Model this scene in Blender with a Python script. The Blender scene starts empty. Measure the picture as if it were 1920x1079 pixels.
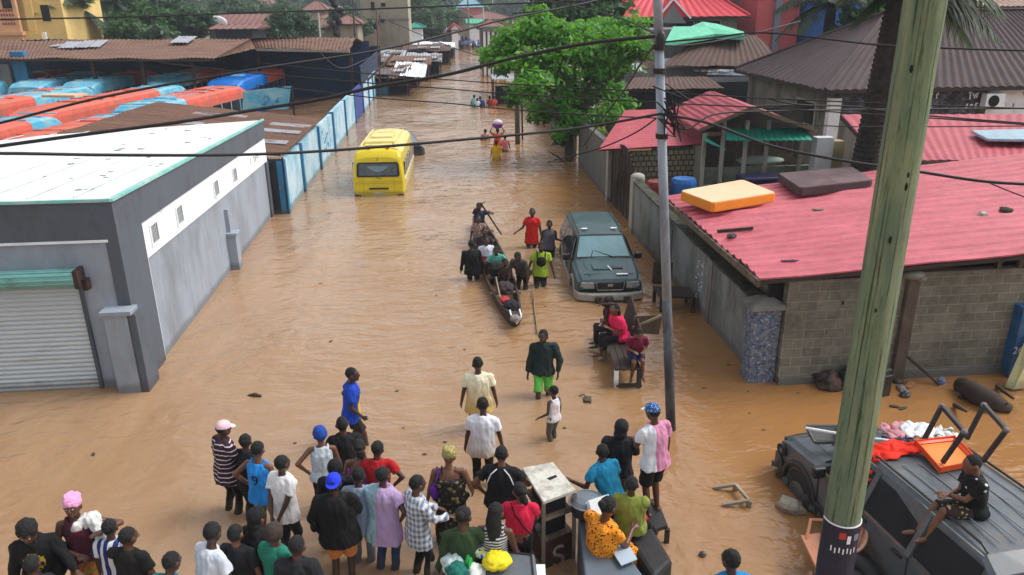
import bpy, bmesh, math, random
import numpy as np
from mathutils import Vector, Matrix, noise
from mathutils.bvhtree import BVHTree
R = math.radians
random.seed(7)
scn = bpy.context.scene
col = scn.collection

# ------------------------------------------------------------------ camera
CH = 7.4                                   # camera height over the flood water
FPX = 1453.0                               # focal length in photograph pixels
def _n(v):
    v = np.array(v, float); return v/np.linalg.norm(v)
_Z = -_n((40, 3910, 1453)); _Y = _n((-145, -538.5, 1453)); _X = np.cross(_Y, _Z)
if _X[0] < 0: _X = -_X
def _ray(px, py):
    v = np.array((px-960, py-539.5, FPX)); return np.array((v@_X, v@_Y, v@_Z))
def P(px, py, z=0.0):                      # point at height z seen at this place of the photograph
    r = _ray(px, py); t = (z-CH)/r[2]; return Vector(np.array((0, 0, CH))+t*r)
def PY(px, py, Y):
    r = _ray(px, py); return Vector(np.array((0, 0, CH))+Y/r[1]*r)
def PX(px, py, X):
    r = _ray(px, py); return Vector(np.array((0, 0, CH))+X/r[0]*r)
cam = bpy.data.cameras.new('camera'); camo = bpy.data.objects.new('camera', cam); col.objects.link(camo)
rt = Vector((_X[0], _Y[0], _Z[0])); up = -Vector((_X[1], _Y[1], _Z[1])); fw = Vector((_X[2], _Y[2], _Z[2]))
mw = Matrix((rt, up, -fw)).transposed().to_4x4(); mw.translation = (0, 0, CH)
camo.matrix_world = mw
cam.sensor_width = 36; cam.lens = 36*FPX/1920; cam.clip_start = 0.1; cam.clip_end = 3000
scn.camera = camo
scn.render.resolution_x = 1024; scn.render.resolution_y = 575

# ------------------------------------------------------------------ sky, sun, exposure
SUN_EL, SUN_AZ = R(52), R(80)             # azimuth measured from +Y towards +X
w = bpy.data.worlds.new('World'); scn.world = w; w.use_nodes = True
nt = w.node_tree; nt.nodes.clear()
out = nt.nodes.new('ShaderNodeOutputWorld'); bg = nt.nodes.new('ShaderNodeBackground')
sky = nt.nodes.new('ShaderNodeTexSky'); sky.sky_type = 'NISHITA'; sky.sun_disc = False
sky.sun_elevation = SUN_EL; sky.sun_rotation = SUN_AZ; sky.air_density = 1.0; sky.dust_density = 4.0; sky.ozone_density = 1.0
hs = nt.nodes.new('ShaderNodeHueSaturation'); hs.inputs['Saturation'].default_value = 0.22
# overcast: clouds break the sky into brighter and darker grey
tc = nt.nodes.new('ShaderNodeTexCoord'); mp = nt.nodes.new('ShaderNodeMapping'); mp.inputs['Scale'].default_value = (2, 2, 5)
nz = nt.nodes.new('ShaderNodeTexNoise'); nz.inputs['Scale'].default_value = 1.6; nz.inputs['Detail'].default_value = 5
cr = nt.nodes.new('ShaderNodeMapRange'); cr.inputs['From Min'].default_value = .3; cr.inputs['From Max'].default_value = .7
cr.inputs['To Min'].default_value = .75; cr.inputs['To Max'].default_value = 1.7
mul = nt.nodes.new('ShaderNodeVectorMath'); mul.operation = 'SCALE'
L = nt.links.new
L(tc.outputs['Generated'], mp.inputs[0]); L(mp.outputs[0], nz.inputs['Vector']); L(nz.outputs['Fac'], cr.inputs['Value'])
L(sky.outputs[0], hs.inputs['Color']); L(hs.outputs[0], mul.inputs[0]); L(cr.outputs[0], mul.inputs['Scale'])
L(mul.outputs[0], bg.inputs['Color']); L(bg.outputs[0], out.inputs['Surface'])
bg.inputs['Strength'].default_value = 0.15
sl = bpy.data.lights.new('sun', 'SUN'); sl.energy = 0.85; sl.angle = R(20); sl.color = (1, .97, .93)
so = bpy.data.objects.new('sun', sl); col.objects.link(so)
sd = Vector((math.sin(SUN_AZ)*math.cos(SUN_EL), math.cos(SUN_AZ)*math.cos(SUN_EL), math.sin(SUN_EL)))
so.rotation_euler = sd.to_track_quat('Z', 'Y').to_euler(); so.location = (0, 0, 40)
scn.view_settings.view_transform = 'Standard'; scn.view_settings.look = 'None'
scn.view_settings.exposure = 0.33; scn.view_settings.gamma = 1.0
scn.render.engine = 'CYCLES'
scn.cycles.max_bounces = 6; scn.cycles.diffuse_bounces = 3; scn.cycles.glossy_bounces = 3
scn.cycles.volume_bounces = 0

# ------------------------------------------------------------------ materials
MATS = {}
def S(r, g, b):                            # sRGB 0-255 to linear
    f = lambda c: (c/255/12.92) if c/255 <= .04045 else ((c/255+.055)/1.055)**2.4
    return (f(r), f(g), f(b))
class NT:
    def __init__(s, name):
        s.m = bpy.data.materials.new(name); s.m.use_nodes = True; s.t = s.m.node_tree
        s.b = s.t.nodes['Principled BSDF']; s.co = s.t.nodes.new('ShaderNodeTexCoord').outputs['Object']
        MATS[name] = s.m
    def n(s, ty, **k):
        nd = s.t.nodes.new(ty)
        for a, v in k.items():
            if a[0] == '_': setattr(nd, a[1:], v)
            else: nd.inputs[a.replace('__', ' ')].default_value = v
        return nd
    def l(s, a, b): s.t.links.new(a, b)
    def map(s, scale=(1, 1, 1), rot=(0, 0, 0), loc=(0, 0, 0)):
        m = s.n('ShaderNodeMapping', Scale=scale, Rotation=rot, Location=loc); s.l(s.co, m.inputs[0]); return m.outputs[0]
    def noise(s, scale, detail=4, rough=.55, vec=None, dist=0):
        nd = s.n('ShaderNodeTexNoise', Scale=scale, Detail=detail, Roughness=rough, Distortion=dist)
        s.l(vec if vec is not None else s.co, nd.inputs['Vector']); return nd.outputs['Fac']
    def ramp(s, fac, lo, hi):
        nd = s.n('ShaderNodeMapRange'); nd.inputs['From Min'].default_value = lo; nd.inputs['From Max'].default_value = hi
        s.l(fac, nd.inputs['Value']); return nd.outputs[0]
    def mix(s, fac, a, b, mode='MIX'):
        nd = s.t.nodes.new('ShaderNodeMix'); nd.data_type = 'RGBA'; nd.blend_type = mode
        for sock, v in ((nd.inputs[0], fac), (nd.inputs[6], a), (nd.inputs[7], b)):
            if isinstance(v, (int, float)): sock.default_value = v
            elif isinstance(v, tuple): sock.default_value = (*v[:3], 1)
            else: s.l(v, sock)
        return nd.outputs[2]
    def math(s, op, a, b=0.0, c=0.0):
        nd = s.t.nodes.new('ShaderNodeMath'); nd.operation = op
        for i, v in enumerate((a, b, c)):
            if isinstance(v, (int, float)): nd.inputs[i].default_value = v
            else: s.l(v, nd.inputs[i])
        return nd.outputs[0]
    def xyz(s, vec=None):
        nd = s.t.nodes.new('ShaderNodeSeparateXYZ'); s.l(vec if vec is not None else s.co, nd.inputs[0]); return nd.outputs
    def color(s, c):
        if isinstance(c, tuple): s.b.inputs['Base Color'].default_value = (*c[:3], 1)
        else: s.l(c, s.b.inputs['Base Color'])
    def rough(s, r):
        if isinstance(r, (int, float)): s.b.inputs['Roughness'].default_value = r
        else: s.l(r, s.b.inputs['Roughness'])
    def bump(s, h, strength=.3, dist=.02):
        nd = s.n('ShaderNodeBump', Strength=strength, Distance=dist); s.l(h, nd.inputs['Height']); s.l(nd.outputs[0], s.b.inputs['Normal'])
def sc(c, k): return tuple(max(0, min(1, x*k)) for x in c[:3])
def M(name, c, rough=.8, var=.18, scale=2.5, dirt=0, dcol=(.05, .045, .035), dscale=1.2, stretch=(1, 1, 1), bump=.25, bscale=30, bdist=.01, metal=0, coat=0, spec=None):
    if name in MATS: return MATS[name]
    t = NT(name)
    v = t.map(stretch)
    f = t.noise(scale, 6, .6, v)
    colr = t.mix(t.ramp(f, .3, .7), sc(c, 1-var), sc(c, 1+var))
    if dirt:
        d = t.noise(dscale, 8, .7, v)
        lo = .62-dirt*.3
        colr = t.mix(t.math('MULTIPLY', t.ramp(d, lo, lo+.18), .85), colr, dcol)
    ge = t.n('ShaderNodeNewGeometry'); wz = t.xyz(ge.outputs['Position'])[2]      # surfaces just above the flood are wet and silty
    band = t.math('SUBTRACT', wz, t.math('MULTIPLY', t.noise(1.7, 5, .7), .34))
    colr = t.mix(t.math('MULTIPLY', t.ramp(band, .07, -.05), .6), colr, sc(tuple(.35*a+.65*b for a, b in zip(c, (.20, .15, .10))), .5))
    t.color(colr); t.rough(rough); t.b.inputs['Metallic'].default_value = metal
    if coat: t.b.inputs['Coat Weight'].default_value = coat
    if spec is not None: t.b.inputs['Specular IOR Level'].default_value = spec
    if bump: t.bump(t.noise(bscale, 5, .6, v), bump, bdist)
    return t.m

# ------------------------------------------------------------------ mesh building
def tag(o, label=None, cat=None, group=None, kind=None):
    if label: o['label'] = label
    if cat: o['category'] = cat
    if group: o['group'] = group
    if kind: o['kind'] = kind
    return o
def mtx(o): return Matrix.LocRotScale(o.location, o.rotation_euler, o.scale)
def world_mtx(o): return mtx(o) if o.parent is None else world_mtx(o.parent) @ mtx(o)
def thing(name, label, cat, loc=(0, 0, 0), rz=0.0, group=None):
    o = bpy.data.objects.new(name, None); col.objects.link(o); o.empty_display_size = .2
    o.location = loc; o.rotation_euler = (0, 0, rz); return tag(o, label, cat, group)
def basis(d):
    d = Vector(d).normalized(); a = Vector((0, 0, 1)) if abs(d.z) < .9 else Vector((0, 1, 0))
    u = d.cross(a).normalized(); return u, u.cross(d).normalized()
class MB:
    def __init__(s): s.v = []; s.f = []; s.mi = []
    def add(s, vs, fs, m=0):
        o = len(s.v); s.v += [Vector(v) for v in vs]; s.f += [tuple(i+o for i in f) for f in fs]; s.mi += [m]*len(fs); return s
    def box(s, c, d, rz=0.0, m=0, rot=None):
        x, y, z = d[0]/2, d[1]/2, d[2]/2
        vs = [Vector((i*x, j*y, k*z)) for k in (-1, 1) for j in (-1, 1) for i in (-1, 1)]
        q = (rot if rot is not None else Matrix.Rotation(rz, 3, 'Z'))
        vs = [q @ v + Vector(c) for v in vs]
        return s.add(vs, [(0, 2, 3, 1), (4, 5, 7, 6), (0, 1, 5, 4), (2, 6, 7, 3), (0, 4, 6, 2), (1, 3, 7, 5)], m)
    def bb(s, a, b, m=0):
        return s.box([(a[i]+b[i])/2 for i in range(3)], [abs(b[i]-a[i]) for i in range(3)], m=m)
    def bar(s, a, b, w, h, m=0, upv=None):
        a, b = Vector(a), Vector(b); d = (b-a); L_ = d.length; d = d.normalized()
        if upv is None: u, v = basis(d)
        else: u = d.cross(Vector(upv)).normalized(); v = u.cross(d)
        rot = Matrix((u, d, v)).transposed()
        return s.box((a+b)/2, (w, L_, h), m=m, rot=rot)
    def prism(s, poly, off, m=0, msides=None):
        n = len(poly); off = Vector(off); vs = [Vector(p) for p in poly]+[Vector(p)+off for p in poly]
        s.add(vs, [tuple(range(n))[::-1], tuple(range(n, 2*n))], m)
        s.f += [tuple(len(s.v)-2*n+k for k in (i, (i+1) % n, n+(i+1) % n, n+i)) for i in range(n)]; s.mi += [m if msides is None else msides]*n
        return s
    def loft(s, rings, cap=True, m=0, close=True):
        n = len(rings[0]); o = len(s.v)
        for r in rings: s.v += [Vector(p) for p in r]
        for k in range(len(rings)-1):
            for i in range(n if close else n-1):
                a = o+k*n+i; b = o+k*n+(i+1) % n
                s.f.append((a, b, b+n, a+n)); s.mi.append(m)
        if cap:
            s.f.append(tuple(o+i for i in range(n))[::-1]); s.f.append(tuple(o+(len(rings)-1)*n+i for i in range(n))); s.mi += [m, m]
        return s
    def ering(s, c, rx, ry, T=None, n=14):
        T = T or Matrix.Identity(3); c = Vector(c)
        return [c + T @ Vector((rx*math.cos(2*math.pi*i/n), ry*math.sin(2*math.pi*i/n), 0)) for i in range(n)]
    def tube(s, pts, r, n=8, m=0, cap=True):
        pts = [Vector(p) for p in pts]; rs = r if isinstance(r, (list, tuple)) else [r]*len(pts); rings = []; pu = None
        for i, p in enumerate(pts):
            d = (pts[min(i+1, len(pts)-1)]-pts[max(i-1, 0)]).normalized()
            if pu is None: u, v = basis(d)
            else:
                u = (pu-d*pu.dot(d)).normalized(); v = u.cross(d)
            pu = u
            rings.append([p+rs[i]*(u*math.cos(2*math.pi*k/n)+v*math.sin(2*math.pi*k/n)) for k in range(n)])
        return s.loft(rings, cap, m)
    def cap(s, a, b, r1, r2=None, n=10, m=0):     # capsule with rounded ends
        r2 = r1 if r2 is None else r2; a, b = Vector(a), Vector(b); d = (b-a)
        if d.length < 1e-5: d = Vector((0, 0, 1e-4))
        d = d.normalized(); pts = []; rs = []
        for k in (0, 1, 2, 3):
            t = math.pi/2*(k/3); pts.append(a-d*r1*math.cos(t)); rs.append(max(r1*math.sin(t), r1*.05))
        for k in (3, 2, 1, 0):
            t = math.pi/2*(k/3); pts.append(b+d*r2*math.cos(t)); rs.append(max(r2*math.sin(t), r2*.05))
        u, v = basis(d)
        return s.loft([[p+q*(u*math.cos(2*math.pi*i/n)+v*math.sin(2*math.pi*i/n)) for i in range(n)] for p, q in zip(pts, rs)], True, m)
    def ell(s, c, r, T=None, n=12, k=8, m=0):
        T = T or Matrix.Identity(3); c = Vector(c); rings = []
        for j in range(k+1):
            a = math.pi*(j/k-.5); q = max(math.cos(a), .03)
            rings.append([c+T @ Vector((r[0]*q*math.cos(2*math.pi*i/n), r[1]*q*math.sin(2*math.pi*i/n), r[2]*math.sin(a))) for i in range(n)])
        return s.loft(rings, True, m)
    def mesh(s, name='m'):
        me = bpy.data.meshes.new(name); me.from_pydata([tuple(v) for v in s.v], [], s.f); return me
    def each(s, name, mats, parent=None, **k):    # one object for every separate piece
        par = list(range(len(s.v)))
        def find(a):
            while par[a] != a: par[a] = par[par[a]]; a = par[a]
            return a
        for f in s.f:
            r = find(f[0])
            for i in f[1:]: par[find(i)] = r
        grp = {}
        for f, m in zip(s.f, s.mi): grp.setdefault(find(f[0]), []).append((f, m))
        out_ = []
        for fs in grp.values():
            ids = sorted({i for f, _ in fs for i in f}); mp_ = {i: j for j, i in enumerate(ids)}
            q = MB(); q.add([s.v[i] for i in ids], [tuple(mp_[i] for i in f) for f, _ in fs]); q.mi = [m for _, m in fs]
            out_.append(q.build(name, mats, parent, **k))
        return out_
    def build(s, name, mats, parent=None, world=True, smooth=False, bevel=0):
        if not isinstance(mats, (list, tuple)): mats = [mats]
        vs = s.v
        if parent is not None and world:
            mi = world_mtx(parent).inverted(); vs = [mi @ v for v in vs]
        me = bpy.data.meshes.new(name); me.from_pydata([tuple(v) for v in vs], [], s.f)
        for m in mats: me.materials.append(m)
        me.polygons.foreach_set('material_index', s.mi)
        if smooth: me.polygons.foreach_set('use_smooth', [True]*len(s.f))
        me.update()
        o = bpy.data.objects.new(name, me); col.objects.link(o); o.parent = parent
        if bevel:
            b = o.modifiers.new('bevel', 'BEVEL'); b.width = bevel; b.segments = 2; b.limit_method = 'ANGLE'; b.angle_limit = R(40)
        return o
def center(o):
    # move a top-level mesh's origin to the bottom centre of its bounds
    me = o.data; n = len(me.vertices); co = np.empty(n*3); me.vertices.foreach_get('co', co); co = co.reshape(-1, 3)
    c = (co.max(0)+co.min(0))/2; c[2] = co[:, 2].min(); co -= c; me.vertices.foreach_set('co', co.ravel()); me.update(); o.location = c; return o
SINE = [(0, 0), (.17, .87), (.33, .87), (.5, 0), (.67, -.87), (.83, -.87)]; RIB = [(0, -.5), (.5, -.5), (.62, .8), (.68, 1), (.82, 1), (.88, .8)]
def corr(p0, p1, q1, q0, spacing=.2, amp=.02, seg=6, sag=.015, bottom=.03, seed=0, m=0, mb=None, rib=False):
    """corrugated sheet; ribs run p0->p1 (and q0->q1), waves go from p to q"""
    p0, p1, q1, q0 = map(Vector, (p0, p1, q1, q0)); mb = mb or MB()
    W = ((q0-p0).length+(q1-p1).length)/2; pf = RIB if rib else SINE; nc = max(1, int(W/spacing)); nw = nc*len(pf)
    nrm = (p1-p0).cross(q0-p0).normalized()
    if nrm.z < 0: nrm = -nrm
    vs = []
    for j in range(nw+1):
        k_, r_ = divmod(j, len(pf)); t = min(1, (k_+pf[r_][0])/nc)
        for i in range(seg+1):
            u = i/seg
            p = p0.lerp(p1, u).lerp(q0.lerp(q1, u), t)
            h = amp*pf[r_][1]+sag*noise.noise(Vector((u*5+seed, t*7, seed*3.1)))*2
            vs.append(p+nrm*h)
    o = len(mb.v); mb.v += vs; k = seg+1
    for j in range(nw):
        for i in range(seg):
            a = o+j*k+i; mb.f.append((a, a+1, a+k+1, a+k)); mb.mi.append(m)
    if bottom:
        o2 = len(mb.v); mb.v += [v-nrm*bottom for v in vs]
        for j in range(nw):
            for i in range(seg):
                a = o2+j*k+i; mb.f.append((a, a+k, a+k+1, a+1)); mb.mi.append(m)
        N = nw*k
        rim = [i for i in range(k)]+[j*k+seg for j in range(1, nw+1)]+[N+i for i in range(seg-1, -1, -1)]+[j*k for j in range(nw-1, 0, -1)]
        for a, b in zip(rim, rim[1:]+rim[:1]):
            mb.f.append((o+b, o+a, o2+a, o2+b)); mb.mi.append(m)
    return mb
def remesh(mb, name, mats, parent, voxel=.012, smooth=2, disp=0, dscale=(9, 9, 4), seed=0, world=False):
    me = mb.mesh()
    if world:
        me.transform(world_mtx(parent).inverted())
    o = bpy.data.objects.new('tmp', me); col.objects.link(o)
    r = o.modifiers.new('r', 'REMESH'); r.mode = 'VOXEL'; r.voxel_size = voxel; r.use_smooth_shade = True
    if smooth:
        s_ = o.modifiers.new('s', 'SMOOTH'); s_.factor = .5; s_.iterations = smooth
    dg = bpy.context.evaluated_depsgraph_get(); ev = o.evaluated_get(dg)
    nm = bpy.data.meshes.new_from_object(ev); bpy.data.objects.remove(o); bpy.data.meshes.remove(me)
    nm.name = name; nm.materials.clear()
    for m in (mats if isinstance(mats, (list, tuple)) else [mats]): nm.materials.append(m)
    if disp:
        n = len(nm.vertices); co = np.empty(n*3); no = np.empty(n*3)
        nm.vertices.foreach_get('co', co); nm.vertices.foreach_get('normal', no); co = co.reshape(-1, 3); no = no.reshape(-1, 3)
        d = np.array([noise.noise(Vector((c[0]*dscale[0]+seed, c[1]*dscale[1], c[2]*dscale[2]+seed*2))) +
                      .5*noise.noise(Vector((c[0]*dscale[0]*2.3, c[1]*dscale[1]*2.3+seed, c[2]*dscale[2]*1.6+c[0]*7))) for c in co])
        co += no*(d*disp)[:, None]; nm.vertices.foreach_set('co', co.ravel()); nm.update()
    nm.polygons.foreach_set('use_smooth', [True]*len(nm.polygons))
    ob = bpy.data.objects.new(name, nm); col.objects.link(ob); ob.parent = parent
    return ob
def text_on(txt, target, origin, xdir, ydir, size, mat, parent, name='lettering', off=.004, thick=.002):
    """letters laid on a surface: flat text subdivided and cast onto the target mesh (all in the parent's coordinates)"""
    cu = bpy.data.curves.new('t', 'FONT'); cu.body = txt; cu.size = size; cu.align_x = 'CENTER'; cu.align_y = 'CENTER'
    to = bpy.data.objects.new('t', cu); col.objects.link(to)
    dg = bpy.context.evaluated_depsgraph_get(); me = bpy.data.meshes.new_from_object(to.evaluated_get(dg)); bpy.data.objects.remove(to)
    bm = bmesh.new(); bm.from_mesh(me)
    x, y = Vector(xdir).normalized(), Vector(ydir).normalized(); z = x.cross(y)
    if target is not None:
        bmesh.ops.triangulate(bm, faces=bm.faces)
        bmesh.ops.subdivide_edges(bm, edges=[e for e in bm.edges if e.calc_length() > size*.15], cuts=2)
        tb = BVHTree.FromPolygons([v.co for v in target.data.vertices], [p.vertices for p in target.data.polygons])
    for v in bm.verts:
        p = Vector(origin)+x*v.co.x+y*v.co.y
        if target is not None:
            h = tb.ray_cast(p+z*.5, -z)
            v.co = (h[0]+z*off) if h[0] is not None else p
        else: v.co = p+z*off
    bm.to_mesh(me); bm.free(); me.materials.clear(); me.materials.append(mat)
    o = bpy.data.objects.new(name, me); col.objects.link(o); o.parent = parent
    return o

def scrawl(name, origin, xdir, ydir, width, height, rows, m, parent, seed=1, th=.012, off=.004):
    """weathered lettering no longer legible: rows of short painted strokes"""
    rnd = random.Random(seed); x, y = Vector(xdir).normalized(), Vector(ydir).normalized(); n_ = x.cross(y).normalized(); mb = MB(); rh = height/rows
    for r_ in range(rows):
        u = 0
        while u < width:
            w_ = rh*rnd.uniform(.3, .6)
            if rnd.random() < .8:
                for k in range(rnd.choice((2, 2, 3))):
                    a = Vector(origin)+x*(u+rnd.random()*w_)+y*(-rh*r_-rh*rnd.uniform(.1, .3))+n_*off; b = a+x*rnd.uniform(-.35, .35)*w_-y*rh*rnd.uniform(.25, .55) if k < 2 else a+x*w_*.6
                    mb.bar(a, b, th, .004, upv=n_)
            u += w_+rh*rnd.uniform(.08, .3)
    return mb.build(name, m, parent)
# ------------------------------------------------------------------ material library
def corr_rust(name, base, alt, k=.5, stretch=(.35, 3, 1), rough=.85):
    t = NT(name); v = t.map(stretch); f = t.noise(1.3, 7, .65, v); g = t.noise(5, 6, .7, t.map((1, 1, 1)))
    c = t.mix(t.ramp(f, .35, .65), base, alt); c = t.mix(t.math('MULTIPLY', t.ramp(g, .4, .75), k), c, sc(base, .35))
    t.color(c); t.rough(rough); t.bump(g, .2, .01); return t.m
rust = corr_rust('rusty_sheet', S(100, 72, 60), S(134, 100, 82))
rust2 = corr_rust('brown_sheet', S(96, 70, 60), S(84, 64, 56), .4)
dark_roof = corr_rust('dark_brown_sheet', S(84, 68, 70), S(70, 58, 60), .35, (1, 1, 1))
pink_roof = corr_rust('red_painted_sheet', S(208, 106, 118), S(184, 86, 98), .45, (.5, 1.6, 1), .6)
pink_roof2 = corr_rust('faded_red_sheet', S(186, 78, 90), S(168, 66, 80), .4, (.6, .6, 1), .6)
red_far = corr_rust('bright_red_sheet', S(214, 62, 76), S(204, 54, 68), .15, (1, 1, 1), .6)
zinc = M('zinc_sheet', S(168, 172, 178), .5, .15, 2, .25, S(110, 84, 66), metal=.3)
white_sheet = M('white_sheet', S(225, 230, 232), .5, .06)
green_sheet = M('green_sheet', S(28, 140, 118), .6, .12, 4, .15)
tarp_green = M('green_tarp', S(100, 196, 160), .6, .12, 3, 0, bscale=4, bump=.5, bdist=.1)
grey_dark = M('dark_grey_render', S(88, 94, 104), .85, .09, 1.2, .35, S(70, 72, 76), .8, (1, 1, .4), bump=.15)
grey_light = M('light_grey_render', S(152, 161, 173), .85, .07, 1.4, .5, S(122, 128, 134), .6, (1, 1, .35), bump=.15)
white_wall = M('white_render', S(236, 242, 246), .85, .05, 2, .2, S(180, 182, 178), 1.2, bump=.12)
roof_white = M('white_roof_membrane', S(222, 226, 226), .7, .04, 1, .3, S(196, 197, 194), 1.6, (.4, 1.6, 1), bump=.2)
teal_trim = M('teal_trim', S(128, 200, 194), .6, .12, 3, .4, S(200, 214, 210))
shutter_m = M('shutter_metal', S(196, 204, 208), .5, .05, 3, .2, S(160, 162, 156), 1, (.3, 1, 1), metal=.1, bump=0)
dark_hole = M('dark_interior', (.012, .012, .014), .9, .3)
blue_wall = M('pale_blue_render', S(128, 184, 208), .85, .14, 1.6, .75, S(200, 216, 224), 1.1, (1, 1, .6), bump=.2)
teal_pil = M('teal_paint', S(46, 118, 160), .8, .12, 2, .3, S(36, 84, 100))
indigo = M('indigo_paint', S(64, 76, 150), .8, .12)
navy = M('navy_sheet', S(20, 44, 72), .8, .3, 1, .3, (.01, .012, .02))
concrete = M('aged_concrete', S(128, 126, 118), .9, .18, 2.2, .55, S(66, 66, 60), .9, (1, 1, .5), bump=.5, bscale=18, bdist=.02)
concrete_lt = M('pale_concrete', S(168, 166, 154), .9, .15, 1.5, .4, S(110, 104, 92), .8, (1, 1, .4), bump=.3)
moss = M('mossy_concrete', S(70, 72, 58), .95, .35, 5, .5, S(30, 34, 24), 3, bump=.8)
wood = M('weathered_wood', S(104, 90, 76), .85, .25, 2, .35, S(52, 44, 38), 3, (6, 1, 1))
wood_dark = M('dark_wood', S(58, 48, 42), .85, .3, 3, .3, S(26, 22, 20), 3, (1, 6, 1))
iron = M('rusted_iron', S(42, 34, 33), .8, .4, 6, .5, S(86, 52, 38), 4)
steel = M('dull_steel', S(120, 124, 128), .45, .15, 5, metal=.6)
black_rubber = M('black_rubber', (.018, .018, .02), .7, .3, 8)
black_plastic = M('black_plastic', (.02, .02, .022), .45, .25, 6, .2, (.09, .07, .05), 3)
cable_m = M('cable_black', (.012, .012, .014), .6, .2)
yellow_wall = M('yellow_render', S(226, 196, 124), .85, .08, 1, .2, S(180, 150, 100), bump=.1)
peach_wall = M('peach_render', S(222, 172, 128), .85, .08)
tower_pink = M('pink_render', S(190, 92, 92), .85, .1, .5, .2, S(150, 80, 80))
beige_wall = M('beige_block_wall', S(158, 150, 132), .9, .15, .6, .4, S(112, 104, 90), .4, (1, 1, .4))
grey_wall = M('grey_block_wall', S(120, 122, 120), .9, .15, .8, .35, S(70, 72, 70), .5, (1, 1, .4))
glass_dark = M('dark_glass', (.02, .025, .03), .08, .2, spec=.7, bump=0)
bark = M('bark', S(74, 64, 54), .95, .35, 4, .4, S(30, 28, 24), 5, (1, 1, .3), bump=.9, bscale=14, bdist=.03)
palm_bark = M('palm_bark', S(50, 46, 42), .95, .4, 5, .4, S(20, 20, 18), 4, bump=1, bscale=10, bdist=.05)
def leafmat(name, c1, c2, tr=.25):
    t = NT(name); f = t.noise(.9, 4, .7); g = t.noise(11, 2, .7)
    t.color(t.mix(t.ramp(g, .35, .65), t.mix(t.ramp(f, .38, .62), c1, c2), sc(c2, .7))); t.rough(.55)
    t.b.inputs['Transmission Weight'].default_value = 0
    tl = t.n('ShaderNodeBsdfTranslucent'); tl.inputs['Color'].default_value = (*sc(c1, 1.4), 1)
    mx = t.n('ShaderNodeMixShader'); mx.inputs[0].default_value = tr
    o = [n for n in t.t.nodes if n.type == 'OUTPUT_MATERIAL'][0]
    t.l(t.b.outputs[0], mx.inputs[1]); t.l(tl.outputs[0], mx.inputs[2]); t.l(mx.outputs[0], o.inputs[0]); return t.m
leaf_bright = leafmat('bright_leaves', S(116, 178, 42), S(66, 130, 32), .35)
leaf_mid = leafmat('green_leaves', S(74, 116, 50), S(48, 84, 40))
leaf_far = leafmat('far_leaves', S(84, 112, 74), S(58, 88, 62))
leaf_palm = leafmat('palm_leaves', S(58, 82, 42), S(38, 58, 34))

def brick_mat(name, c1, c2, mortar, bw=.42, bh=.2, axis='x', dirt=.5, mort=.012):
    t = NT(name); x = t.xyz(); cb = t.n('ShaderNodeCombineXYZ')
    t.l(x[0 if axis == 'x' else 1], cb.inputs[0]); t.l(x[2], cb.inputs[1])
    b = t.n('ShaderNodeTexBrick', Scale=1.0); b.inputs['Color1'].default_value = (*c1, 1); b.inputs['Color2'].default_value = (*c2, 1)
    b.inputs['Mortar'].default_value = (*mortar, 1); b.inputs['Mortar Size'].default_value = mort; b.inputs['Brick Width'].default_value = bw
    b.inputs['Row Height'].default_value = bh; b.inputs['Mortar Smooth'].default_value = .3; b.inputs['Bias'].default_value = -.2
    wob = t.n('ShaderNodeVectorMath', _operation='ADD'); nz_ = t.n('ShaderNodeTexNoise', Scale=6.0); t.l(t.co, nz_.inputs['Vector'])
    sc_ = t.n('ShaderNodeVectorMath', _operation='SCALE'); sc_.inputs['Scale'].default_value = .018; t.l(nz_.outputs['Color'], sc_.inputs[0])
    t.l(cb.outputs[0], wob.inputs[0]); t.l(sc_.outputs[0], wob.inputs[1]); t.l(wob.outputs[0], b.inputs['Vector'])
    n1 = t.noise(1.1, 7, .7); n2 = t.noise(9, 5, .6)
    c = t.mix(t.math('MULTIPLY', t.ramp(n1, .42, .7), dirt), b.outputs['Color'], sc(c1, .35))
    c = t.mix(t.math('MULTIPLY', t.ramp(n2, .4, .7), .35), c, sc(c2, 1.25)); t.color(c); t.rough(.92)
    h = t.math('ADD', t.math('MULTIPLY', b.outputs['Fac'], -1.0), t.math('MULTIPLY', n2, .6)); t.bump(h, .7, .02); return t.m
brick_x = brick_mat('concrete_block_wall', S(108, 104, 92), S(134, 129, 114), S(150, 147, 134), dirt=.75)
brick_y = brick_mat('concrete_block_wall_side', S(116, 110, 92), S(128, 120, 102), S(96, 92, 80), axis='y')
breeze = brick_mat('breeze_block_screen', S(140, 132, 108), S(126, 118, 96), S(60, 54, 44), .2, .2, 'x', .4, .03)

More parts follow.
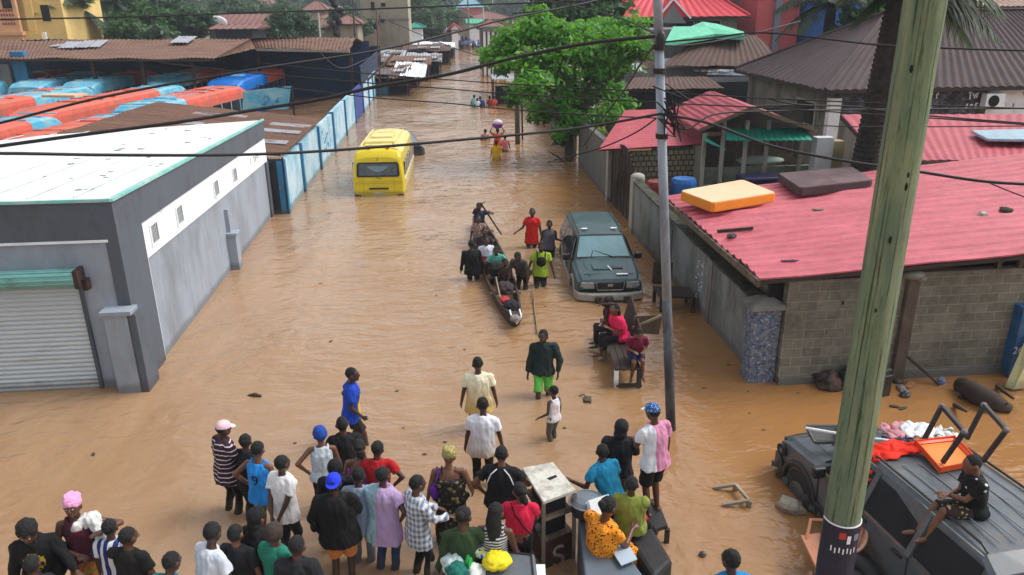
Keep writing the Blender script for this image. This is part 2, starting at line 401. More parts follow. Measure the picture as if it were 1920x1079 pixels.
# ------------------------------------------------------------------ water and ground
def water():
    mb = MB(); xs = [-400, 400]; ys = [-30, 175]
    mb.add([(-170, -30, 0), (170, -30, 0), (170, 176, 0), (-170, 176, 0)], [(0, 1, 2, 3)])
    t = NT('flood_water'); 
    big = t.noise(.09, 4, .55); mid = t.noise(.7, 5, .6, t.map((1, .45, 1)))
    x = t.xyz()
    c = t.mix(t.ramp(big, .38, .62), S(166, 136, 108), S(157, 123, 89))
    stk = t.noise(.55, 6, .65, t.map((1, .16, 1), (0, 0, R(9)))); c = t.mix(t.math('MULTIPLY', t.ramp(stk, .5, .7), .3), c, S(196, 164, 130)); c = t.mix(t.math('MULTIPLY', t.ramp(stk, .45, .3), .25), c, S(150, 108, 70))
    side = t.math('MULTIPLY', t.ramp(t.math('ADD', x[0], t.math('MULTIPLY', big, 6.0)), 4.5, 9.5), .8)  # right side painted more ochre, standing in for its weaker sky reflection
    c = t.mix(side, c, S(156, 108, 58)); c = t.mix(t.math('MULTIPLY', t.ramp(mid, .5, .75), .25), c, S(156, 110, 70))
    t.color(c); t.rough(.06); t.b.inputs['IOR'].default_value = 1.45
    # ripples: fine chop over longer wavelets, with calm and rough patches
    warp = t.n('ShaderNodeVectorMath', _operation='ADD'); wn = t.n('ShaderNodeTexNoise', Scale=.5); wn.inputs['Detail'].default_value = 2
    t.l(t.co, wn.inputs['Vector']); ws = t.n('ShaderNodeVectorMath', _operation='SCALE'); ws.inputs['Scale'].default_value = .9
    t.l(wn.outputs['Color'], ws.inputs[0]); t.l(t.co, warp.inputs[0]); t.l(ws.outputs[0], warp.inputs[1])
    m1 = t.n('ShaderNodeMapping', Scale=(1, 2.2, 1), Rotation=(0, 0, R(14))); t.l(warp.outputs[0], m1.inputs[0])
    m2 = t.n('ShaderNodeMapping', Scale=(1.3, 1.0, 1), Rotation=(0, 0, R(-38))); t.l(warp.outputs[0], m2.inputs[0])
    a = t.noise(1.5, 3, .5, m1.outputs[0]); b = t.noise(3.2, 2, .5, m2.outputs[0]); d = t.noise(.5, 2, .5, m2.outputs[0])
    patch = t.math('ADD', t.math('MULTIPLY', t.ramp(t.noise(.16, 3, .6), .35, .65), .75), .3)
    h = t.math('ADD', t.math('MULTIPLY', a, 1.0), t.math('ADD', t.math('MULTIPLY', b, .32), t.math('MULTIPLY', d, 1.3)))
    h = t.math('MULTIPLY', h, patch); t.bump(h, 1.0, .098)
    o = mb.build('water', t.m); tag(o, kind='structure'); return o
water()
g = MB(); n = 40
for (a, b, z) in (((-1500, 170), (1500, 2500), .25),):
    g.add([(a[0], a[1], z), (b[0], a[1], z), (b[0], b[1], z), (a[0], b[1], z)], [(0, 1, 2, 3)])
g.add([(-1500, -60, -1.2), (1500, -60, -1.2), (1500, 168, -1.2), (-1500, 168, -1.2)], [(0, 1, 2, 3)])
g.add([(-1500, 168, -1.2), (1500, 168, -1.2), (1500, 170, .25), (-1500, 170, .25)], [(0, 1, 2, 3)])
for sx in (-1, 1):
    g.add([(sx*150, -60, .2), (sx*1500, -60, .2), (sx*1500, 172, .3), (sx*150, 172, .3)], [(0, 1, 2, 3)])
tag(g.build('ground', M('ground_earth', S(112, 104, 76), .95, .25, .1, .3, S(70, 84, 50), .05)), kind='structure')

# ------------------------------------------------------------------ grey warehouse on the left
def wall_panel(mb, axis, c, a0, a1, z0, z1, th, m=0):
    if axis == 'x': mb.bb((c-th, a0, z0), (c, a1, z1), m)       # wall facing +X at x=c
    else: mb.bb((a0, c, z0), (a1, c+th, z1), m)                 # wall facing -Y at y=c
    return mb
wh = thing('warehouse', 'grey rendered warehouse with a white flat roof and teal edge on the street corner', 'warehouse', (-10, 21.5, 0))
WX, WY0, WY1 = -6.25, 14.95, 28.6
wt = lambda y: 3.88-(y-WY0)*.032
# street side wall: dark upper band and pier, white strip, light panel
mb = MB()
mb.loft([[(WX, y, 3.10-(y-WY0)*.0 if False else 3.12-(y-16.2)*.022), (WX-.25, y, 3.12-(y-16.2)*.022), (WX-.25, y, wt(y)), (WX, y, wt(y))] for y in (16.2, WY1)])
mb.loft([[(WX, y, -1), (WX-.25, y, -1), (WX-.25, y, wt(y)), (WX, y, wt(y))] for y in (WY0, 16.2)])
mb.bb((WX-.25, 28.25, -1), (WX+.003, 28.6, 2.0))
mb.bb((-14.5, WY0, 3.14), (WX-.25, WY0+.25, 3.9))
mb.build('upper_wall', grey_dark, wh)
mb = MB(); mb.loft([[(WX-.03, y, 2.33-(y-16.2)*.026), (WX-.25, y, 2.33-(y-16.2)*.026), (WX-.25, y, 3.12-(y-16.2)*.022), (WX-.03, y, 3.12-(y-16.2)*.022)] for y in (16.2, WY1-.003)])
strip = mb.build('white_strip', white_wall, wh)
mb = MB(); mb.loft([[(WX-.06, y, -1), (WX-.25, y, -1), (WX-.25, y, 2.33-(y-16.2)*.026), (WX-.06, y, 2.33-(y-16.2)*.026)] for y in (16.25, 28.25)])
lp = mb.build('side_panel', grey_light, wh)
mb = MB(); mb.tube([(WX-.02, 16.215, -.5), (WX-.02, 16.215, 3.1)], .022, 6); mb.tube([(WX-.02, 16.215, 3.115), (WX-.02, WY1, 2.85)], .014, 6)
mb.build('white_trim', white_wall, wh)
mb = MB(); mb.bb((-14.5, WY0+.004, -1), (-7.12, WY0+.25, 3.14)); mb.bb((-7.12, WY0+.004, -1), (WX-.25, WY0+.25, 3.14))
mb = MB(); mb.bb((-14.5, WY0+.01, 2.3), (WX-.25, WY0+.25, 3.12)); mb.bb((-7.1, WY0+.01, -1), (WX-.25, WY0+.25, 2.3))
mb.build('front_wall', grey_light, wh)
MB().bb((-14.5, WY0-.03, 3.10), (WX-.2, WY0+.1, 3.145)).build('front_trim', white_wall, wh)
# roller shutter with curved slats
mb = MB(); z = -.6
while z < 2.3:
    n_ = 5; ring = []
    for x_ in (-9.3, -7.14):
        ring.append([(x_, WY0-.015-.035*math.sin(math.pi*k/n_)+.05, z+.095*k/n_) for k in range(n_+1)]+[(x_, WY0+.14, z+.095), (x_, WY0+.14, z)])
    mb.loft(ring); z += .097
sh = mb.build('roller_shutter', shutter_m, wh)
mb = MB(); mb.bb((-7.16, WY0-.05, -1), (-7.09, WY0+.02, 2.33)); mb.bb((-9.36, WY0-.05, -1), (-9.28, WY0+.02, 2.33)); mb.each('shutter_rail', grey_dark, wh)
mb = MB()
pr = []
for k in range(17):
    a = math.pi*2*k/16; pr.append((WY0-.18+.17*math.cos(a), 2.46+.17*math.sin(a)))
mb.loft([[(x_, y_, z_) for y_, z_ in pr[:-1]] for x_ in (-9.3, -7.08)])
for k in range(5):
    a = R(90+k*28); mb.tube([(-9.3, WY0-.18+.175*math.cos(a), 2.46+.175*math.sin(a)), (-7.08, WY0-.18+.175*math.cos(a), 2.46+.175*math.sin(a))], .014, 6)
mb.build('shutter_housing', M('teal_metal', S(120, 176, 170), .45, .1, 4, .2, metal=.2), wh)
mb = MB(); mb.bb((-7.08, WY0-.34, 2.28), (-7.0, WY0, 2.64)); mb.bb((-7.0, WY0-.2, 2.2), (-6.9, WY0-.05, 2.42)); mb.build('housing_bracket', iron, wh)
# corner pilaster and side buttress
def pilaster(x0, x1, y0, y1, h, parent):
    mb = MB(); mb.bb((x0, y0, -1), (x1, y1, h-.09)); mb.bb((x0-.05, y0-.05, h-.09), (x1+.05, y1+.05, h)); return mb.build('pilaster', grey_light, parent, bevel=.01)
pilaster(-6.70, -6.2, 14.65, 14.95, 1.78, wh)
mb = MB(); mb.bb((WX, 14.65, -1), (WX+.16, 15.25, 1.7)); mb.build('corner_pier', grey_dark, wh)
pilaster(WX-.06, WX+.2, 22.3, 22.65, 1.12, wh)
MB().bb((WX-.06, 22.4, 1.12), (WX+.05, 22.55, 1.8)).build('thin_pilaster', grey_light, wh)
for yy, zz in ((16.85, 2.72), (18.6, 2.66), (21.85, 2.56), (23.95, 2.48)):
    fr = MB()
    for a, b in (((WX-.031, yy-.25, zz+.2), (WX, yy+.25, zz+.24)), ((WX-.031, yy-.25, zz-.24), (WX, yy+.25, zz-.2)), ((WX-.031, yy-.25, zz-.2), (WX, yy-.2, zz+.2)), ((WX-.031, yy+.2, zz-.2), (WX, yy+.25, zz+.2))):
        fr.bb(a, b)
    v_ = fr.build('window', white_wall, wh)
    MB().bb((WX-.05, yy-.2, zz-.2), (WX-.026, yy+.2, zz+.2)).build('opening', dark_hole, v_)
    gb = MB()
    for k in range(4): gb.bb((WX-.026, yy-.12+k*.08-.008, zz-.2), (WX-.012, yy-.12+k*.08+.008, zz+.2))
    gb.build('grille', white_wall, v_)
# roof
mb = MB(); RB = 26.8
pts = [(-14.5, WY0, 3.93), (WX, WY0, 3.90), (WX, WY1, wt(WY1)+.02), (-12.3, 25.6, wt(25.6)+.02), (-14.5, 22, 3.66)]
pts = [Vector(p) for p in pts]
inn = [(-14.5, WY0+.12, 3.935), (WX-.12, WY0+.12, 3.905), (WX-.12, WY1-.2, wt(WY1)+.028), (-12.25, 25.45, wt(25.5)+.028), (-14.5, 21.9, 3.665)]
mb.prism([Vector(p)+Vector((0, 0, -.1)) for p in inn], (0, 0, .12)); rf = mb.build('roof', roof_white, wh)
mb = MB(); 
for i in range(9):
    x_ = -7.0-i*.85; mb.bar((x_, WY0+.2, 3.965), (x_-.0, min(28.2, 27.9-(i*.32)), wt(28-(i*.3))+.05), .03, .014)
mb.each('membrane_seam', roof_white, wh)
mb = MB(); e = [pts[0], pts[1], pts[2]]
for a, b in zip(e, e[1:]): mb.bar(a+Vector((0, 0, .02)), b+Vector((0, 0, .02)), .07, .06, upv=(0, 0, 1))
mb.build('roof_edge', teal_trim, wh)
mb = MB()
for i in range(26):
    x_, y_ = -6.6-random.random()*2.6, 16+random.random()*11; rr = .03+random.random()*.07
    z_ = wt(y_)+.045
    mb.prism([(x_+rr*math.cos(a)*random.uniform(.6, 1.8), y_+rr*math.sin(a)*random.uniform(.6, 1.2), z_) for a in [k*1.05 for k in range(6)]], (0, 0, .01))
mb.build('roof_litter', M('litter', S(120, 124, 110), .9, .3), wh)
MB().bb((-14.5, 20, -1), (WX-.25, 20.2, 3.5)).bb((WX-3, 28.4, -1), (WX-.26, 28.58, 3.3)).build('rear_wall', grey_light, wh)
scrawl('faded_lettering', (WX-.026, 26.1, 2.62), (0, 1, -.026), (0, 0, 1), 1.15, .34, 1, M('faded_black_paint', S(120, 124, 126), .8), wh, 4, .02)
# black gate between the warehouse and the blue wall
gt = thing('metal_gate', 'narrow black metal gate between the grey warehouse and the blue wall', 'gate', (-6.1, 28.75, 0))
MB().bb((-6.25, 28.66, -1), (-5.78, 28.72, 2.05)).build('gate_leaf', M('black_paint', (.015, .017, .025), .5, .3), gt)
MB().bb((-6.31, 28.64, -1), (-6.25, 28.74, 2.1)).bb((-5.78, 28.64, -1), (-5.72, 28.74, 2.1)).build('gate_frame', M('black_paint', (0, 0, 0)), gt)
MB().bb((-5.98, 28.62, .95), (-5.9, 28.66, 1.03)).build('padlock', steel, gt)

# ------------------------------------------------------------------ pale blue street wall
bw = thing('boundary_wall', 'long pale blue boundary wall with teal pilasters along the flooded street', 'wall', (-5.5, 48, 0))
lx = lambda y: -5.78+(y-28.8)*(.62/38)
yy = [28.78, 32.3, 36.8, 41.6, 46.6, 51.5, 56.4, 60.5, 64, 67.6]; hh = [1.95, 1.95, 1.95, 1.98, 2.0, 2.0, 2.0, 2.0, 2.0, 2.0]
for i in range(len(yy)-1):
    m_ = indigo if i == 5 else blue_wall
    mb = MB(); mb.loft([[(lx(y), y, -1), (lx(y)-.18, y, -1), (lx(y)-.18, y, h), (lx(y), y, h)] for y, h in ((yy[i]+.003, hh[i]), (yy[i+1]-.003, hh[i]+random.uniform(-.06, .05)))])
    mb.build('wall_panel', m_, bw)
    MB().bb((lx(yy[i])-.2, yy[i]-.13, -1), (lx(yy[i])+.09, yy[i]+.13, hh[i]+.04)).build('pilaster', teal_pil, bw)
txm = MB()
for i in range(40):                       # scribbled blue marks on the third panel
    y_ = 37.6+random.random()*3; z_ = .5+random.random()*1.1; 
    txm.bar((lx(y_)+.004, y_, z_), (lx(y_)+.004, y_+random.uniform(-.2, .2), z_+random.uniform(-.18, .18)), .006, .03, upv=(1, 0, 0))
txm.build('graffiti', M('graffiti_blue', S(58, 104, 150), .8), bw)

# ------------------------------------------------------------------ rusty roofs and the bus shed
def top_thing(mb, name, mats, label, cat, group=None, **k):
    o = mb.build(name, mats, None, **k); center(o); return tag(o, label, cat, group)
ls = thing('lean_to_shed', 'low rusty lean-to roof between the white warehouse roof and the parked buses', 'shed', (-9.5, 33, 0))
corr((-5.75, 28.9, 2.2), (-13.9, 29.6, 3.0), (-13.2, 38.6, 3.05), (-5.5, 37.6, 2.25), .19, .022, 8, .03, seed=2).build('roof', rust, ls)
for i, (a, c_) in enumerate((((-5.9, 30.4), zinc), ((-5.8, 32.9), zinc), ((-5.65, 34.6), zinc), ((-9.4, 31.6), zinc), ((-9.8, 33.3), zinc), ((-6.6, 36.3), rust2), ((-8.6, 36), zinc))):
    L_ = random.uniform(1.0, 2.6); z_ = 2.26+(-5.8-a[0])*.097
    corr((a[0], a[1], z_+.03), (a[0]-L_, a[1]+.05, z_+.03+L_*.097), (a[0]-L_, a[1]+.75, z_+.035+L_*.097), (a[0], a[1]+.7, z_+.035), .19, .02, 3, .0, seed=i+5).each('patch_sheet', c_, ls)
mb = MB()
for y_ in (29.2, 32, 35, 37.4):
    mb.bb((-13.4, y_-.06, -1), (-13.28, y_+.06, 2.9)); mb.bar((-5.9, y_, 2.12), (-13.6, y_, 2.9), .08, .1)
mb.each('post', wood_dark, ls)
MB().bb((-13.9, 28.9, -1), (-13.75, 38, 2.6)).build('side_wall', navy, ls)

sh = thing('bus_shed', 'large open shed with a long rusty corrugated roof over the parked buses', 'shed', (-20, 52, 0))
FA, FB = P(-60, 110, 4.0), P(402, 110, 4.0); RA, RB_ = P(-60, 77, 4.9), P(470, 73, 4.9)
corr(FA, RA, RB_, FB, .3, .03, 6, .07, seed=1).build('roof', rust, sh)
GA, GB, HA, HB = P(480, 91, 4.25), P(655, 94, 4.3), P(470, 71, 4.95), P(667, 70, 4.95)
corr(FB, RB_, HA, GA, .3, .03, 4, .05, seed=9).build('roof', rust, sh)
corr(GA, HA, HB, GB, .3, .03, 6, .05, seed=4).build('roof', rust, sh)
for (px0, px1, y0_, y1_, k_) in ((108, 138, 92, 80, 0), (141, 163, 91, 78, 1), (166, 186, 90, 77, 2), (90, 106, 89, 85, 3), (318, 352, 82, 70, 4)):
    def on(px, py):                        # where the line of sight meets the roof plane
        o_ = Vector((0, 0, CH)); d_ = PY(px, py, 50)-o_; nr = (RA-FA).cross(FB-FA).normalized()
        return o_+d_*((FA-o_).dot(nr)/d_.dot(nr))+Vector((0, 0, .07))
    corr(on(px0, y0_), on(px0+18, y1_), on(px1+18, y1_), on(px1, y0_), .25, .02, 3, 0, seed=3).build('patch_sheet', zinc, sh)
MB().bar(GA-Vector((0, .05, .1)), GB-Vector((0, .05, .1)), .06, .16, upv=(0, 0, 1)).build('fascia', M('pale_plank', S(160, 150, 136), .9, .2), sh)
MB().bar(FA-Vector((0, 0, .12)), FB-Vector((0, 0, .12)), .08, .14, upv=(0, 0, 1)).build('front_beam', wood_dark, sh)
mb = MB()
for u in (.1, .3, .5, .7, .9): p = FA.lerp(FB, u); mb.bb((p.x-.1, p.y+.4, -1), (p.x+.1, p.y+.6, 3.9))
for p in (GA, GB): mb.bb((p.x-.1, p.y+.3, -1), (p.x+.1, p.y+.5, 4.2))
mb.each('post', iron, sh)
mb = MB()
for k in range(7):
    x_ = GA.x+.2+k*.85; y_ = GA.y+.6; mb.bar((x_, y_, 4.2), (x_+.85, y_, 3.6 if k % 2 else 4.2), .05, .05); mb.bar((x_, y_, 3.6), (x_+.85, y_, 3.6), .05, .05)
mb.build('truss', iron, sh)
MB().bb((-44, 74, -1), (-5.1, 74.2, 3.6)).bb((-44, 58, -1), (-43.8, 74, 3.6)).each('rear_wall', navy, sh)  # dark wall colour also stands in for the shade under the shed roof
corr(RA, RA+Vector((0, 15, -1.5)), HB+Vector((0, 15, -1.5)), HB, .5, .03, 4, .05).build('rear_slope', rust, sh)
MB().bb((-5.36, GB.y, 1.9), (-5.26, 74, 3.2)).build('side_wall', navy, sh)
MB().bb((PY(462, 150, 66).x, 66, -1), (-5.4, 66.15, 4.4)).build('blue_partition', M('partition_navy', S(26, 62, 104), .8, .3, .6, .3, (.01, .02, .03)), sh)
MB().bar(PY(690, 150, 50), PY(735, 105, 56), .1, .1).build('brace', iron, sh)
cl = thing('shed_column', 'turquoise concrete column at the left end of the bus shed', 'column', (-31, 58, 0)); a = PY(36, 120, 58)
MB().bb((a.x-.4, 57.8, -1), (a.x+.5, 58.4, 4.4)).build('shaft', teal_pil, cl)
MB().bb((a.x-.5, 57.7, -1), (a.x+.6, 58.5, .3)).build('footing', concrete, cl)
wg = thing('grated_wall', 'grey wall with window grates at the far left under the shed', 'wall', (-34, 57, 0)); 
MB().bb((-38, 57.5, -1), (a.x-.5, 57.7, 3.6)).build('wall', grey_wall, wg)
mb = MB()
for k in range(14): mb.bb((-37.6+k*.35, 57.44, .8), (-37.5+k*.35, 57.5, 3.2))
for k in range(4): mb.bb((-37.7, 57.42, 1+k*.65), (-33, 57.46, 1.06+k*.65))
mb.build('grille', iron, wg)

# ------------------------------------------------------------------ parked buses
bus_cy = M('bus_cyan', S(78, 172, 206), .5, .16, 1.2, .6, S(166, 196, 194), 1.3, coat=.2, bump=.05)
bus_bl = M('bus_blue', S(20, 112, 200), .4, .1, 1, .2, S(40, 90, 150), coat=.2, bump=.05)
bus_or = M('bus_orange', S(222, 98, 78), .55, .16, 1.4, .6, S(166, 100, 82), 1.3, coat=.1, bump=.05)
def bus(x, y, yaw, near, far, label, frac=.5, L_=11.0):
    """x, y: centre of the near end; yaw clockwise from +Y in degrees"""
    t = thing('parked_bus', label, 'bus', (x, y, -.6), R(-yaw), 'buses parked in the flooded yard')
    Wd = 1.22; Hh = 3.2
    def ring(yy_, w_, h_):
        r = [(w_, yy_, .4), (w_*1.02, yy_, 1.2), (w_, yy_, h_-.36), (w_*.97, yy_, h_-.14), (w_*.86, yy_, h_-.04), (w_*.4, yy_, h_), (0, yy_, h_+.015)]
        return r+[(-a, b, c) for a, b, c in r[-2::-1]]
    def section(y0, y1, endw):
        ys = [y0+(y1-y0)*k/8 for k in range(9)]; rs = []
        for q in ys:
            d = min(q, L_-q); k = 1-.1*max(0, 1-d/.7)**2; rs.append(ring(q, Wd*k, Hh-.28*max(0, 1-d/1.1)**2))
        return rs
    a = MB().loft(section(0, L_*frac, 0), True).build('body', near, t, world=False, smooth=False, bevel=0)
    MB().loft(section(L_*frac+.001, L_, 0), True).build('body', far, t, world=False)
    e = bus_bl
    MB().box((0, -.012, 1.9), (2.05, .04, 1.3)).box((0, -.02, .85), (2.1, .04, .55)).build('rear_panel', e, t, world=False, bevel=.02)
    MB().box((0, -.04, 2.3), (1.7, .03, .62)).build('rear_window', glass_dark, t, world=False)
    for s in (-1, 1):
        MB().box((s*(Wd+.012), L_/2, 2.05), (.03, L_*.84, .8)).each('side_window', glass_dark, t, world=False)
        mb = MB()
        for k in range(8): mb.box((s*(Wd+.02), L_*.1+k*L_*.11, 2.05), (.04, .07, .82))
        mb.each('window_pillar', near, t, world=False)
    for yy_ in (L_*.3, L_*.7): MB().box((0, yy_, Hh+.03), (.8, .8, .1)).build('roof_hatch', random.choice([bus_cy, bus_or, near]), t, world=False, bevel=.02)
    mb = MB()
    for s in (-.5, .5): mb.box((s, L_/2, Hh+.0), (.04, L_*.8, .035))
    mb.each('roof_rib', near, t, world=False)
    for yc, m_ in ((L_*frac*.5, near), (L_*(1+frac)*.5, far)):
        for q in (-1.1, 0, 1.1): MB().box((0, yc+q, Hh+.012), (1.9, .05, .05)).build('roof_seam', m_, t, world=False)
    return t
bus(-16.3, 28.2, 9, bus_or, bus_cy, 'nearest bus, orange roof in front and pale cyan behind, beside the rusty lean-to', .72, 11.2)
bus(-20.4, 28.6, 9, bus_or, bus_cy, 'bus with a pale cyan roof end at the left edge', .78, 10.4)
bus(-19.9, 39.6, 12, bus_or, bus_cy, 'bus with a long orange roof carrying a beige board', .75, 13.5)
bus(-15.4, 41.2, 13, bus_cy, bus_or, 'bus with cyan near roof and faded orange far roof, beside the rust roof', .3, 10.5)
bus(-24.6, 42.2, 9, bus_or, bus_cy, 'bus at the left, orange roof front, dark hatch on its cyan half', .45, 11)
bus(-27.0, 54.8, 5, bus_cy, bus_cy, 'all cyan bus next to the turquoise column', .5, 9.5)
bus(-23.6, 54.6, 6, bus_cy, bus_or, 'cyan bus whose orange rear roof reaches under the dark shed', .55, 10)
bus(-19.3, 57.2, 8, bus_cy, bus_or, 'bus showing a bright blue rear with rounded corners, in the back row', .4, 9.5)
bus(-30.6, 56.8, 5, bus_cy, bus_or, 'bus at the back left with an orange roof under the shed edge', .4, 10)
bus(-14.1, 53.8, 5, bus_bl, bus_or, 'rightmost bus with a blue rear wall and clean orange roof', .55, 11)
o = MB().box((0, 0, .09), (2.0, 1.1, .12), rot=Matrix.Rotation(R(-15), 3, 'Z')).build('roof_board', M('beige_board', S(206, 176, 144), .8, .15), None, bevel=.01); p = P(122, 180, 2.72); o.location = (p.x, p.y, 2.66)
tag(o, 'beige board lying on the long orange bus roof', 'board')
cp = thing('cyan_panel', 'tilted cyan sheet panel with dark scribbles leaning beside the rightmost bus', 'panel', (-9.5, 46, 0))
a = [PY(455, 172, 45.2), PY(545, 162, 45.2), PY(540, 205, 45.2), PY(455, 208, 45.2)]
MB().prism(a, (0, .12, 0)).build('sheet', bus_cy, cp)
mb = MB(); 
for k in range(9):
    p = PY(490+k*4, 196-8*abs(math.sin(k*1.3)), 45.15); mb.bar(p, p+Vector((.2*math.cos(k), 0, .3*math.sin(k*2))), .02, .05)
mb.build('scribble', bus_bl, cp); MB().bar(a[1]+Vector((0, .2, 0)), a[1]+Vector((0, .3, -3)), .1, .1).build('prop', iron, cp)
# ------------------------------------------------------------------ right bank: grey wall, block building, red roof
gw = thing('boundary_wall', 'stained grey concrete wall along the right bank below the red roof', 'wall', (6.3, 19, 0))
MB().loft([[(6.28, y, -1), (6.5, y, -1), (6.5, y, h), (6.28, y, h)] for y, h in ((13.9, 1.52), (16.5, 1.58), (19, 1.6), (21.6, 1.68), (24.5, 1.72))]).build('wall', M('stained_concrete', S(132, 134, 132), .88, .14, 1.1, .6, S(70, 72, 66), .7, (1, 1, .4), bump=.35, bscale=12, bdist=.02), gw)
mb = MB(); mb.loft([[(6.24+.02*math.sin(y*3), y, h), (6.54, y, h), (6.54, y, h+.07+.02*math.sin(y*5)), (6.24, y, h+.06)] for y, h in [(13.9+k*.53, 1.52+.01*k) for k in range(21)]]); mb.build('coping', moss, gw)
for y_ in (16.9, 20.2): MB().bb((6.255, y_-.12, -1), (6.5, y_+.12, 1.58)).build('pilaster', concrete, gw)
mb = MB()
for i in range(26):
    y_ = 17.4+random.random()*.5; z_ = .3+random.random()*1.0; mb.bar((6.274, y_, z_), (6.274, y_+random.uniform(-.1, .1), z_+random.uniform(-.1, .1)), .005, .03, upv=(1, 0, 0))
mb.build('paint_marks', white_wall, gw)
fp = thing('end_pillar', 'white rendered end pillar with a round top beside the iron gate', 'pillar', (6.4, 24.7, 0))
MB().bb((6.22, 24.52, -1), (6.62, 24.9, 1.85)).build('shaft', concrete_lt, fp, bevel=.02); MB().ell((6.42, 24.7, 1.88), (.24, .23, .14)).build('top', concrete_lt, fp, smooth=True)
t = NT('mosaic_paint'); vo = t.n('ShaderNodeTexVoronoi', Scale=18.0, Randomness=1.0); t.l(t.co, vo.inputs['Vector'])
f1 = t.noise(9, 6, .7); z_ = t.xyz()
c = t.mix(t.ramp(f1, .42, .6), S(120, 128, 136), S(66, 84, 116)); c = t.mix(t.ramp(t.noise(16, 4, .6), .58, .64), c, S(176, 172, 170)); c = t.mix(t.ramp(t.noise(13, 3, .6, t.map(loc=(4, 4, 4))), .6, .66), c, S(48, 36, 44))
t.color(c); t.rough(.8); t.bump(f1, .4, .01)
mp_ = thing('gate_pillar', 'square pillar speckled with blue paint and posters at the corner of the grey wall', 'pillar', (6.36, 13.9, 0))
MB().bb((6.04, 13.66, -1), (6.6, 14.1, 1.62)).build('shaft', t.m, mp_, bevel=.015)
MB().loft([[(5.94, 13.56, 1.62), (6.7, 13.56, 1.62), (6.7, 14.2, 1.62), (5.94, 14.2, 1.62)], [(5.94, 13.56, 1.68), (6.7, 13.56, 1.68), (6.7, 14.2, 1.68), (5.94, 14.2, 1.68)], [(6.2, 13.8, 1.82), (6.44, 13.8, 1.82), (6.44, 13.96, 1.82), (6.2, 13.96, 1.82)]]).build('cap', concrete, mp_)

rb = thing('workshop_building', 'concrete block building with a large corrugated red roof at the right', 'building', (10, 16.5, 0))
c0, c1 = Vector((5.92, 13.35, 2.42)), Vector((12.6, 13.35, 2.8))
k0, k1 = Vector((5.95, 19.9, 2.42)), Vector((17.5, 19.9, 3.32))
roofR = corr(c0, Vector((16, 13.35, 2.99)), Vector((17.5, 20.0, 3.4)), k0, .36, .029, 12, .03, seed=7, rib=True).build('roof', pink_roof, rb)
rz = lambda x, y: 2.42+(x-5.93)*.0567+(y-13.35)*.0018*(x-5.9)
mb = MB(); mb.bar((5.9, 13.3, 2.30), (5.9, 19.9, 2.3), .05, .14, upv=(0, 0, 1)); mb.build('fascia_board', wood, rb)
mb = MB()
for k in range(14): mb.bar((5.86, 13.4+k*.5, 2.34), (6.5, 13.4+k*.5, 2.36), .07, .08, upv=(0, 0, 1))
mb.each('rafter', wood, rb)
mb = MB(); mb.bar((5.95, 13.38, 2.3), (16, 13.38, 2.86), .05, .08, upv=(0, 0, 1)); mb.build('front_purlin', wood_dark, rb)
mb = MB(); mb.bb((6.62, 13.55, -1), (9.0, 13.75, 2.24)); mb.bb((9.25, 13.56, -1), (11.5, 13.76, 2.3)); mb.bb((11.5, 13.56, -1), (16, 13.76, 2.4))
mb.build('block_wall', brick_x, rb)
mb = MB(); mb.bb((6.62, 13.5, -1), (11.45, 13.56, .16)); mb.build('footing', grey_wall, rb)
mb = MB(); mb.bb((9.0, 13.44, -1), (9.25, 13.78, 2.2)); mb.build('column', M('dark_column', S(92, 80, 68), .9, .3, 3, .4, S(50, 42, 36), 2), rb, bevel=.02)
mb = MB(); mb.ell((9.1, 13.5, 2.28), (.22, .16, .1)); mb.ell((9.25, 13.48, 2.2), (.12, .1, .07)); mb.build('cement_lump', concrete, rb, smooth=True)
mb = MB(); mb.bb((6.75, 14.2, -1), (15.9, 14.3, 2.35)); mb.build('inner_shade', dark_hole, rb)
mb = MB()
for x_ in (10.9, 11.35, 12.4): mb.bb((x_, 13.6, 2.25), (x_+.09, 13.68, rz(x_, 13.5)-.06))
mb.each('prop', wood, rb)
MB().bb((6.9, 19.5, -1), (16.4, 19.7, 2.4)).build('rear_wall', brick_x, rb); MB().bb((6.75, 14.3, -1), (6.9, 19.6, 2.2)).build('side_wall', brick_y, rb)
MB().bb((6.35, 13.8, 1.2), (6.7, 13.9, 2.2)).build('dark_door', dark_hole, rb)
bc = thing('blue_column', 'blue painted column with white scrawl at the end of the block wall', 'column', (11.6, 13.4, 0))
tb = M('flaking_blue', S(36, 92, 140), .8, .3, 3, .45, S(96, 96, 92), 2)
MB().bb((11.42, 13.3, -1), (11.62, 13.56, 1.55)).build('shaft', tb, bc); MB().bb((11.62, 13.32, -1), (12.6, 13.56, 1.5)).build('panel', M('flaking_white', S(150, 160, 168), .8, .25, 3, .6, S(60, 84, 110), 2), bc)
o = text_on('26', None, (11.50, 13.296, .62), (1, 0, .1), (0, 0, 1), .22, white_wall, bc)
for v in o.data.vertices: v.co = mtx(bc).inverted() @ v.co
def rock(name, p, r, mat, label, cat='stone', group=None, seed=0, flat=.5, parent=None):
    mb = MB(); mb.ell((0, 0, 0), (r[0], r[1], r[2]), n=12, k=8)
    for i, v in enumerate(mb.v):
        k = 1+.35*noise.noise(v*(2/r[0]) +Vector((seed*3, seed, 0)))*1.2; mb.v[i] = Vector((v.x*k, v.y*k, v.z*k))
    o = mb.build(name, mat, parent); o.location = p; o.rotation_euler = (0, 0, seed)
    if parent is None: tag(o, label, cat, group)
    return o
def on_roof(px, py, dz=0):
    p = P(px, py, 2.6)
    for _ in range(6): p = P(px, py, rz(p.x, p.y)+.02+dz)
    return p
rock('stone', on_roof(1843, 403, .05), (.17, .1, .07), concrete_lt, 'pale stone holding down the red roof near the right edge', seed=1)
rock('stone', on_roof(1887, 395, .05), (.14, .1, .08), moss, 'dark stone on the red roof right of the pale one', seed=2)
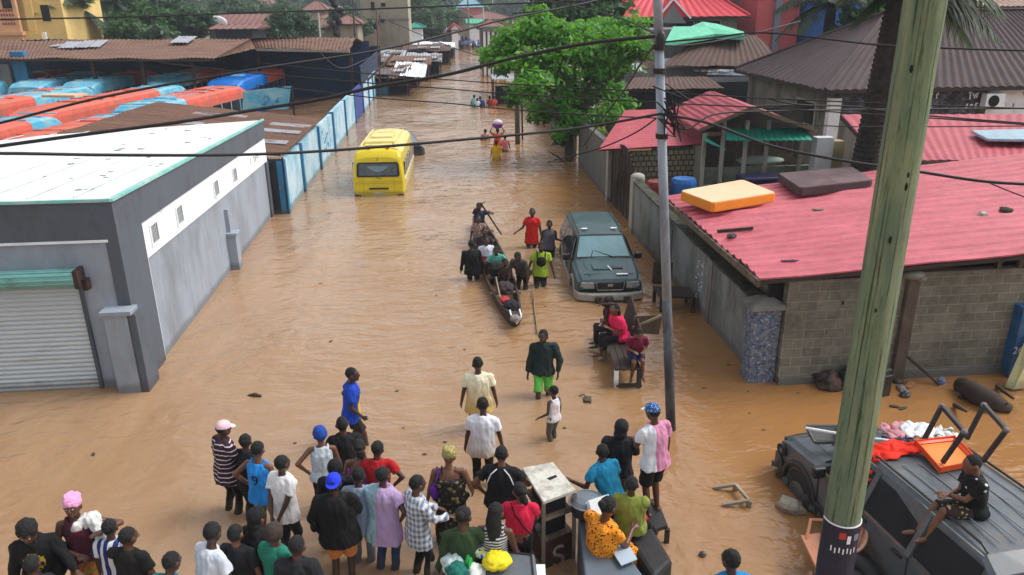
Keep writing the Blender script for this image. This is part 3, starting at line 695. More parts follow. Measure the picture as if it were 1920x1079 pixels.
rock('stone', on_roof(1533, 393, .02), (.13, .06, .03), concrete, 'small flat stone on the red roof below the brown mattress', seed=3)
o = MB().bar(on_roof(1345, 434, .05), on_roof(1412, 428, .06), .05, .06).build('stick', wood_dark, None); center(o); tag(o, 'dark broken stick lying on the red roof near the grey pole', 'stick')
rock('rag', on_roof(1372, 442, .03), (.14, .1, .05), black_rubber, 'small dark rag under the stick on the red roof', 'rag', seed=4)
rock('rag', on_roof(1482, 489, .02), (.2, .04, .02), M('purple_rag', S(90, 60, 90), .9, .2), 'thin purple rag near the front edge of the red roof', 'rag', seed=0)
o = MB().prism([on_roof(1890, 308, .03), on_roof(1925, 305, .03), on_roof(1925, 320, .03), on_roof(1905, 315, .03)], (0, 0, .02)).build('roof_gap', dark_hole, rb)
def mattress(name, pix, z, th, m1, m2, label, cat='mattress'):
    b = [P(px, py, z) for px, py in pix]; ctr = sum(b, Vector())/4; ctr.z = z-th
    t_ = thing(name, label, cat, ctr)
    rg = []
    for zz, k in ((-th, .985), (-th*.85, 1.0), (-th*.1, 1.0), (-.005, .985)):
        ring = []
        for i in range(4):
            a, c_ = b[i], b[(i+1) % 4]
            for q in (.04, .35, .65, .96): 
                p = a.lerp(c_, q); p = Vector((ctr.x+(p.x-ctr.x)*k, ctr.y+(p.y-ctr.y)*k, z+zz)); ring.append(p)
        rg.append(ring)
    MB().loft(rg).build('side', m2, t_, smooth=False)
    MB().prism([Vector((p.x, p.y, z-.006)) for p in rg[3]], (0, 0, .012)).build('top', m1, t_)
    return t_
mattress('foam_mattress', [(1275, 358), (1336, 381), (1456, 362), (1393, 337)], 2.86, .24, M('peach_foam', S(240, 196, 160), .9, .05, 2, .15, S(210, 170, 140)), M('orange_foam', S(232, 146, 48), .9, .06), 'orange foam mattress with a peach top lying on the red roof')
mattress('old_mattress', [(1458, 325), (1500, 353), (1638, 338), (1598, 313)], 2.98, .22, M('worn_brown_cloth', S(98, 80, 82), .95, .2, 3, .5, S(126, 104, 104)), M('dark_brown_cloth', S(72, 58, 60), .95, .15), 'worn dark brown mattress lying on the red roof')

# iron gate, far wall and the breeze block house
ig = thing('iron_gate', 'arched rusted iron sheet gate in the right bank wall', 'gate', (6.5, 27, 0))
mb = MB(); n = 14
for k in range(n):
    y0 = 25.3+k*.25; h = 1.75+.75*math.sin(math.pi*min(1, (k+.5)/n*1.0))**.7 if True else 2
    mb.bb((6.48+.015*(k % 2), y0, -1), (6.52+.015*(k % 2), y0+.245, h))
mb.build('gate_sheet', iron, ig)
mb = MB()
for k in range(20):
    y0 = 25.35+random.random()*3.3; z0 = .2+random.random()*1.6; mb.tube([(6.44, y0, z0-.5), (6.42, y0+.05, z0), (6.44, y0+random.uniform(-.1, .1), z0+.6)], .012, 5)
mb.build('hanging_vine', M('dry_vine', S(58, 50, 36), .9, .3), ig)
mb = MB(); mb.bb((6.46, 25.26, -1), (6.54, 25.32, 1.9)); mb.bb((6.46, 28.78, -1), (6.54, 28.86, 2.0)); mb.each('gate_post', iron, ig)
fw_ = thing('boundary_wall', 'long grey concrete wall behind the iron gate toward the tree', 'wall', (6.6, 33, 0))
MB().loft([[(6.4, 28.95, -1), (6.65, 28.95, -1), (6.65, 28.95, 2.15), (6.4, 28.95, 2.15)], [(6.5, 36.3, -1), (6.75, 36.3, -1), (6.75, 36.3, 2.1), (6.5, 36.3, 2.1)]]).build('wall', M('wall_grey_far', S(104, 104, 100), .9, .15, 1.2, .5, S(62, 62, 58), .8, (1, 1, .4)), fw_)
MB().loft([[(6.55, 38.2, -1), (6.75, 38.2, -1), (6.75, 38.2, 1.8), (6.55, 38.2, 1.8)], [(7.4, 62, -1), (7.6, 62, -1), (7.6, 62, 1.8), (7.4, 62, 1.8)]]).build('far_wall', concrete, fw_)
MB().bb((6.32, 28.88, -1), (6.66, 29.2, 2.2)).build('pillar', concrete_lt, fw_, bevel=.02)
bh = thing('breeze_block_house', 'small house with patterned breeze block wall and faded red roof behind the grey pole', 'house', (8.2, 30, 0))
MB().bb((6.75, 27.7, -1), (9.3, 27.9, 2.15)).build('wall', breeze, bh); MB().bb((9.3, 27.66, -1), (9.65, 28, 2.3)).build('corner_column', concrete_lt, bh)
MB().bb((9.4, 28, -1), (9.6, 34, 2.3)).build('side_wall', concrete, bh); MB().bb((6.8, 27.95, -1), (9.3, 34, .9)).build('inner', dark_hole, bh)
corr(P(1122, 281, 2.35), P(1323, 270, 2.35), P(1300, 202, 3.05), P(1172, 207, 3.0), .25, .012, 8, .02, seed=9).build('roof', pink_roof2, bh)
MB().bar(P(1122, 281, 2.27), P(1323, 270, 2.27), .05, .1, upv=(0, 0, 1)).build('fascia', wood_dark, bh)
oh = thing('open_shelter', 'open timber shelter with red gable roof and green awning beyond the mattresses', 'shelter', (11, 28, 0))
rf_, rb_ = P(1410, 203, 3.95), P(1332, 170, 3.95); el, eb = P(1310, 246, 3.05), P(1250, 206, 3.05); er = P(1532, 246, 3.05)
er2 = er+(rb_-rf_)
corr(eb, el, rf_, rb_, .25, .012, 6, .01, seed=3).build('roof', pink_roof2, oh)
corr(er, er2, rb_, rf_, .25, .012, 6, .01, seed=5).build('roof', pink_roof2, oh)
mb = MB(); mb.bar(el, rf_, .06, .12, upv=(0, 0, 1)); mb.bar(rf_, er, .06, .12, upv=(0, 0, 1)); mb.each('barge_board', wood, oh)
mb = MB()
for px in (1322, 1357, 1400, 1440, 1505): 
    p = PY(px, 250, 26.3); mb.bb((p.x-.06, 26.25, -1), (p.x+.06, 26.37, 3.0 if px in (1322, 1505) else 3.4))
mb.each('post', concrete_lt, oh)
a, b = PY(1322, 250, 26.3), PY(1528, 250, 26.3)
MB().bb((a.x, 26.27, 2.9), (b.x, 26.35, 3.02)).build('tie_beam', wood, oh)
corr(PY(1362, 240, 26.4), PY(1362, 263, 25.5), PY(1524, 263, 25.5), PY(1510, 240, 26.4), .2, .015, 3, 0).build('awning', green_sheet, oh)
corr(PY(1322, 256, 26.4), PY(1322, 264, 25.8), PY(1362, 281, 25.4), PY(1330, 262, 26.2), .2, .01, 3, 0).build('side_awning', green_sheet, oh)
MB().bb((a.x, 26.5, -1), (b.x+.4, 26.65, 1.72)).build('parapet', M('greenish_wall', S(118, 124, 112), .9, .2, 2, .4, S(70, 74, 62)), oh)
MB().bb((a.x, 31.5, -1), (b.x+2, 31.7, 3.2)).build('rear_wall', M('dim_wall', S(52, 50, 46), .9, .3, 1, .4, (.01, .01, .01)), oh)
mb = MB()
for k in range(9): mb.bb((a.x+2.2+k*.32, 29, .5), (a.x+2.28+k*.32, 29.04, 2.2))
mb.bb((a.x+2.1, 28.98, 2.2), (a.x+5, 29.06, 2.28)); mb.build('lattice', wood, oh)
MB().bar((a.x+2.7, 27.6, 2.3), (a.x+4.4, 27.6, 1.2), .3, .5).build('stair', wood, oh)
MB().ell((a.x+2.6, 27.5, 1.75), (.9, .5, .16), n=20).build('counter', M('pale_green_cloth', S(150, 170, 160), .8, .1), oh, smooth=True)
def barrel(px, py, Y, r, h, m, label):
    p = PY(px, py, Y); t_ = thing('barrel', label, 'barrel', (p.x, Y, -.3)); mb = MB(); rs = []
    prof = [(0, .9), (.03, 1), (.3, 1), (.33, 1.04), (.36, 1), (.63, 1), (.66, 1.04), (.69, 1), (.95, 1), (1, .93)]
    mb.loft([MB().ering((0, 0, h*a), r*b, r*b, n=20) for a, b in prof]).build('drum', m, t_, world=False, smooth=False)
    MB().loft([MB().ering((0, 0, h+.002), r*.86, r*.86, n=20), MB().ering((0, 0, h+.03), r*.86, r*.84, n=20)]).build('lid', m, t_, world=False); return t_
barrel(1282, 345, 25.0, .42, 2.0, M('blue_plastic', S(34, 104, 176), .4, .12, 3, .2, S(60, 90, 110)), 'blue plastic barrel beside the grey pole behind the wall')
barrel(1230, 345, 24.9, .33, 1.95, M('red_plastic', S(128, 40, 44), .5, .2, 3, .3, S(60, 30, 30)), 'dull red barrel behind the mossy wall left of the grey pole')
barrel(1330, 352, 25.0, .3, 1.7, M('grey_plastic', S(60, 62, 72), .5, .2), 'small dark grey barrel right of the blue barrel')
tk = MB().bb((10.0, 24.6, -.5), (12.4, 25.4, 1.75)).build('storage_tank', M('navy_plastic', S(24, 26, 62), .4, .2), None, bevel=.06); center(tk); tag(tk, 'low dark navy tank behind the orange mattress', 'tank')

# ------------------------------------------------------------------ houses: generic builders
def windows(parent, plane, c, items, glass=dark_hole, frame=None, bars=True):
    for (a0, a1, z0, z1) in items:
        if plane == 'y':
            f = MB().bb((a0-.06, c-.05, z0-.08), (a1+.06, c-.0, z1+.06)).build('window', frame or concrete_lt, parent)
            MB().bb((a0, c-.062, z0), (a1, c-.045, z1)).build('pane', glass, f)
        else:
            f = MB().bb((c-.05, a0-.06, z0-.08), (c, a1+.06, z1+.06)).build('window', frame or concrete_lt, parent)
            MB().bb((c-.062, a0, z0), (c-.045, a1, z1)).build('pane', glass, f)
def hip(name, label, x0, x1, y0, y1, ez, rz_, wallm, roofm, base=-1, over=.6, ridge='x', gable=False, wins=(), cat='house', sp=.35, group=None, extra=None):
    t_ = thing(name, label, cat, ((x0+x1)/2, (y0+y1)/2, 0), 0, group)
    MB().bb((x0, y0, base), (x1, y1, ez)).build('wall', wallm, t_)
    X0, X1, Y0, Y1 = x0-over, x1+over, y0-over, y1+over; cx, cy = (X0+X1)/2, (Y0+Y1)/2
    if ridge == 'x':
        d = 0 if gable else min((Y1-Y0)/2, (X1-X0)/2*.9); r0, r1 = Vector((X0+d, cy, rz_)), Vector((X1-d, cy, rz_))
    else:
        d = 0 if gable else min((X1-X0)/2, (Y1-Y0)/2*.9); r0, r1 = Vector((cx, Y0+d, rz_)), Vector((cx, Y1-d, rz_))
    A, B, C_, D = Vector((X0, Y0, ez)), Vector((X1, Y0, ez)), Vector((X1, Y1, ez)), Vector((X0, Y1, ez))
    mb = MB()
    if ridge == 'x':
        corr(A, r0, r1, B, sp, .03, 3, .01, mb=mb); corr(C_, r1, r0, D, sp, .03, 3, .01, mb=mb)
        if not gable: corr(D, r0, r0+Vector((0, .001, 0)), A, sp, .03, 3, .01, mb=mb); corr(B, r1, r1+Vector((0, .001, 0)), C_, sp, .03, 3, .01, mb=mb)
        else: mb.prism([A, r0, D], (.08, 0, -.0)); mb.prism([B, r1, C_], (-.08, 0, 0))
    else:
        corr(A, r0, r1, D, sp, .03, 3, .01, mb=mb); corr(B, r0, r1, C_, sp, .03, 3, .01, mb=mb)
        if not gable: corr(A, r0, r0+Vector((.001, 0, 0)), B, sp, .03, 3, .01, mb=mb); corr(C_, r1, r1+Vector((.001, 0, 0)), D, sp, .03, 3, .01, mb=mb)
        else: MB().prism([A+Vector((over*.6, over*.7, -.1)), r0+Vector((0, over*.7, -.1)), B+Vector((-over*.6, over*.7, -.1))], (0, .1, 0)).build('gable_wall', wallm, t_)
    r_ = mb.build('roof', roofm, t_)
    fb = MB()
    for a, b in ((A, B), (B, C_), (C_, D), (D, A)): fb.bar(a-Vector((0, 0, .1)), b-Vector((0, 0, .1)), .06, .14, upv=(0, 0, 1))
    fb.build('fascia', wood_dark, t_)
    if not gable:
        h_ = MB(); 
        for a, b in ((A, r0), (D, r0 if ridge == 'x' else r1), (B, r1 if ridge == 'x' else r0), (C_, r1), (r0, r1)): h_.tube([a+Vector((0, 0, .05)), b+Vector((0, 0, .05))], .07, 5)
        h_.build('ridge_cap', roofm, t_)
    windows(t_, 'y', y0, wins)
    return t_
big = hip('big_house', 'large single storey house with dark brown corrugated hip roof at the right', 16.4, 36, 31.9, 41, 3.8, 6.7, concrete, dark_roof, over=.6, sp=.3)
a = PY(1560, 190, 31.8); b = PY(1860, 190, 31.8)
mb = MB(); 
MB().bb((16.6, 31.8, 2.6), (b.x-.3, 31.88, 3.66)).build('signboard', M('signboard_dark', S(52, 50, 56), .85, .4, 4, .5, S(130, 134, 150), 3), big)
scrawl('sign_writing', (17.4, 31.79, 3.6), (1, 0, 0), (0, 0, 1), 3.6, .9, 2, white_wall, big, 2, .05)
scrawl('sign_writing', (22.4, 31.79, 3.6), (1, 0, 0), (0, 0, 1), 3.4, .95, 2, white_wall, big, 5, .06)
mb = MB(); mb.bb((b.x-.2, 31.8, 1.8), (34, 31.86, 3.7)); mb.build('white_bay', white_wall, big)
mb = MB(); mb.bb((16.3, 31.7, -1), (16.8, 32, 3.4)); mb.build('corner_column', white_wall, big)
acx = PY(1862, 190, 31.5).x
ac = thing('air_conditioner', 'white air conditioner unit under the eave of the dark brown roof', 'air conditioner', (acx, 31.5, 2.85))
MB().bb((acx-.42, 31.35, 2.88), (acx+.42, 31.72, 3.5)).build('case', white_wall, ac, bevel=.02); MB().loft([[(acx-.08+.24*math.cos(k*.4), y_, 3.19+.24*math.sin(k*.4)) for k in range(16)] for y_ in (31.33, 31.35)]).build('fan_grille', dark_hole, ac)
MB().bb((16.35, 33, 2.0), (16.39, 35, 3.1)).build('side_window', concrete_lt, big); MB().bb((16.31, 33.15, 2.1), (16.36, 34.85, 3.0)).build('side_pane', dark_hole, big)

# middle red roof house
mr = thing('red_roof_house', 'house with red corrugated roof and barred window below the big brown roof', 'house', (16, 25, 0))
q0, q1, q2, q3 = P(1655, 300, 2.75), P(1990, 302, 2.75), P(2010, 214, 3.3), P(1578, 215, 3.3)
corr(q0, q3, q2, q1, .3, .011, 8, .01, seed=8).build('roof', pink_roof2, mr)
MB().bar(q0-Vector((0, 0, .1)), q1-Vector((0, 0, .1)), .06, .14, upv=(0, 0, 1)).build('fascia', wood, mr)
MB().bar(q0-Vector((0, 0, .1)), q3-Vector((0, 0, .1)), .06, .14, upv=(0, 0, 1)).build('fascia', wood_dark, mr)
wx = q3.x-.2
MB().prism([(q0.x+.5, q0.y+.8, -1), (q3.x+.2, q3.y, -1), (q3.x+.2, q3.y, 3.1), (q0.x+.5, q0.y+.8, 2.6)], (.2, .05, 0)).build('side_wall', concrete_lt, mr)
MB().bb((q0.x+.5, q0.y+.9, -1), (q1.x, q0.y+1.1, 2.6)).build('front_wall', M('dim_front', S(70, 72, 74), .9, .3), mr)
wq = [Vector((q0.x+.5, q0.y+.8, 0)).lerp(Vector((q3.x+.2, q3.y, 0)), k) for k in (.25, .55)]
f = MB().prism([wq[0]+Vector((-.06, 0, .9)), wq[1]+Vector((-.06, 0, .9)), wq[1]+Vector((-.06, 0, 2.3)), wq[0]+Vector((-.06, 0, 2.3))], (.05, .02, 0)).build('window', concrete_lt, mr)
MB().prism([wq[0].lerp(wq[1], .08)+Vector((-.1, 0, 1.0)), wq[1].lerp(wq[0], .08)+Vector((-.1, 0, 1.0)), wq[1].lerp(wq[0], .08)+Vector((-.1, 0, 2.2)), wq[0].lerp(wq[1], .08)+Vector((-.1, 0, 2.2))], (.03, .01, 0)).build('pane', dark_hole, f)
gb = MB()
for k in range(8):
    p = wq[0].lerp(wq[1], .12+k*.11); gb.bb((p.x-.13, p.y-.015, 1), (p.x-.11, p.y+.015, 2.2))
gb.build('bars', iron, f)
bb_ = thing('blue_tarpaulin', 'pale blue folded tarpaulin lying on the red roof at the right edge', 'tarpaulin', P(1880, 255, 3.05))
MB().prism([P(1820, 250, 3.1), P(1850, 266, 3.06), P(1985, 268, 3.06), P(1980, 246, 3.1)], (0, 0, .1)).build('sheet', M('pale_blue_tarp', S(150, 176, 190), .6, .15, 5, 0, bscale=8, bump=.8, bdist=.04), bb_, bevel=.03)
pillar = thing('white_column', 'tall white column at the corner of the open shelter', 'column', (PY(1540, 290, 25.8).x, 25.8, 0))
p = pillar.location; MB().bb((p.x-.3, 25.6, -1), (p.x+.3, 26, 2.85)).build('shaft', M('off_white', S(190, 194, 196), .85, .1, 2, .2, S(150, 140, 120)), pillar)
MB().bb((p.x+.32, 25.7, -1), (p.x+.75, 26.1, 2.7)).build('side_pier', M('sandy_wall', S(160, 148, 112), .9, .2, 2, .4, S(110, 96, 70)), pillar)
pl = thing('flowering_plant', 'small plant with red blossoms between the red roofs beside the green pole', 'plant', P(1760, 300, 1.2))
mb = MB(); mb2 = MB()
for i in range(60):
    p = Vector(P(1752+random.gauss(0, 12), 296+random.gauss(0, 8), 2.6)) + Vector((0, random.random(), 0)); mb.ell(p, (.09, .09, .03), n=6, k=3)
for i in range(9):
    p = P(1760+random.gauss(0, 9), 293+random.gauss(0, 6), 2.7); mb2.ell(p, (.07, .07, .06), n=6, k=4)
mb.build('foliage', leaf_mid, pl); mb2.build('blossoms', M('red_blossom', S(200, 50, 70), .7, .2), pl)

# brown roofs between the tree and the big house
b1 = thing('brown_roof_house', 'wide brown corrugated roof with rows of pale dots behind the grey pole', 'house', (17, 50, 0))
e0, e1 = P(1240, 124, 3.5), P(1470, 124, 3.5); t0, t1 = PY(1310, 66, 53), PY(1420, 66, 53)
corr(e0, t0, t1, e1, .3, .02, 6, .03, seed=4).build('roof', rust2, b1)
corr(e1, t1, t1+Vector((.01, 0, 0)), e1+Vector((2.5, 7, 0)), .3, .02, 4, .02, seed=5).build('roof', rust2, b1)
MB().bb((e0.x+.4, e0.y+.8, -1), (e1.x-.2, e0.y+9, 3.3)).build('wall', grey_wall, b1)
mb = MB()
for cx_ in (1332, 1378):
    for k in range(6):
        p = PY(cx_+k*2.2, 95+k*5, e0.y+.8+(5-k)*.95); zz = e0.z+(p.y-e0.y)/(53-e0.y)*(t0.z-e0.z); p = P(cx_+k*2.5, 93+k*5, zz); p = P(cx_+k*2.5, 93+k*5, e0.z+(p.y-e0.y)/(53-e0.y)*(t0.z-e0.z)+.06); mb.ell(p, (.1, .1, .03), n=8, k=3)
mb.build('pale_dots', white_wall, b1)
b2 = thing('brown_shed', 'low brown roofed shed between the leafy tree and the grey pole', 'shed', (11, 40, 0))
e0, e1 = P(1165, 168, 2.95), P(1358, 165, 2.95); t0, t1 = PY(1190, 146, e0.y+3.5), PY(1325, 143, e0.y+3.5)
corr(e0, t0, t1, e1, .25, .02, 5, .03, seed=6).build('roof', rust2, b2)
MB().bb((e0.x+.3, e0.y+.6, -1), (e1.x-.3, e0.y+5, 2.8)).build('wall', M('shed_wall', S(40, 44, 48), .9, .4, 2), b2)
mb = MB()
for k in range(9):
    a = P(1150+k*21+random.uniform(-5, 5), 128+random.uniform(-5, 8), 3.2); corr(a, a+Vector((.3, 1.6, .35)), a+Vector((1.3, 1.5, .35)), a+Vector((1.1, 0, 0)), .2, .02, 2, 0, m=k % 3, mb=mb)
mb.each('scrap_sheet', [rust, zinc, rust2], b2)
b3 = thing('patched_shack', 'dark shack with uneven sheet roof below the wide brown roof', 'shack', (15, 40, 0))
corr(P(1325, 140, 3.2), P(1330, 130, 3.5), P(1440, 132, 3.5), P(1425, 143, 3.2), .25, .02, 4, .05, seed=2).build('roof', zinc, b3)
q = P(1330, 165, 2.6); MB().bb((q.x, q.y, -1), (q.x+3.2, q.y+3, 2.9)).build('wall', M('shack_dark', S(34, 38, 42), .9, .4, 2), b3)
q = P(1400, 180, 2.4); MB().bb((q.x, q.y-4, -1), (q.x+3.4, q.y-3.8, 2.9)).build('screen_wall', M('blue_grey_wall', S(110, 126, 132), .9, .2, 2, .5, S(120, 112, 88)), b3)

# top of the picture, right of the tree
rh = hip('red_gable_house', 'two storey grey house with bright red roof at the top behind the tree', PY(1182, 40, 60).x, PY(1382, 40, 60).x, 60, 70, 6.1, 9.6, grey_wall, red_far, over=.7)
g0 = PY(1232, 28, 59.3); g1 = PY(1295, 28, 59.3); g2 = PY(1262, -2, 59.3)
MB().prism([g0-Vector((0, 0, .3)), g1-Vector((0, 0, .3)), g2], (0, 3, 0)).build('dormer', red_far, rh)
MB().prism([g0+Vector((.3, -.05, -.6)), g1+Vector((-.3, -.05, -.6)), g2+Vector((0, -.05, -.35))], (0, .1, 0)).build('dormer_wall', grey_wall, rh)
mb = MB(); mb.bar(g0+Vector((0, -.1, -.25)), g2+Vector((0, -.1, 0)), .1, .12); mb.bar(g1+Vector((0, -.1, -.25)), g2+Vector((0, -.1, 0)), .1, .12); mb.each('white_barge', white_wall, rh)
windows(rh, 'y', 60, [(PY(x0, 40, 60).x, PY(x1, 40, 60).x, 4.9, 5.75) for x0, x1 in ((1200, 1225), (1268, 1300), (1308, 1350))])
gt_ = thing('green_tarp_roof', 'house roof covered with a rumpled pale green tarpaulin', 'house', (21, 55, 0))
pk = [PY(1248, 78, 49), PY(1262, 50, 53), PY(1295, 50, 53.5), PY(1317, 41, 54), PY(1345, 45, 54), PY(1395, 60, 54), PY(1396, 66, 50), PY(1340, 64, 51)]
mb = MB(); n_ = len(pk); base = [Vector((p.x, p.y, p.z)) for p in pk]; c_ = sum(base, Vector())/n_; c_.z += .2
mb.add(base+[c_]+[p-Vector((0, 0, .3)) for p in base], [(i, (i+1) % n_, n_) for i in range(n_)]+[(i, n_+1+i, n_+1+(i+1) % n_, (i+1) % n_) for i in range(n_)])
mb.build('tarp', tarp_green, gt_); MB().bb((pk[0].x+.5, 54.2, -1), (pk[5].x-.5, 58, 5.4)).build('wall', grey_wall, gt_)
tw = thing('pink_tower_block', 'pink rendered building with a grey downpipe at the top right', 'building', (25, 62, 0))
a, b = PY(1416, 60, 62).x, PY(1495, 60, 62).x
MB().bb((a, 62, -1), (b, 70, 14)).build('wall', tower_pink, tw); MB().bb((PY(1449, 40, 62).x, 61.7, -1), (PY(1461, 40, 62).x, 62, 14)).build('downpipe', M('grey_pipe', S(120, 126, 140), .8, .1), tw)
MB().bb((a-4, 66, -1), (a, 74, 8)).build('grey_annex', grey_wall, tw); windows(tw, 'y', 66, [(a-3.2, a-1.2, 5.4, 6.5)])
hip('far_red_roof_house', 'small house with rusty and white roof at the top right corner', PY(1850, 20, 50).x, PY(1990, 20, 50).x, 50, 58, 6.7, 8.2, beige_wall, corr_rust('mixed_sheet', S(150, 100, 80), S(190, 180, 170)), gable=True, over=.5)
btw = MB().bb((PY(1560, 20, 58).x, 58, -1), (PY(1645, 10, 58).x, 66, 8.2)).build('blue_building', M('strong_blue', S(40, 110, 190), .8, .15, 1), None); center(btw); tag(btw, 'bright blue building behind the palm at the top', 'building')

# ------------------------------------------------------------------ trees
def leaves(clumps, n, size, rng, flat=.5, droop=0):
    """clumps: (centre, radii); returns arrays of leaf quads spread mostly through the outer shell of each clump"""
    vs = []
    for c, r in clumps:
        vol = r[0]*r[1]*r[2]
        k = int(n*max(.25, vol**(2/3)))
        d = rng.normal(size=(k, 3)); d /= np.linalg.norm(d, axis=1)[:, None]; rad = rng.random(k)**.45
        wob = 1+.28*np.sin(d[:, 0]*5+c[0]*3)*np.cos(d[:, 1]*4+c[1])+.22*np.sin(d[:, 2]*7+c[2]*5)
        p = d*(rad*wob)[:, None]*np.array(r)+np.array(c)
        nr = d*.6+rng.normal(size=(k, 3))*.55+np.array((0, 0, flat)); nr /= np.linalg.norm(nr, axis=1)[:, None]
        t = np.cross(nr, rng.normal(size=(k, 3))); t /= np.linalg.norm(t, axis=1)[:, None]; b = np.cross(nr, t)
        s = size*(.6+.8*rng.random(k))[:, None]
        q = np.stack([p-t*s, p-b*s*.45-nr*s*.12, p+t*s, p+b*s*.45-nr*s*.12], 1); vs.append(q)
    return np.concatenate(vs)
def leaf_obj(q, name, m, parent):
    n = len(q); me = bpy.data.meshes.new(name); co = q.reshape(-1, 3) - np.array(parent.location if parent else (0, 0, 0))
    me.vertices.add(n*4); me.vertices.foreach_set('co', co.astype(np.float32).ravel())
    me.loops.add(n*4); me.loops.foreach_set('vertex_index', np.arange(n*4, dtype=np.int32))
    me.polygons.add(n); me.polygons.foreach_set('loop_start', np.arange(0, n*4, 4, dtype=np.int32)); me.polygons.foreach_set('loop_total', np.full(n, 4, dtype=np.int32))
    me.update(calc_edges=True); me.materials.append(m); o = bpy.data.objects.new(name, me); col.objects.link(o); o.parent = parent; return o
rng = np.random.default_rng(5)
def limb(mb, a, b, r0, r1, wob=.15, n=5):
    a, b = Vector(a), Vector(b); L_ = (b-a).length
    pts = [a.lerp(b, i/n)+Vector((random.uniform(-1, 1), random.uniform(-1, 1), .4*math.sin(math.pi*i/n)))*wob*L_*.15*(0 < i < n) for i in range(n+1)]
    mb.tube(pts, [r0+(r1-r0)*i/n for i in range(n+1)], 8)
st = thing('street_tree', 'large bright green leafy tree leaning over the right bank of the street', 'tree', (6.3, 37.2, 0))
cps = [(925, 100, 26), (940, 96, 30), (960, 72, 34), (1000, 55, 38), (1008, 32, 28), (1045, 60, 36), (1085, 62, 36), (1130, 55, 36), (1185, 45, 30), (1160, 72, 34), (1200, 88, 26), (1105, 95, 38), (1040, 100, 40), (985, 115, 38), (945, 118, 20), (1000, 155, 36), (1055, 140, 40), (1118, 128, 38), (1165, 118, 32), (1060, 185, 38), (1105, 172, 36), (1145, 168, 28), (1020, 205, 36), (1085, 222, 36), (1140, 210, 28), (1050, 252, 18), (1110, 246, 22), (1175, 196, 22), (1165, 232, 14), (965, 178, 20)]
cl = []
for i, (a, b, r) in enumerate(cps):
    Y = 37+random.uniform(-2.2, 1.8)+(1.5 if b < 60 else 0); p = PY(a, b, Y); k = r*Y/1453*1.0; cl.append((tuple(p), (k*1.15, k*1.1, k*.72)))
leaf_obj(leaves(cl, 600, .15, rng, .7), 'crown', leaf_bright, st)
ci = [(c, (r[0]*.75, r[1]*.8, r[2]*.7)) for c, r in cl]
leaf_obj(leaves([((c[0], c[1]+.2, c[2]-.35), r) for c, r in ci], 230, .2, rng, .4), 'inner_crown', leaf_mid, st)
mb = MB(); base = Vector((6.25, 37.2, -1)); fork = Vector((6.15, 37, 1.6))
limb(mb, base, fork, .3, .22, .1)
for i in range(0, len(cl), 2): limb(mb, fork if i % 4 else fork.lerp(Vector(cl[17][0]), .35), cl[i][0], .11, .02, .3)
for k in range(5): limb(mb, base+Vector((0, 0, .8)), base+Vector((random.uniform(-1.2, .3), random.uniform(-.6, .6), .95+random.random()*.6)), .09, .02)
mb.build('trunk', bark, st, smooth=True)
def tree(label, px, py, Y, r, h, m=leaf_far, n=260, size=.5, z0=0, k=7, flatten=.75, spread=.8, group='trees behind the roofs'):
    """px, py: crown centre in the photograph at depth Y, r: crown radius in metres"""
    c = PY(px, py, Y); t_ = thing('leafy_tree', label, 'tree', (c.x, Y, z0), 0, group); cs = []
    for i in range(k):
        a = i*2.4; q = spread*r*(.3+.6*random.random())
        cs.append(((c.x+q*math.cos(a), Y+q*math.sin(a)*.8, c.z+random.uniform(-.5, .5)*r*flatten), (r*random.uniform(.38, .62), r*.5, r*random.uniform(.3, .48))))
    leaf_obj(leaves(cs, n, size, rng, .5), 'crown', m, t_)
    mb = MB(); limb(mb, (c.x, Y, z0-1), (c.x, Y, c.z), .04*r+.12, .08, .2)
    for i in range(0, k, 2): limb(mb, (c.x, Y, c.z-r*.5), cs[i][0], .1, .03)
    mb.build('trunk', bark, t_); return t_
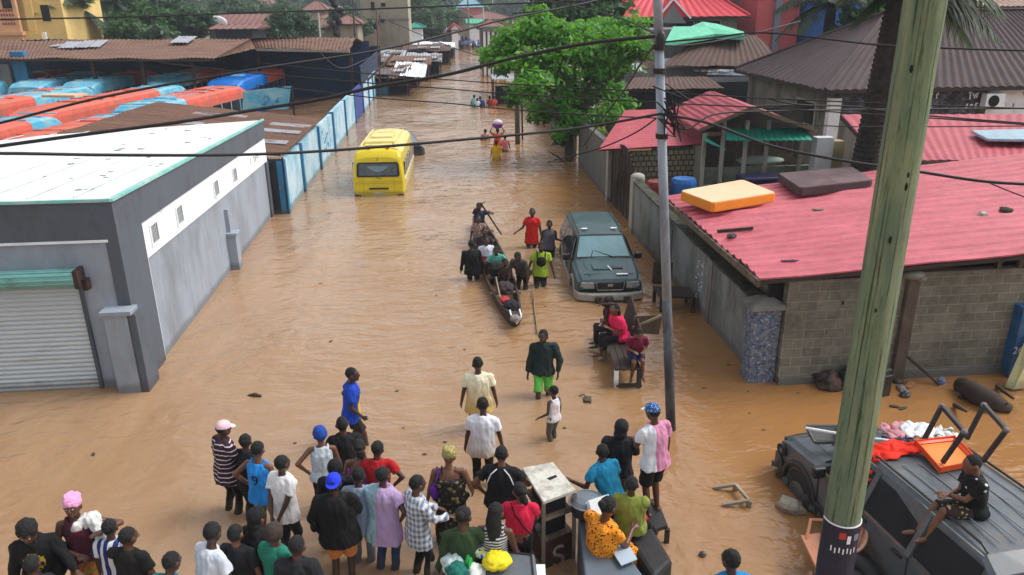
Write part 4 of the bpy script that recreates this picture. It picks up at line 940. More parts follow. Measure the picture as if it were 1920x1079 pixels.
def palm(label, px, py, Y, h_r, nf=16, L_=3.5, trunk_px=None, tr=.25, m=leaf_palm, base_z=-1, leafw=.5, group=None, lean=0, fr=None, name='palm_tree', down=.9):
    c = PY(px, py, Y); t_ = thing(name, label, 'palm', (c.x, Y, 0), 0, group)
    bx = c.x+lean
    mb = MB(); pts = [Vector((bx+(c.x-bx)*k/10, Y, base_z+(c.z-base_z)*k/10)) for k in range(11)]
    mb2 = MB(); mb2.tube(pts, [tr*(1.15-.25*k/10) for k in range(11)], 12)
    if tr > .2:
        H_ = c.z-base_z; nrow = int(H_/.14)
        for i in range(nrow):
            for j in range(7):
                a = j*.9+i*.55; z_ = base_z+i*.14; u = (z_-base_z)/H_; x_ = bx+(c.x-bx)*u; rr = tr*(1.12-.25*u)
                d = Vector((math.cos(a), math.sin(a), 0)); mb2.bar(Vector((x_, Y, z_))+d*rr*.85, Vector((x_, Y, z_+.15))+d*(rr+.008), .17, .05, upv=(0, 0, 1))
    mb2.build('trunk', palm_bark, t_)
    for i in range(nf):
        a = i*2.399+.3; el = R(65-110*((i*.618) % 1)); l = L_*random.uniform(.8, 1.1)
        if fr: a, el, l = fr[i]
        d = Vector((math.cos(a), math.sin(a), 0)); P_ = []; 
        for k in range(9):
            s = k/8; P_.append(c+d*l*s*math.cos(el)*(1-.12*s)+Vector((0, 0, l*(math.sin(el)*s-down*s*s*.62))))
        mb = MB(); mb.tube(P_, [.035*(1.1-k/9) for k in range(9)], 4)
        for k in range(2, 52):
            s = k/52; f = s*8; i0 = min(7, int(f)); p = P_[i0].lerp(P_[i0+1], f-i0); dr = (P_[i0+1]-P_[i0]).normalized(); sd_ = dr.cross(Vector((0, 0, 1))).normalized()
            w_ = leafw*l*.28*math.sin(math.pi*min(1, s*.9+.12))**.6
            for sg in (-1, 1):
                tip = p+sd_*sg*w_*.8+dr*w_*.45+Vector((0, 0, -w_*random.uniform(.35, .8))); q = dr*.035*max(1, l/2.5)
                mb.add([p-q, p+q, tip+q*.15], [(0, 1, 2)])
        mb.build('frond', m, t_)
    return t_
# palm right of centre: dark trunk in front of the roofs
fr = [(R(-18), R(20), 3.3), (R(-30), R(5), 3.0), (R(-8), R(-5), 2.6), (R(15), R(25), 3.2), (R(160), R(20), 2.0), (R(175), R(-10), 1.5), (R(95), R(40), 3), (R(-60), R(30), 2.5), (R(200), R(35), 2.4), (R(60), R(45), 3), (R(130), R(40), 2.6), (R(-100), R(45), 2.3)]
palm('palm with a thick dark scaly trunk standing left of the green pole', 1690, -22, 21.6, 0, nf=12, tr=.33, lean=-.55, fr=fr, leafw=1.2)
fr2 = [(R(a), R(e), l) for a, e, l in ((150, 45, 4.6), (175, 25, 4.2), (200, 40, 4.4), (215, 5, 3.6), (120, 55, 4), (60, 50, 4.2), (20, 35, 4.4), (-10, 20, 4), (-40, 40, 4.2), (240, 35, 3.8), (280, 40, 4), (165, -5, 3.4), (10, 0, 3.4), (90, 65, 4))]
palm('palm with drooping blue green fronds beyond the dark brown roof', 1560, 5, 45, 0, nf=14, tr=.3, fr=fr2, leafw=.9)
tree('bushy green tree behind the dark palm trunk at the top', 1625, 35, 44, 1.9, 5, leaf_mid, 300, .22)
tree('dark green tree beyond the leafy street tree at the top', 1105, 12, 62, 3.6, 7, leaf_mid, 260, .32)
tree('dense dark crown touching the top edge above the street tree', 1055, 22, 66, 3.0, 7, leaf_mid, 260, .32)
# trees of the upper left
spec = [(140, 30, 84, 3.6, 'dark green tree beside the yellow house'), (215, 22, 95, 4.8, 'broad blue green tree right of the coconut palm'), (270, 40, 82, 3.2, 'bright bushy tree behind the long rusty roof'), (232, 56, 78, 2.2, 'low bright green bush at the rear of the rusty roof'),
        (330, 22, 90, 4.0, 'tall dark tree left of the distant white dish'), (360, 40, 84, 2.8, 'rounded tree in front of the tall dark tree'), (300, 60, 76, 1.9, 'low shrub just above the rusty roof edge'), (415, 12, 150, 4.6, 'distant grey green tree under the pale sky'), (455, 22, 130, 3.6, 'distant tree left of the pink tower'),
        (500, 48, 92, 2.5, 'small tree with airy crown in front of brown houses'), (552, 42, 88, 3.1, 'dark rounded tree beside the brown roofed house'), (520, 20, 150, 4.6, 'hazy tree between far houses left of the mast'), (655, 40, 100, 3.0, 'shadowy tree between dark mast and block building'), (795, 25, 128, 5.2, 'large dark tree right of the unfinished block building'), (812, 14, 150, 5.0, 'distant tree behind the large dark tree'), (20, 96, 66, 0, '')]
for a, b, Y, r, lb in spec:
    if r: tree(lb, a, b+7, Y, r*.88, 6, leaf_mid if 'bright' in lb else leaf_far, 320, .27)
for i in range(16):
    a = -120+i*72; 
    if 820 < a < 880: continue
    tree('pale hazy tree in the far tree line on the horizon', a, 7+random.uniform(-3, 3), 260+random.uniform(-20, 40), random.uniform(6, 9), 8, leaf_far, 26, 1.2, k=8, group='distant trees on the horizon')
frp = [(i*2.399, R(60-95*((i*.618) % 1)), 6.4*random.uniform(.85, 1.1)) for i in range(18)]
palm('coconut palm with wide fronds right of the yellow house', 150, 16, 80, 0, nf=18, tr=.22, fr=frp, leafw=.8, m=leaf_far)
frp = [(i*2.399, R(60-95*((i*.618) % 1)), 5.8*random.uniform(.85, 1.1)) for i in range(14)]
palm('smaller palm rising among the trees right of the coconut palm', 216, 4, 90, 0, nf=14, tr=.2, fr=frp, leafw=.8, m=leaf_far)

# ------------------------------------------------------------------ houses of the upper left and along the street end
yh = thing('yellow_house', 'yellow and peach house with arches and balcony screen at the top left corner', 'house', (-37, 78, 0))
xa, xb, xc = PY(-160, 40, 75).x, PY(62, 40, 75).x, PY(116, 40, 75).x
MB().bb((xb-1.2, 75.5, -1), (xc, 84, 11)).build('yellow_wing', yellow_wall, yh)
MB().bb((xa, 74.6, 4.0), (PY(33, 30, 74.6).x, 75, 11)).bb((xa, 74.4, 4.9), (PY(35, 30, 74.4).x, 75.0, 5.2)).build('peach_front', peach_wall, yh)
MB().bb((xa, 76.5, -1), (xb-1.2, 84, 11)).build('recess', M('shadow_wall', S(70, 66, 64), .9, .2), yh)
MB().bb((PY(50, 30, 75.4).x, 75.2, 5.2), (PY(60, 30, 75).x, 76.5, 11)).bb((xa, 75.3, 5.0), (xb, 76.6, 5.25)).build('balcony_slab', yellow_wall, yh)
# arcade wall with arched openings
mb = MB(); Zt, Zb = 5.0, 2.6
for a, b in ((-30, -10), (8, 14), (36, 48), (70, 80)):
    mb.bb((PY(a, 70, 75).x, 74.9, -1), (PY(b, 70, 75).x, 75.3, Zt))
for a, b in ((-10, 8), (14, 36), (48, 70)):
    x0, x1 = PY(a, 70, 75).x, PY(b, 70, 75).x; r = (x1-x0)/2; cx = (x0+x1)/2; zc = 4.0; n_ = 8
    poly = [(x0, 74.9, Zt), (x0, 74.9, zc)]+[(cx-r*math.cos(math.pi*k/n_), 74.9, zc+r*.85*math.sin(math.pi*k/n_)) for k in range(1, n_)]+[(x1, 74.9, zc), (x1, 74.9, Zt)]
    for k in range(1, len(poly)-1):
        pass
    for k in range(n_):
        u0, u1 = cx-r*math.cos(math.pi*k/n_), cx-r*math.cos(math.pi*(k+1)/n_); w0, w1 = zc+r*.85*math.sin(math.pi*k/n_), zc+r*.85*math.sin(math.pi*(k+1)/n_)
        mb.prism([(u0, 74.9, w0), (u1, 74.9, w1), (u1, 74.9, Zt), (u0, 74.9, Zt)], (0, .4, 0))
mb.build('arcade', yellow_wall, yh)
mb = MB()
for i in range(5):
    for j in range(4): x_ = PY(2+i*5.2, 30, 74.6).x; mb.bb((x_, 74.55, 5.75+j*.36), (x_+.13, 74.62, 5.95+j*.36))
mb.build('balcony_screen', M('screen_red', S(150, 80, 70), .8, .1), yh)
windows(yh, 'y', 75.5, [(PY(77, 20, 75.5).x, PY(93, 20, 75.5).x, 6.0, 7.35), (PY(88, 70, 75.5).x, PY(103, 70, 75.5).x, 3.9, 4.25)], frame=yellow_wall)
MB().bb((PY(3, 5, 74.5).x, 74.5, 7.1), (PY(20, 5, 74.5).x, 74.58, 8)).build('upper_window', dark_hole, yh)
MB().bb((PY(38, 60, 76).x, 76.3, 5.3), (PY(58, 60, 76).x, 76.48, 9)).build('dark_doorway', dark_hole, yh)
o = MB().bb((PY(79, 55, 75.2).x, 75.1, 4.2), (PY(84, 55, 75.2).x, 75.45, 5.1)).build('air_conditioner', white_wall, None, bevel=.03); center(o); tag(o, 'small white air conditioner on the yellow house wall', 'air conditioner')
def hp(lb, a, b, Y, ez_px, rz_px, dep, wm, rm, **k):
    x0, x1 = PY(a, 30, Y).x, PY(b, 30, Y).x; ez = PY((a+b)/2, ez_px, Y).z; rz2 = PY((a+b)/2, rz_px, Y+dep/2).z
    return hip(k.pop('name', 'distant_house'), lb, x0, x1, Y, Y+dep, ez, rz2, wm, rm, base=-1.2, sp=.6, **k)
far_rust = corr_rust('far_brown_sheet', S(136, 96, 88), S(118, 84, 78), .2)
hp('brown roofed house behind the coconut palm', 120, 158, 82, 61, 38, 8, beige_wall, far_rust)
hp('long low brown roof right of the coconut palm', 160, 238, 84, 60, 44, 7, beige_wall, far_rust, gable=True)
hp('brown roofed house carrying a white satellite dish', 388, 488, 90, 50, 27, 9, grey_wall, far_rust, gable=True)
hp('dark fronted low house under the brown one', 400, 470, 80, 54, 46, 6, M('dark_front', S(50, 56, 66), .9, .2), far_rust, gable=True)
dz = PY(407, 42, 84); dsh = thing('satellite_dish', 'white satellite dish on the brown roof', 'dish', dz); MB().ell(dz, (1.0, .25, .7), Matrix.Rotation(R(30), 3, 'X'), 16).build('dish', white_wall, dsh, smooth=True); MB().tube([dz, dz-Vector((0, -.6, 1.4))], .06).build('mast', iron, dsh)
hp('tall house with brown pyramid roof at the top', 567, 612, 150, 22, 3, 10, beige_wall, far_rust)
hp('reddish tower house on the horizon', 478, 512, 220, 14, -8, 10, tower_pink, far_rust)
hp('low brown roofs left of the dark mast', 582, 622, 100, 52, 36, 8, beige_wall, far_rust, gable=True)
hp('pale house fragment left of the dark mast', 600, 640, 125, 35, 24, 7, white_wall, far_rust)
hp('brown roof between the mast and block building', 630, 668, 92, 45, 30, 7, beige_wall, far_rust)
ub = thing('unfinished_building', 'tall unfinished grey block building with small dark window openings', 'building', (-7, 112, 0))
x0, x1 = PY(672, 40, 104).x, PY(766, 40, 104).x
MB().bb((x0, 104, -1), (x1, 116, 9.3)).build('wall', beige_wall, ub); 
def wbox(a, b, c, d, Y): p, q = PY(a, c, Y), PY(b, d, Y); return (p.x, q.x, min(p.z, q.z), max(p.z, q.z))
windows(ub, 'y', 104, [wbox(714, 723, 6, 13, 104), wbox(713, 721, 37, 43, 104), wbox(697, 706, 42, 54, 104), wbox(695, 703, 4, 20, 104)], frame=beige_wall)
MB().bb((x0-.1, 103.9, 2.5), (x0+.4, 104.4, 9.3)).bb((x0-.05, 103.95, 5.0), (x1+.05, 104.2, 5.3)).each('column', grey_wall, ub)
hp('small pale house right of the unfinished building', 766, 790, 118, 52, 44, 8, white_wall, green_sheet)
gr = hp('house with bright green gable roof at the street end', 838, 882, 150, 32, 17, 12, beige_wall, M('vivid_green_sheet', S(50, 170, 136), .6, .1), ridge='y', gable=True)
hp('small green roofed kiosk at the street end', 880, 900, 140, 44, 36, 6, white_wall, M('vivid_green_sheet', S(0, 0, 0)), gable=True)
hp('pale gabled house left of the green roof', 815, 838, 150, 34, 22, 8, white_wall, beige_wall, ridge='y', gable=True)
hp('pale house with purple grey roof above the market', 800, 850, 128, 62, 52, 6, grey_wall, M('purple_sheet', S(130, 116, 140), .7, .2), gable=True)
hp('red gable front beside a white column at the street end', 846, 858, 126, 56, 44, 5, white_wall, red_far, ridge='y', gable=True)
hp('yellow wall building closing the street', 850, 915, 158, 62, 52, 8, yellow_wall, far_rust)
hp('grey purple roofs cluster at the top of the street', 880, 960, 175, 36, 22, 10, grey_wall, far_rust)
hp('tall pink and blue block at the top of the street', 860, 905, 230, 14, -6, 10, tower_pink, M('bluish_sheet', S(120, 160, 180), .7, .1))
hp('grey house behind the street tree at left', 905, 948, 92, 52, 38, 8, grey_wall, far_rust, name='colonnade_house')
cb = thing('colonnade', 'grey shopfront with white columns left of the street tree', 'shopfront', (8, 82, 0))
for k in range(4):
    p = PY(908+k*8, 60, 82); MB().bb((p.x-.12, 81.8, -1), (p.x+.12, 82.1, 4.4)).build('column', white_wall, cb)
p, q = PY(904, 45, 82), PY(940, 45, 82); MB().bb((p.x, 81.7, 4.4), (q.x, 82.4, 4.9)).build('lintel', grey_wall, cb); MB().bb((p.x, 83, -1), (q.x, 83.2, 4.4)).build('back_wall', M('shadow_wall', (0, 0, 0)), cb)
# ------------------------------------------------------------------ market stalls on the left bank
cyt = M('cyan_tarp', S(50, 120, 160), .6, .2, 3)
stl = [((735, 165, -6.0, 66.0, 3.8, 5), rust2, 'nearest market stall with a brown roof beside the blue wall end'), ((780, 146, -3.9, 71, 2.4, 4.5), white_sheet, 'market stall with a bright white sheet roof by the water'),
       ((735, 120, -6.5, 77, 6, 6), rust, 'market stall with rusty roof behind the white sheet'), ((790, 118, -3.4, 84, 4, 6), zinc, 'grey roofed stall on the water edge'), ((720, 100, -8.5, 90, 5, 6), zinc, 'zinc roofed stall behind the thin mast'),
       ((770, 100, -4.2, 98, 6, 6), rust2, 'brown roofed stall in the middle of the row'), ((800, 92, -2.4, 108, 5, 7), white_sheet, 'white roofed stall near the far bend'), ((740, 84, -8.6, 112, 6, 8), white_sheet, 'pale roof strip at the back of the stalls'), ((705, 78, -12, 116, 7, 8), cyt, 'stall covered by a blue tarpaulin near the block building'), ((812, 70, -2, 128, 6, 8), M('purple_sheet', (0, 0, 0)), 'purple grey stall where the street bends'), ((790, 66, -4.5, 138, 7, 8), zinc, 'farthest grey stall on the left bank')]
for i, ((px, py, X0, Y0_, W_, D_), m, lb) in enumerate(stl):
    t_ = thing('market_stall', lb, 'stall', (X0+W_/2, Y0_+D_/2, 0), 0, 'market stalls on the left bank')
    zf = 1.55+.1*(i % 3); zb = zf+.45
    corr((X0, Y0_, zf), (X0+.1, Y0_+D_, zb), (X0+W_, Y0_+D_+.2, zb-.15), (X0+W_-.1, Y0_+.1, zf-.1), .3, .025, 4, .06, .05, seed=i).build('roof', m, t_)
    if i == 1:
        corr(P(748, 142, 1.62), P(765, 117, 2.0), P(801, 122, 2.0), P(797, 147, 1.6), .3, .025, 4, .06, .04).build('white_awning', white_sheet, t_)
    mb = MB()
    for a, b in ((.15, .2), (W_-.25, .2), (.15, D_-.3), (W_-.25, D_-.3), (W_/2, .2)): mb.bb((X0+a-.06, Y0_+b-.06, -1), (X0+a+.06, Y0_+b+.06, zf))
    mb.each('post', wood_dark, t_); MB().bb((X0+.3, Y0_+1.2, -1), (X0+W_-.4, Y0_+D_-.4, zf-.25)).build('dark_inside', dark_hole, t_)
    MB().bb((X0+.35, Y0_+.9, -1), (X0+W_*.5, Y0_+1.15, .8)).build('counter', [M('stall_blue', S(60, 130, 160), .8, .2), wood, white_wall][i % 3], t_)
    mb = MB()
    for k in range(5):
        a = Vector((X0+random.random()*W_*.7, Y0_+random.random()*D_*.6, zf+.22)); corr(a, a+Vector((.1, 1.3, .1)), a+Vector((1.3, 1.4, .1)), a+Vector((1.2, 0, 0)), .25, .02, 2, 0, m=k % 3, mb=mb)
    mb.build('loose_sheet', [zinc, rust, M('grey_cloth', S(96, 98, 104), .9, .2)], t_)

# far crowd and umbrellas
cw = MB(); cols = [M('crowd_'+n_, S(*c), .9, .2) for n_, c in (('navy', (48, 52, 84)), ('white', (205, 205, 205)), ('red', (150, 50, 60)), ('skin', (60, 44, 38)), ('blue', (70, 96, 150)))]
for i in range(70):
    Y = 128+random.random()*28; x_ = 3.5+random.random()*9-(Y-128)*.02; 
    if 1 < 0: continue
    z_ = .35+random.random()*.5; cw.ell((x_, Y, z_*.5), (.28, .2, .62), n=7, k=5, m=random.choice((0, 1, 2, 4, 0))); cw.ell((x_, Y, z_*.5+.72), (.13, .13, .15), n=6, k=4, m=3)
o = cw.build('crowd', cols, None); tag(o, 'far crowd of tiny people standing in the water at the end of the street', 'crowd', kind='stuff')
for i, (a, b, m) in enumerate(((868, 78, 'crowd_navy'), (880, 74, 'crowd_blue'), (893, 79, 'crowd_white'))):
    p = PY(a, b, 130+i*3); t_ = thing('market_umbrella', ['navy', 'blue', 'whitish'][i]+' market umbrella in the far crowd', 'umbrella', (p.x, p.y, -.5)); MB().loft([MB().ering(p, .05, .05, n=10), MB().ering(p-Vector((0, 0, .45)), 1.3, 1.3, n=10)], cap=False).build('canopy', MATS[m], t_); MB().tube([p, (p.x, p.y, -1)], .04).build('pole', iron, t_)
def shelter(px, py, lb):
    p = P(px, py, 0); t_ = thing('small_shelter', lb, 'shelter', (p.x, p.y, 0)); w_ = 1.3
    corr((p.x-.9, p.y-.6, 1.9), (p.x-.9, p.y+1, 2.1), (p.x+w_, p.y+1, 2.1), (p.x+w_, p.y-.6, 1.9), .3, .02, 2, 0).build('roof', M('pale_sheet', S(176, 186, 190), .6, .1), t_)
    mb = MB()
    for a in (-.8, w_-.1):
        for b in (-.5, .9): mb.bb((p.x+a-.04, p.y+b-.04, -1), (p.x+a+.04, p.y+b+.04, 1.95))
    mb.each('post', wood_dark, t_); MB().bb((p.x-.6, p.y, -1), (p.x+1, p.y+.8, 1.3)).build('kiosk_box', dark_hole, t_)
shelter(945, 196, 'small shelter with pale sheet roof at the water edge left of the tree')
shelter(925, 120, 'far small shelter with pale blue roof left of the tree')
bu = thing('bush', 'bright green bush hanging over the water below the street tree', 'bush', P(960, 190, 0))
p = P(960, 192, 0); leaf_obj(leaves([((p.x, p.y, .5), (1.2, .8, .6)), ((p.x+1.6, p.y-.5, .5), (1.3, 1, .7)), ((p.x+.3, p.y+1.6, .9), (1.2, .8, .7))], 420, .14, rng), 'foliage', leaf_bright, bu)

# ------------------------------------------------------------------ poles
t = NT('treated_pole'); v = t.map((3.2, 3.2, .42)); f1 = t.noise(2.6, 7, .62, v); f2 = t.noise(.9, 5, .6); f3 = t.noise(9, 6, .7, t.map((3, 3, .5)))
c = t.mix(t.ramp(f1, .38, .62), S(98, 124, 96), S(138, 148, 112)); c = t.mix(t.math('MULTIPLY', t.ramp(f2, .42, .62), .7), c, S(94, 114, 98)); c = t.mix(t.math('MULTIPLY', t.ramp(f3, .54, .68), .75), c, S(72, 80, 54)); c = t.mix(t.math('MULTIPLY', t.ramp(t.noise(5, 5, .7, t.map((4, 4, 1.1), (0, 0, 0), (7, 3, 1))), .6, .7), .7), c, S(112, 92, 62))
sy = t.noise(1.4, 3, .5, t.map((5, 5, .12))); c = t.mix(t.math('MULTIPLY', t.ramp(sy, .55, .7), .5), c, S(168, 168, 132))
t.color(c); t.rough(.85); gr2 = t.noise(3.2, 4, .6, t.map((16, 16, .22))); c = t.mix(t.math('MULTIPLY', t.ramp(gr2, .58, .64), .8), c, S(50, 56, 38)); t.color(c); t.bump(t.math('ADD', f3, t.math('ADD', t.math('MULTIPLY', sy, 1.5), t.math('MULTIPLY', t.ramp(gr2, .66, .56), 2.0))), .7, .014); pole_m = t.m
gp = thing('utility_pole', 'thick green treated timber pole close to the camera with a poster at the bottom', 'pole', (3.56, 5.75, -1))
a, b = PY(1568, 1040, 5.75), PY(1735, 0, 5.75); d = (b-a)/(b.z-a.z); n_ = 24; pts = [a+d*(z_-a.z) for z_ in [-1+11*k/n_ for k in range(n_+1)]]
mb = MB(); rings = []
for k, p in enumerate(pts):
    r = .172-.0028*k*11/n_; rings.append([p+Vector((math.cos(q)*r*(1+.018*math.sin(q*5+k*.3)), math.sin(q)*r*(1+.015*math.cos(q*4+k)), 0)) for q in [2*math.pi*j/40 for j in range(40)]])
mb.loft(rings); mb.build('shaft', pole_m, gp, smooth=True)
for (px, py, s_) in ((1706, 330, .5), (1702, 352, .7), (1672, 452, .6), (1583, 570, .4), (1712, 130, .6), (1645, 585, .35)):
    q = PY(px, py, 5.58); k_ = MB(); k_.ell((q.x, 5.603, q.z), (.014*s_*1.6, .012, .05*s_), n=8, k=6); k_.build('crack', M('pole_crack', S(30, 30, 22), .95), gp)
za = PY(1555, 990, 5.6).z
def wrap(z0, z1, rr, m, nm, q0=R(170), q1=R(372)):
    mb = MB(); rg = []
    for z_ in (z0, z1):
        c0_ = a+d*(z_-a.z); rg.append([(c0_.x+rr*math.cos(q0+(q1-q0)*j/30), c0_.y+rr*math.sin(q0+(q1-q0)*j/30), z_) for j in range(31)]+[(c0_.x+(rr-.008)*math.cos(q0+(q1-q0)*j/30), c0_.y+(rr-.008)*math.sin(q0+(q1-q0)*j/30), z_) for j in range(30, -1, -1)])
    mb.loft(rg); return mb.build(nm, m, gp)
r0 = .172-.0028*(za+1)+.008
ps = wrap(za-.95, za-.01, r0, M('poster_navy', S(24, 30, 58), .5, .3, 8), 'poster'); wrap(za-.012, za, r0+.002, white_wall, 'poster_border')
def on_pole(ang, z_, w_, h_, m, nm='poster_print'):
    c0_ = a+d*(z_-a.z); mb = MB(); rr = r0+.004
    rg = [[(c0_.x+rr*math.cos(ang+w_/rr*s), c0_.y+rr*math.sin(ang+w_/rr*s), z_+h_*tt) for s in (-.5, -.25, 0, .25, .5)] for tt in (-.5, .5)]
    mb.loft(rg, cap=False, close=False); mb.build(nm, m, gp)
on_pole(R(-112), za-.1, .06, .07, M('poster_red', S(190, 60, 60), .5)); on_pole(R(-92), za-.14, .035, .09, white_wall); on_pole(R(-66), za-.12, .06, .07, M('poster_grey', S(120, 134, 150), .5))
for k in range(7): on_pole(R(-140+k*12), za-.26-.012*(k % 2), .012, .06, white_wall)
bp = thing('street_pole', 'slim grey white steel pole standing in the water right of the bench', 'pole', (3.98, 12.08, -1))
a2, b2_ = P(1258, 805, 0), PY(1233, 0, 12.08); d2 = (b2_-a2)/b2_.z
pw = M('pole_white', S(160, 172, 186), .7, .1, 2, .5, S(96, 100, 112), 1.4, (1, 1, .3), bump=.3, bscale=20); pd = M('pole_dark', S(62, 60, 62), .8, .3, 4, .5, S(110, 116, 124), 2, (1, 1, .3), bump=.4)
def seg(z0, z1, r0_, r1_, m, nm):
    MB().tube([a2+d2*z0, a2+d2*(z0+(z1-z0)*.5), a2+d2*z1], [r0_, (r0_+r1_)/2, r1_], 14).build(nm, m, bp, smooth=True)
seg(2.55, 6.7, .08, .072, pw, 'upper_shaft'); seg(-1, 2.55, .092, .082, pd, 'lower_shaft'); seg(6.7, 8.5, .072, .065, pw, 'top_shaft'); 
mb = MB()
for z_ in (5.35, 6.35, 6.7): mb.loft([MB().ering(a2+d2*(z_+q), .1, .1, n=14) for q in (-.04, .04)])
mb.each('clamp', iron, bp)
pc = a2+d2*5.95; mb = MB()
for k in range(11):
    p0_ = pc+Vector((random.uniform(-.12, .2), -.1+random.uniform(-.1, .05), random.uniform(-.25, .35))); mb.tube([p0_, p0_+Vector((random.uniform(-.2, .4), -.05, random.uniform(-.35, .1))), p0_+Vector((random.uniform(0, .5), 0, random.uniform(-.6, -.1))), p0_+Vector((random.uniform(-.1, .3), 0, random.uniform(-.3, .1)))], .012, 5)
mb.build('tangled_wire', cable_m, bp); MB().ell(a2+d2*6.75+Vector((0, -.09, .05)), (.08, .06, .14)).build('insulator', black_plastic, bp)
def pole(px, top, basepx, basepy, r, m, lb, cat='pole', Y=None):
    b_ = P(basepx, basepy, 0) if Y is None else PY(basepx, basepy, Y); t_ = PY(px, top, b_.y); th = thing('street_pole', lb, cat, (b_.x, b_.y, -1)); b_ = Vector((b_.x, b_.y, -1))
    MB().tube([b_, b_.lerp(t_, .5), t_], [r, r*.95, r*.85], 10).build('shaft', m, th, smooth=True); return th, b_, t_
pole(967, 60, 971, 270, .14, M('old_pole', S(96, 96, 84), .9, .3, 2, .4, S(50, 50, 44)), 'weathered wooden pole standing in the water left of the tree')
pole(978, 150, 980, 262, .05, iron, 'thin second post beside the weathered wooden pole')
pole(706, 20, 713, 185, .06, M('red_iron', S(96, 52, 52), .8, .3), 'thin rusty red mast at the end of the blue wall')
th, b_, t_ = pole(628, -20, 634, 70, .22, M('dark_mast', S(40, 42, 46), .9, .3), 'dark utility pole wrapped with coils and boxes at the top left', Y=74)
mb = MB(); p = PY(632, 40, 73.6)
for k in range(9): mb.ell(p+Vector((random.uniform(-.4, .4), random.uniform(-.2, .2), random.uniform(-1.5, 1.8))), (.3, .2, .3), n=8, k=5)
mb.build('cable_coil', cable_m, th)
pole(661, -5, 664, 75, .1, iron, 'dark thin post left of the block building', Y=78); pole(597, 25, 598, 75, .08, concrete_lt, 'pale thin post behind the rusty roof', Y=78); pole(877, 0, 880, 95, .14, concrete, 'tall far pole rising from the water at the street end')
pole(906, 15, 907, 80, .12, concrete_lt, 'pale pole near the shopfront columns', Y=110)

# ------------------------------------------------------------------ overhead cables: (px, py, depth) way points
def cable(pts, wpx, lb, m=None):
    w_ = [PY(a, b, Y) for a, b, Y in pts]; P_ = []
    for i in range(len(w_)-1):
        p0, p1, p2, p3 = w_[max(0, i-1)], w_[i], w_[i+1], w_[min(len(w_)-1, i+2)]
        for k in range(8):
            s = k/8; P_.append(.5*((2*p1)+(p2-p0)*s+(2*p0-5*p1+4*p2-p3)*s*s+(3*p1-p0-3*p2+p3)*s**3))
    P_.append(w_[-1]); r = [wpx*(p.y*.95)/1453/2 for p in P_]; r = sum(r)/len(r)
    o = MB().tube(P_, r, 6).build('overhead_cable', m or cable_m, None, smooth=True); center(o); tag(o, lb, 'cable', 'overhead cables'); return o
cable([(-150, 292, 9), (0, 288, 9.4), (200, 291, 10), (420, 291, 10.5), (600, 284, 11), (850, 264, 11.5), (1080, 241, 12), (1238, 214, 12.0)], 6, 'thick cable sagging across the white roof and the yellow bus')
cable([(-100, 288, 12), (125, 257, 12.3), (330, 230, 12.6), (480, 206, 13), (600, 187, 13), (705, 163, 13), (840, 140, 13), (960, 110, 12.8), (1100, 82, 12.4), (1236, 68, 12.05)], 7, 'thick bundled cable running over the blue wall to the grey pole')
cable([(-100, 250, 12), (0, 231, 12), (200, 181, 12.3), (480, 130, 13), (700, 96, 14), (850, 62, 15), (960, 33, 16), (1090, 8, 17), (1200, -20, 18)], 4.5, 'cable rising from the bus yard toward the top of the street')
cable([(-100, 40, 30), (0, 37, 30), (250, 32, 30), (480, 24, 30), (705, 17, 30), (960, 7, 30), (1200, -2, 30)], 3.2, 'nearly level cable across the treetops at the top left')
cable([(480, 118, 14), (705, 140, 14), (840, 150, 14), (960, 158, 13.5), (1240, 174, 12.2), (1440, 185, 11.5), (1700, 196, 10.5), (1980, 206, 9.5)], 2.6, 'upper thin cable crossing the street and the tree')
cable([(300, 118, 15), (480, 138, 14.5), (705, 157, 14), (840, 167, 14), (960, 177, 13.5), (1240, 193, 12.2), (1440, 203, 11.5), (1750, 222, 10.5), (1980, 238, 9.5)], 2.6, 'second thin cable crossing the street below the upper one')
cable([(480, 160, 15), (600, 172, 14.5), (705, 184, 14), (840, 194, 14), (960, 206, 13.5), (1120, 217, 12.8), (1240, 222, 12.1)], 2.4, 'lowest of the thin cables crossing the street')
cable([(1238, 214, 12.0), (1330, 232, 11.4), (1440, 272, 11), (1560, 298, 10.5), (1720, 322, 10), (1850, 341, 9.6), (1980, 348, 9.3)], 6, 'thick cable running right from the grey pole over the red roof')
cable([(1850, 341, 9.6), (1890, 358, 9.4), (1980, 392, 9)], 3, 'branch cable leaving the thick cable at the right edge')
cable([(1240, 222, 12.0), (1285, 243, 12), (1340, 215, 12.2), (1440, 209, 12.4), (1600, 206, 12.5), (1980, 203, 12.6)], 3.5, 'looping cable drooping right of the grey pole')
cable([(1236, 80, 12.0), (1330, 72, 11.6), (1440, 62, 11.2), (1640, 84, 10.5), (1780, 91, 10), (1980, 97, 9.5)], 4, 'cable across the big brown roof to the right edge')
cable([(1236, 86, 12.0), (1300, 84, 12.2), (1400, 66, 13), (1500, 40, 15)], 2.6, 'thin cable rising from the grey pole behind the palm')
cable([(1240, 215, 12.1), (1190, 250, 12.5), (1120, 280, 13), (1040, 300, 14)], 3, 'service cable dropping from the grey pole toward the tree base')
cable([(1238, 70, 12.1), (1200, 122, 14), (1170, 170, 17), (1130, 222, 20), (1090, 280, 24)], 3.5, 'steep cable descending through the tree crown')
cable([(1234, 66, 12.1), (1150, 30, 14), (1040, 5, 16), (940, -10, 18)], 3, 'upper cable leaving the grey pole to the left')
cable([(960, 26, 20), (1040, 18, 19), (1100, 5, 18), (1180, -12, 17)], 3, 'short dark cable at the top above the tree')
cable([(1440, 185, 11.5), (1500, 197, 11.4), (1600, 200, 11.4), (1700, 214, 11), (1980, 236, 10)], 3.4, 'cable passing in front of the signboard of the big house')
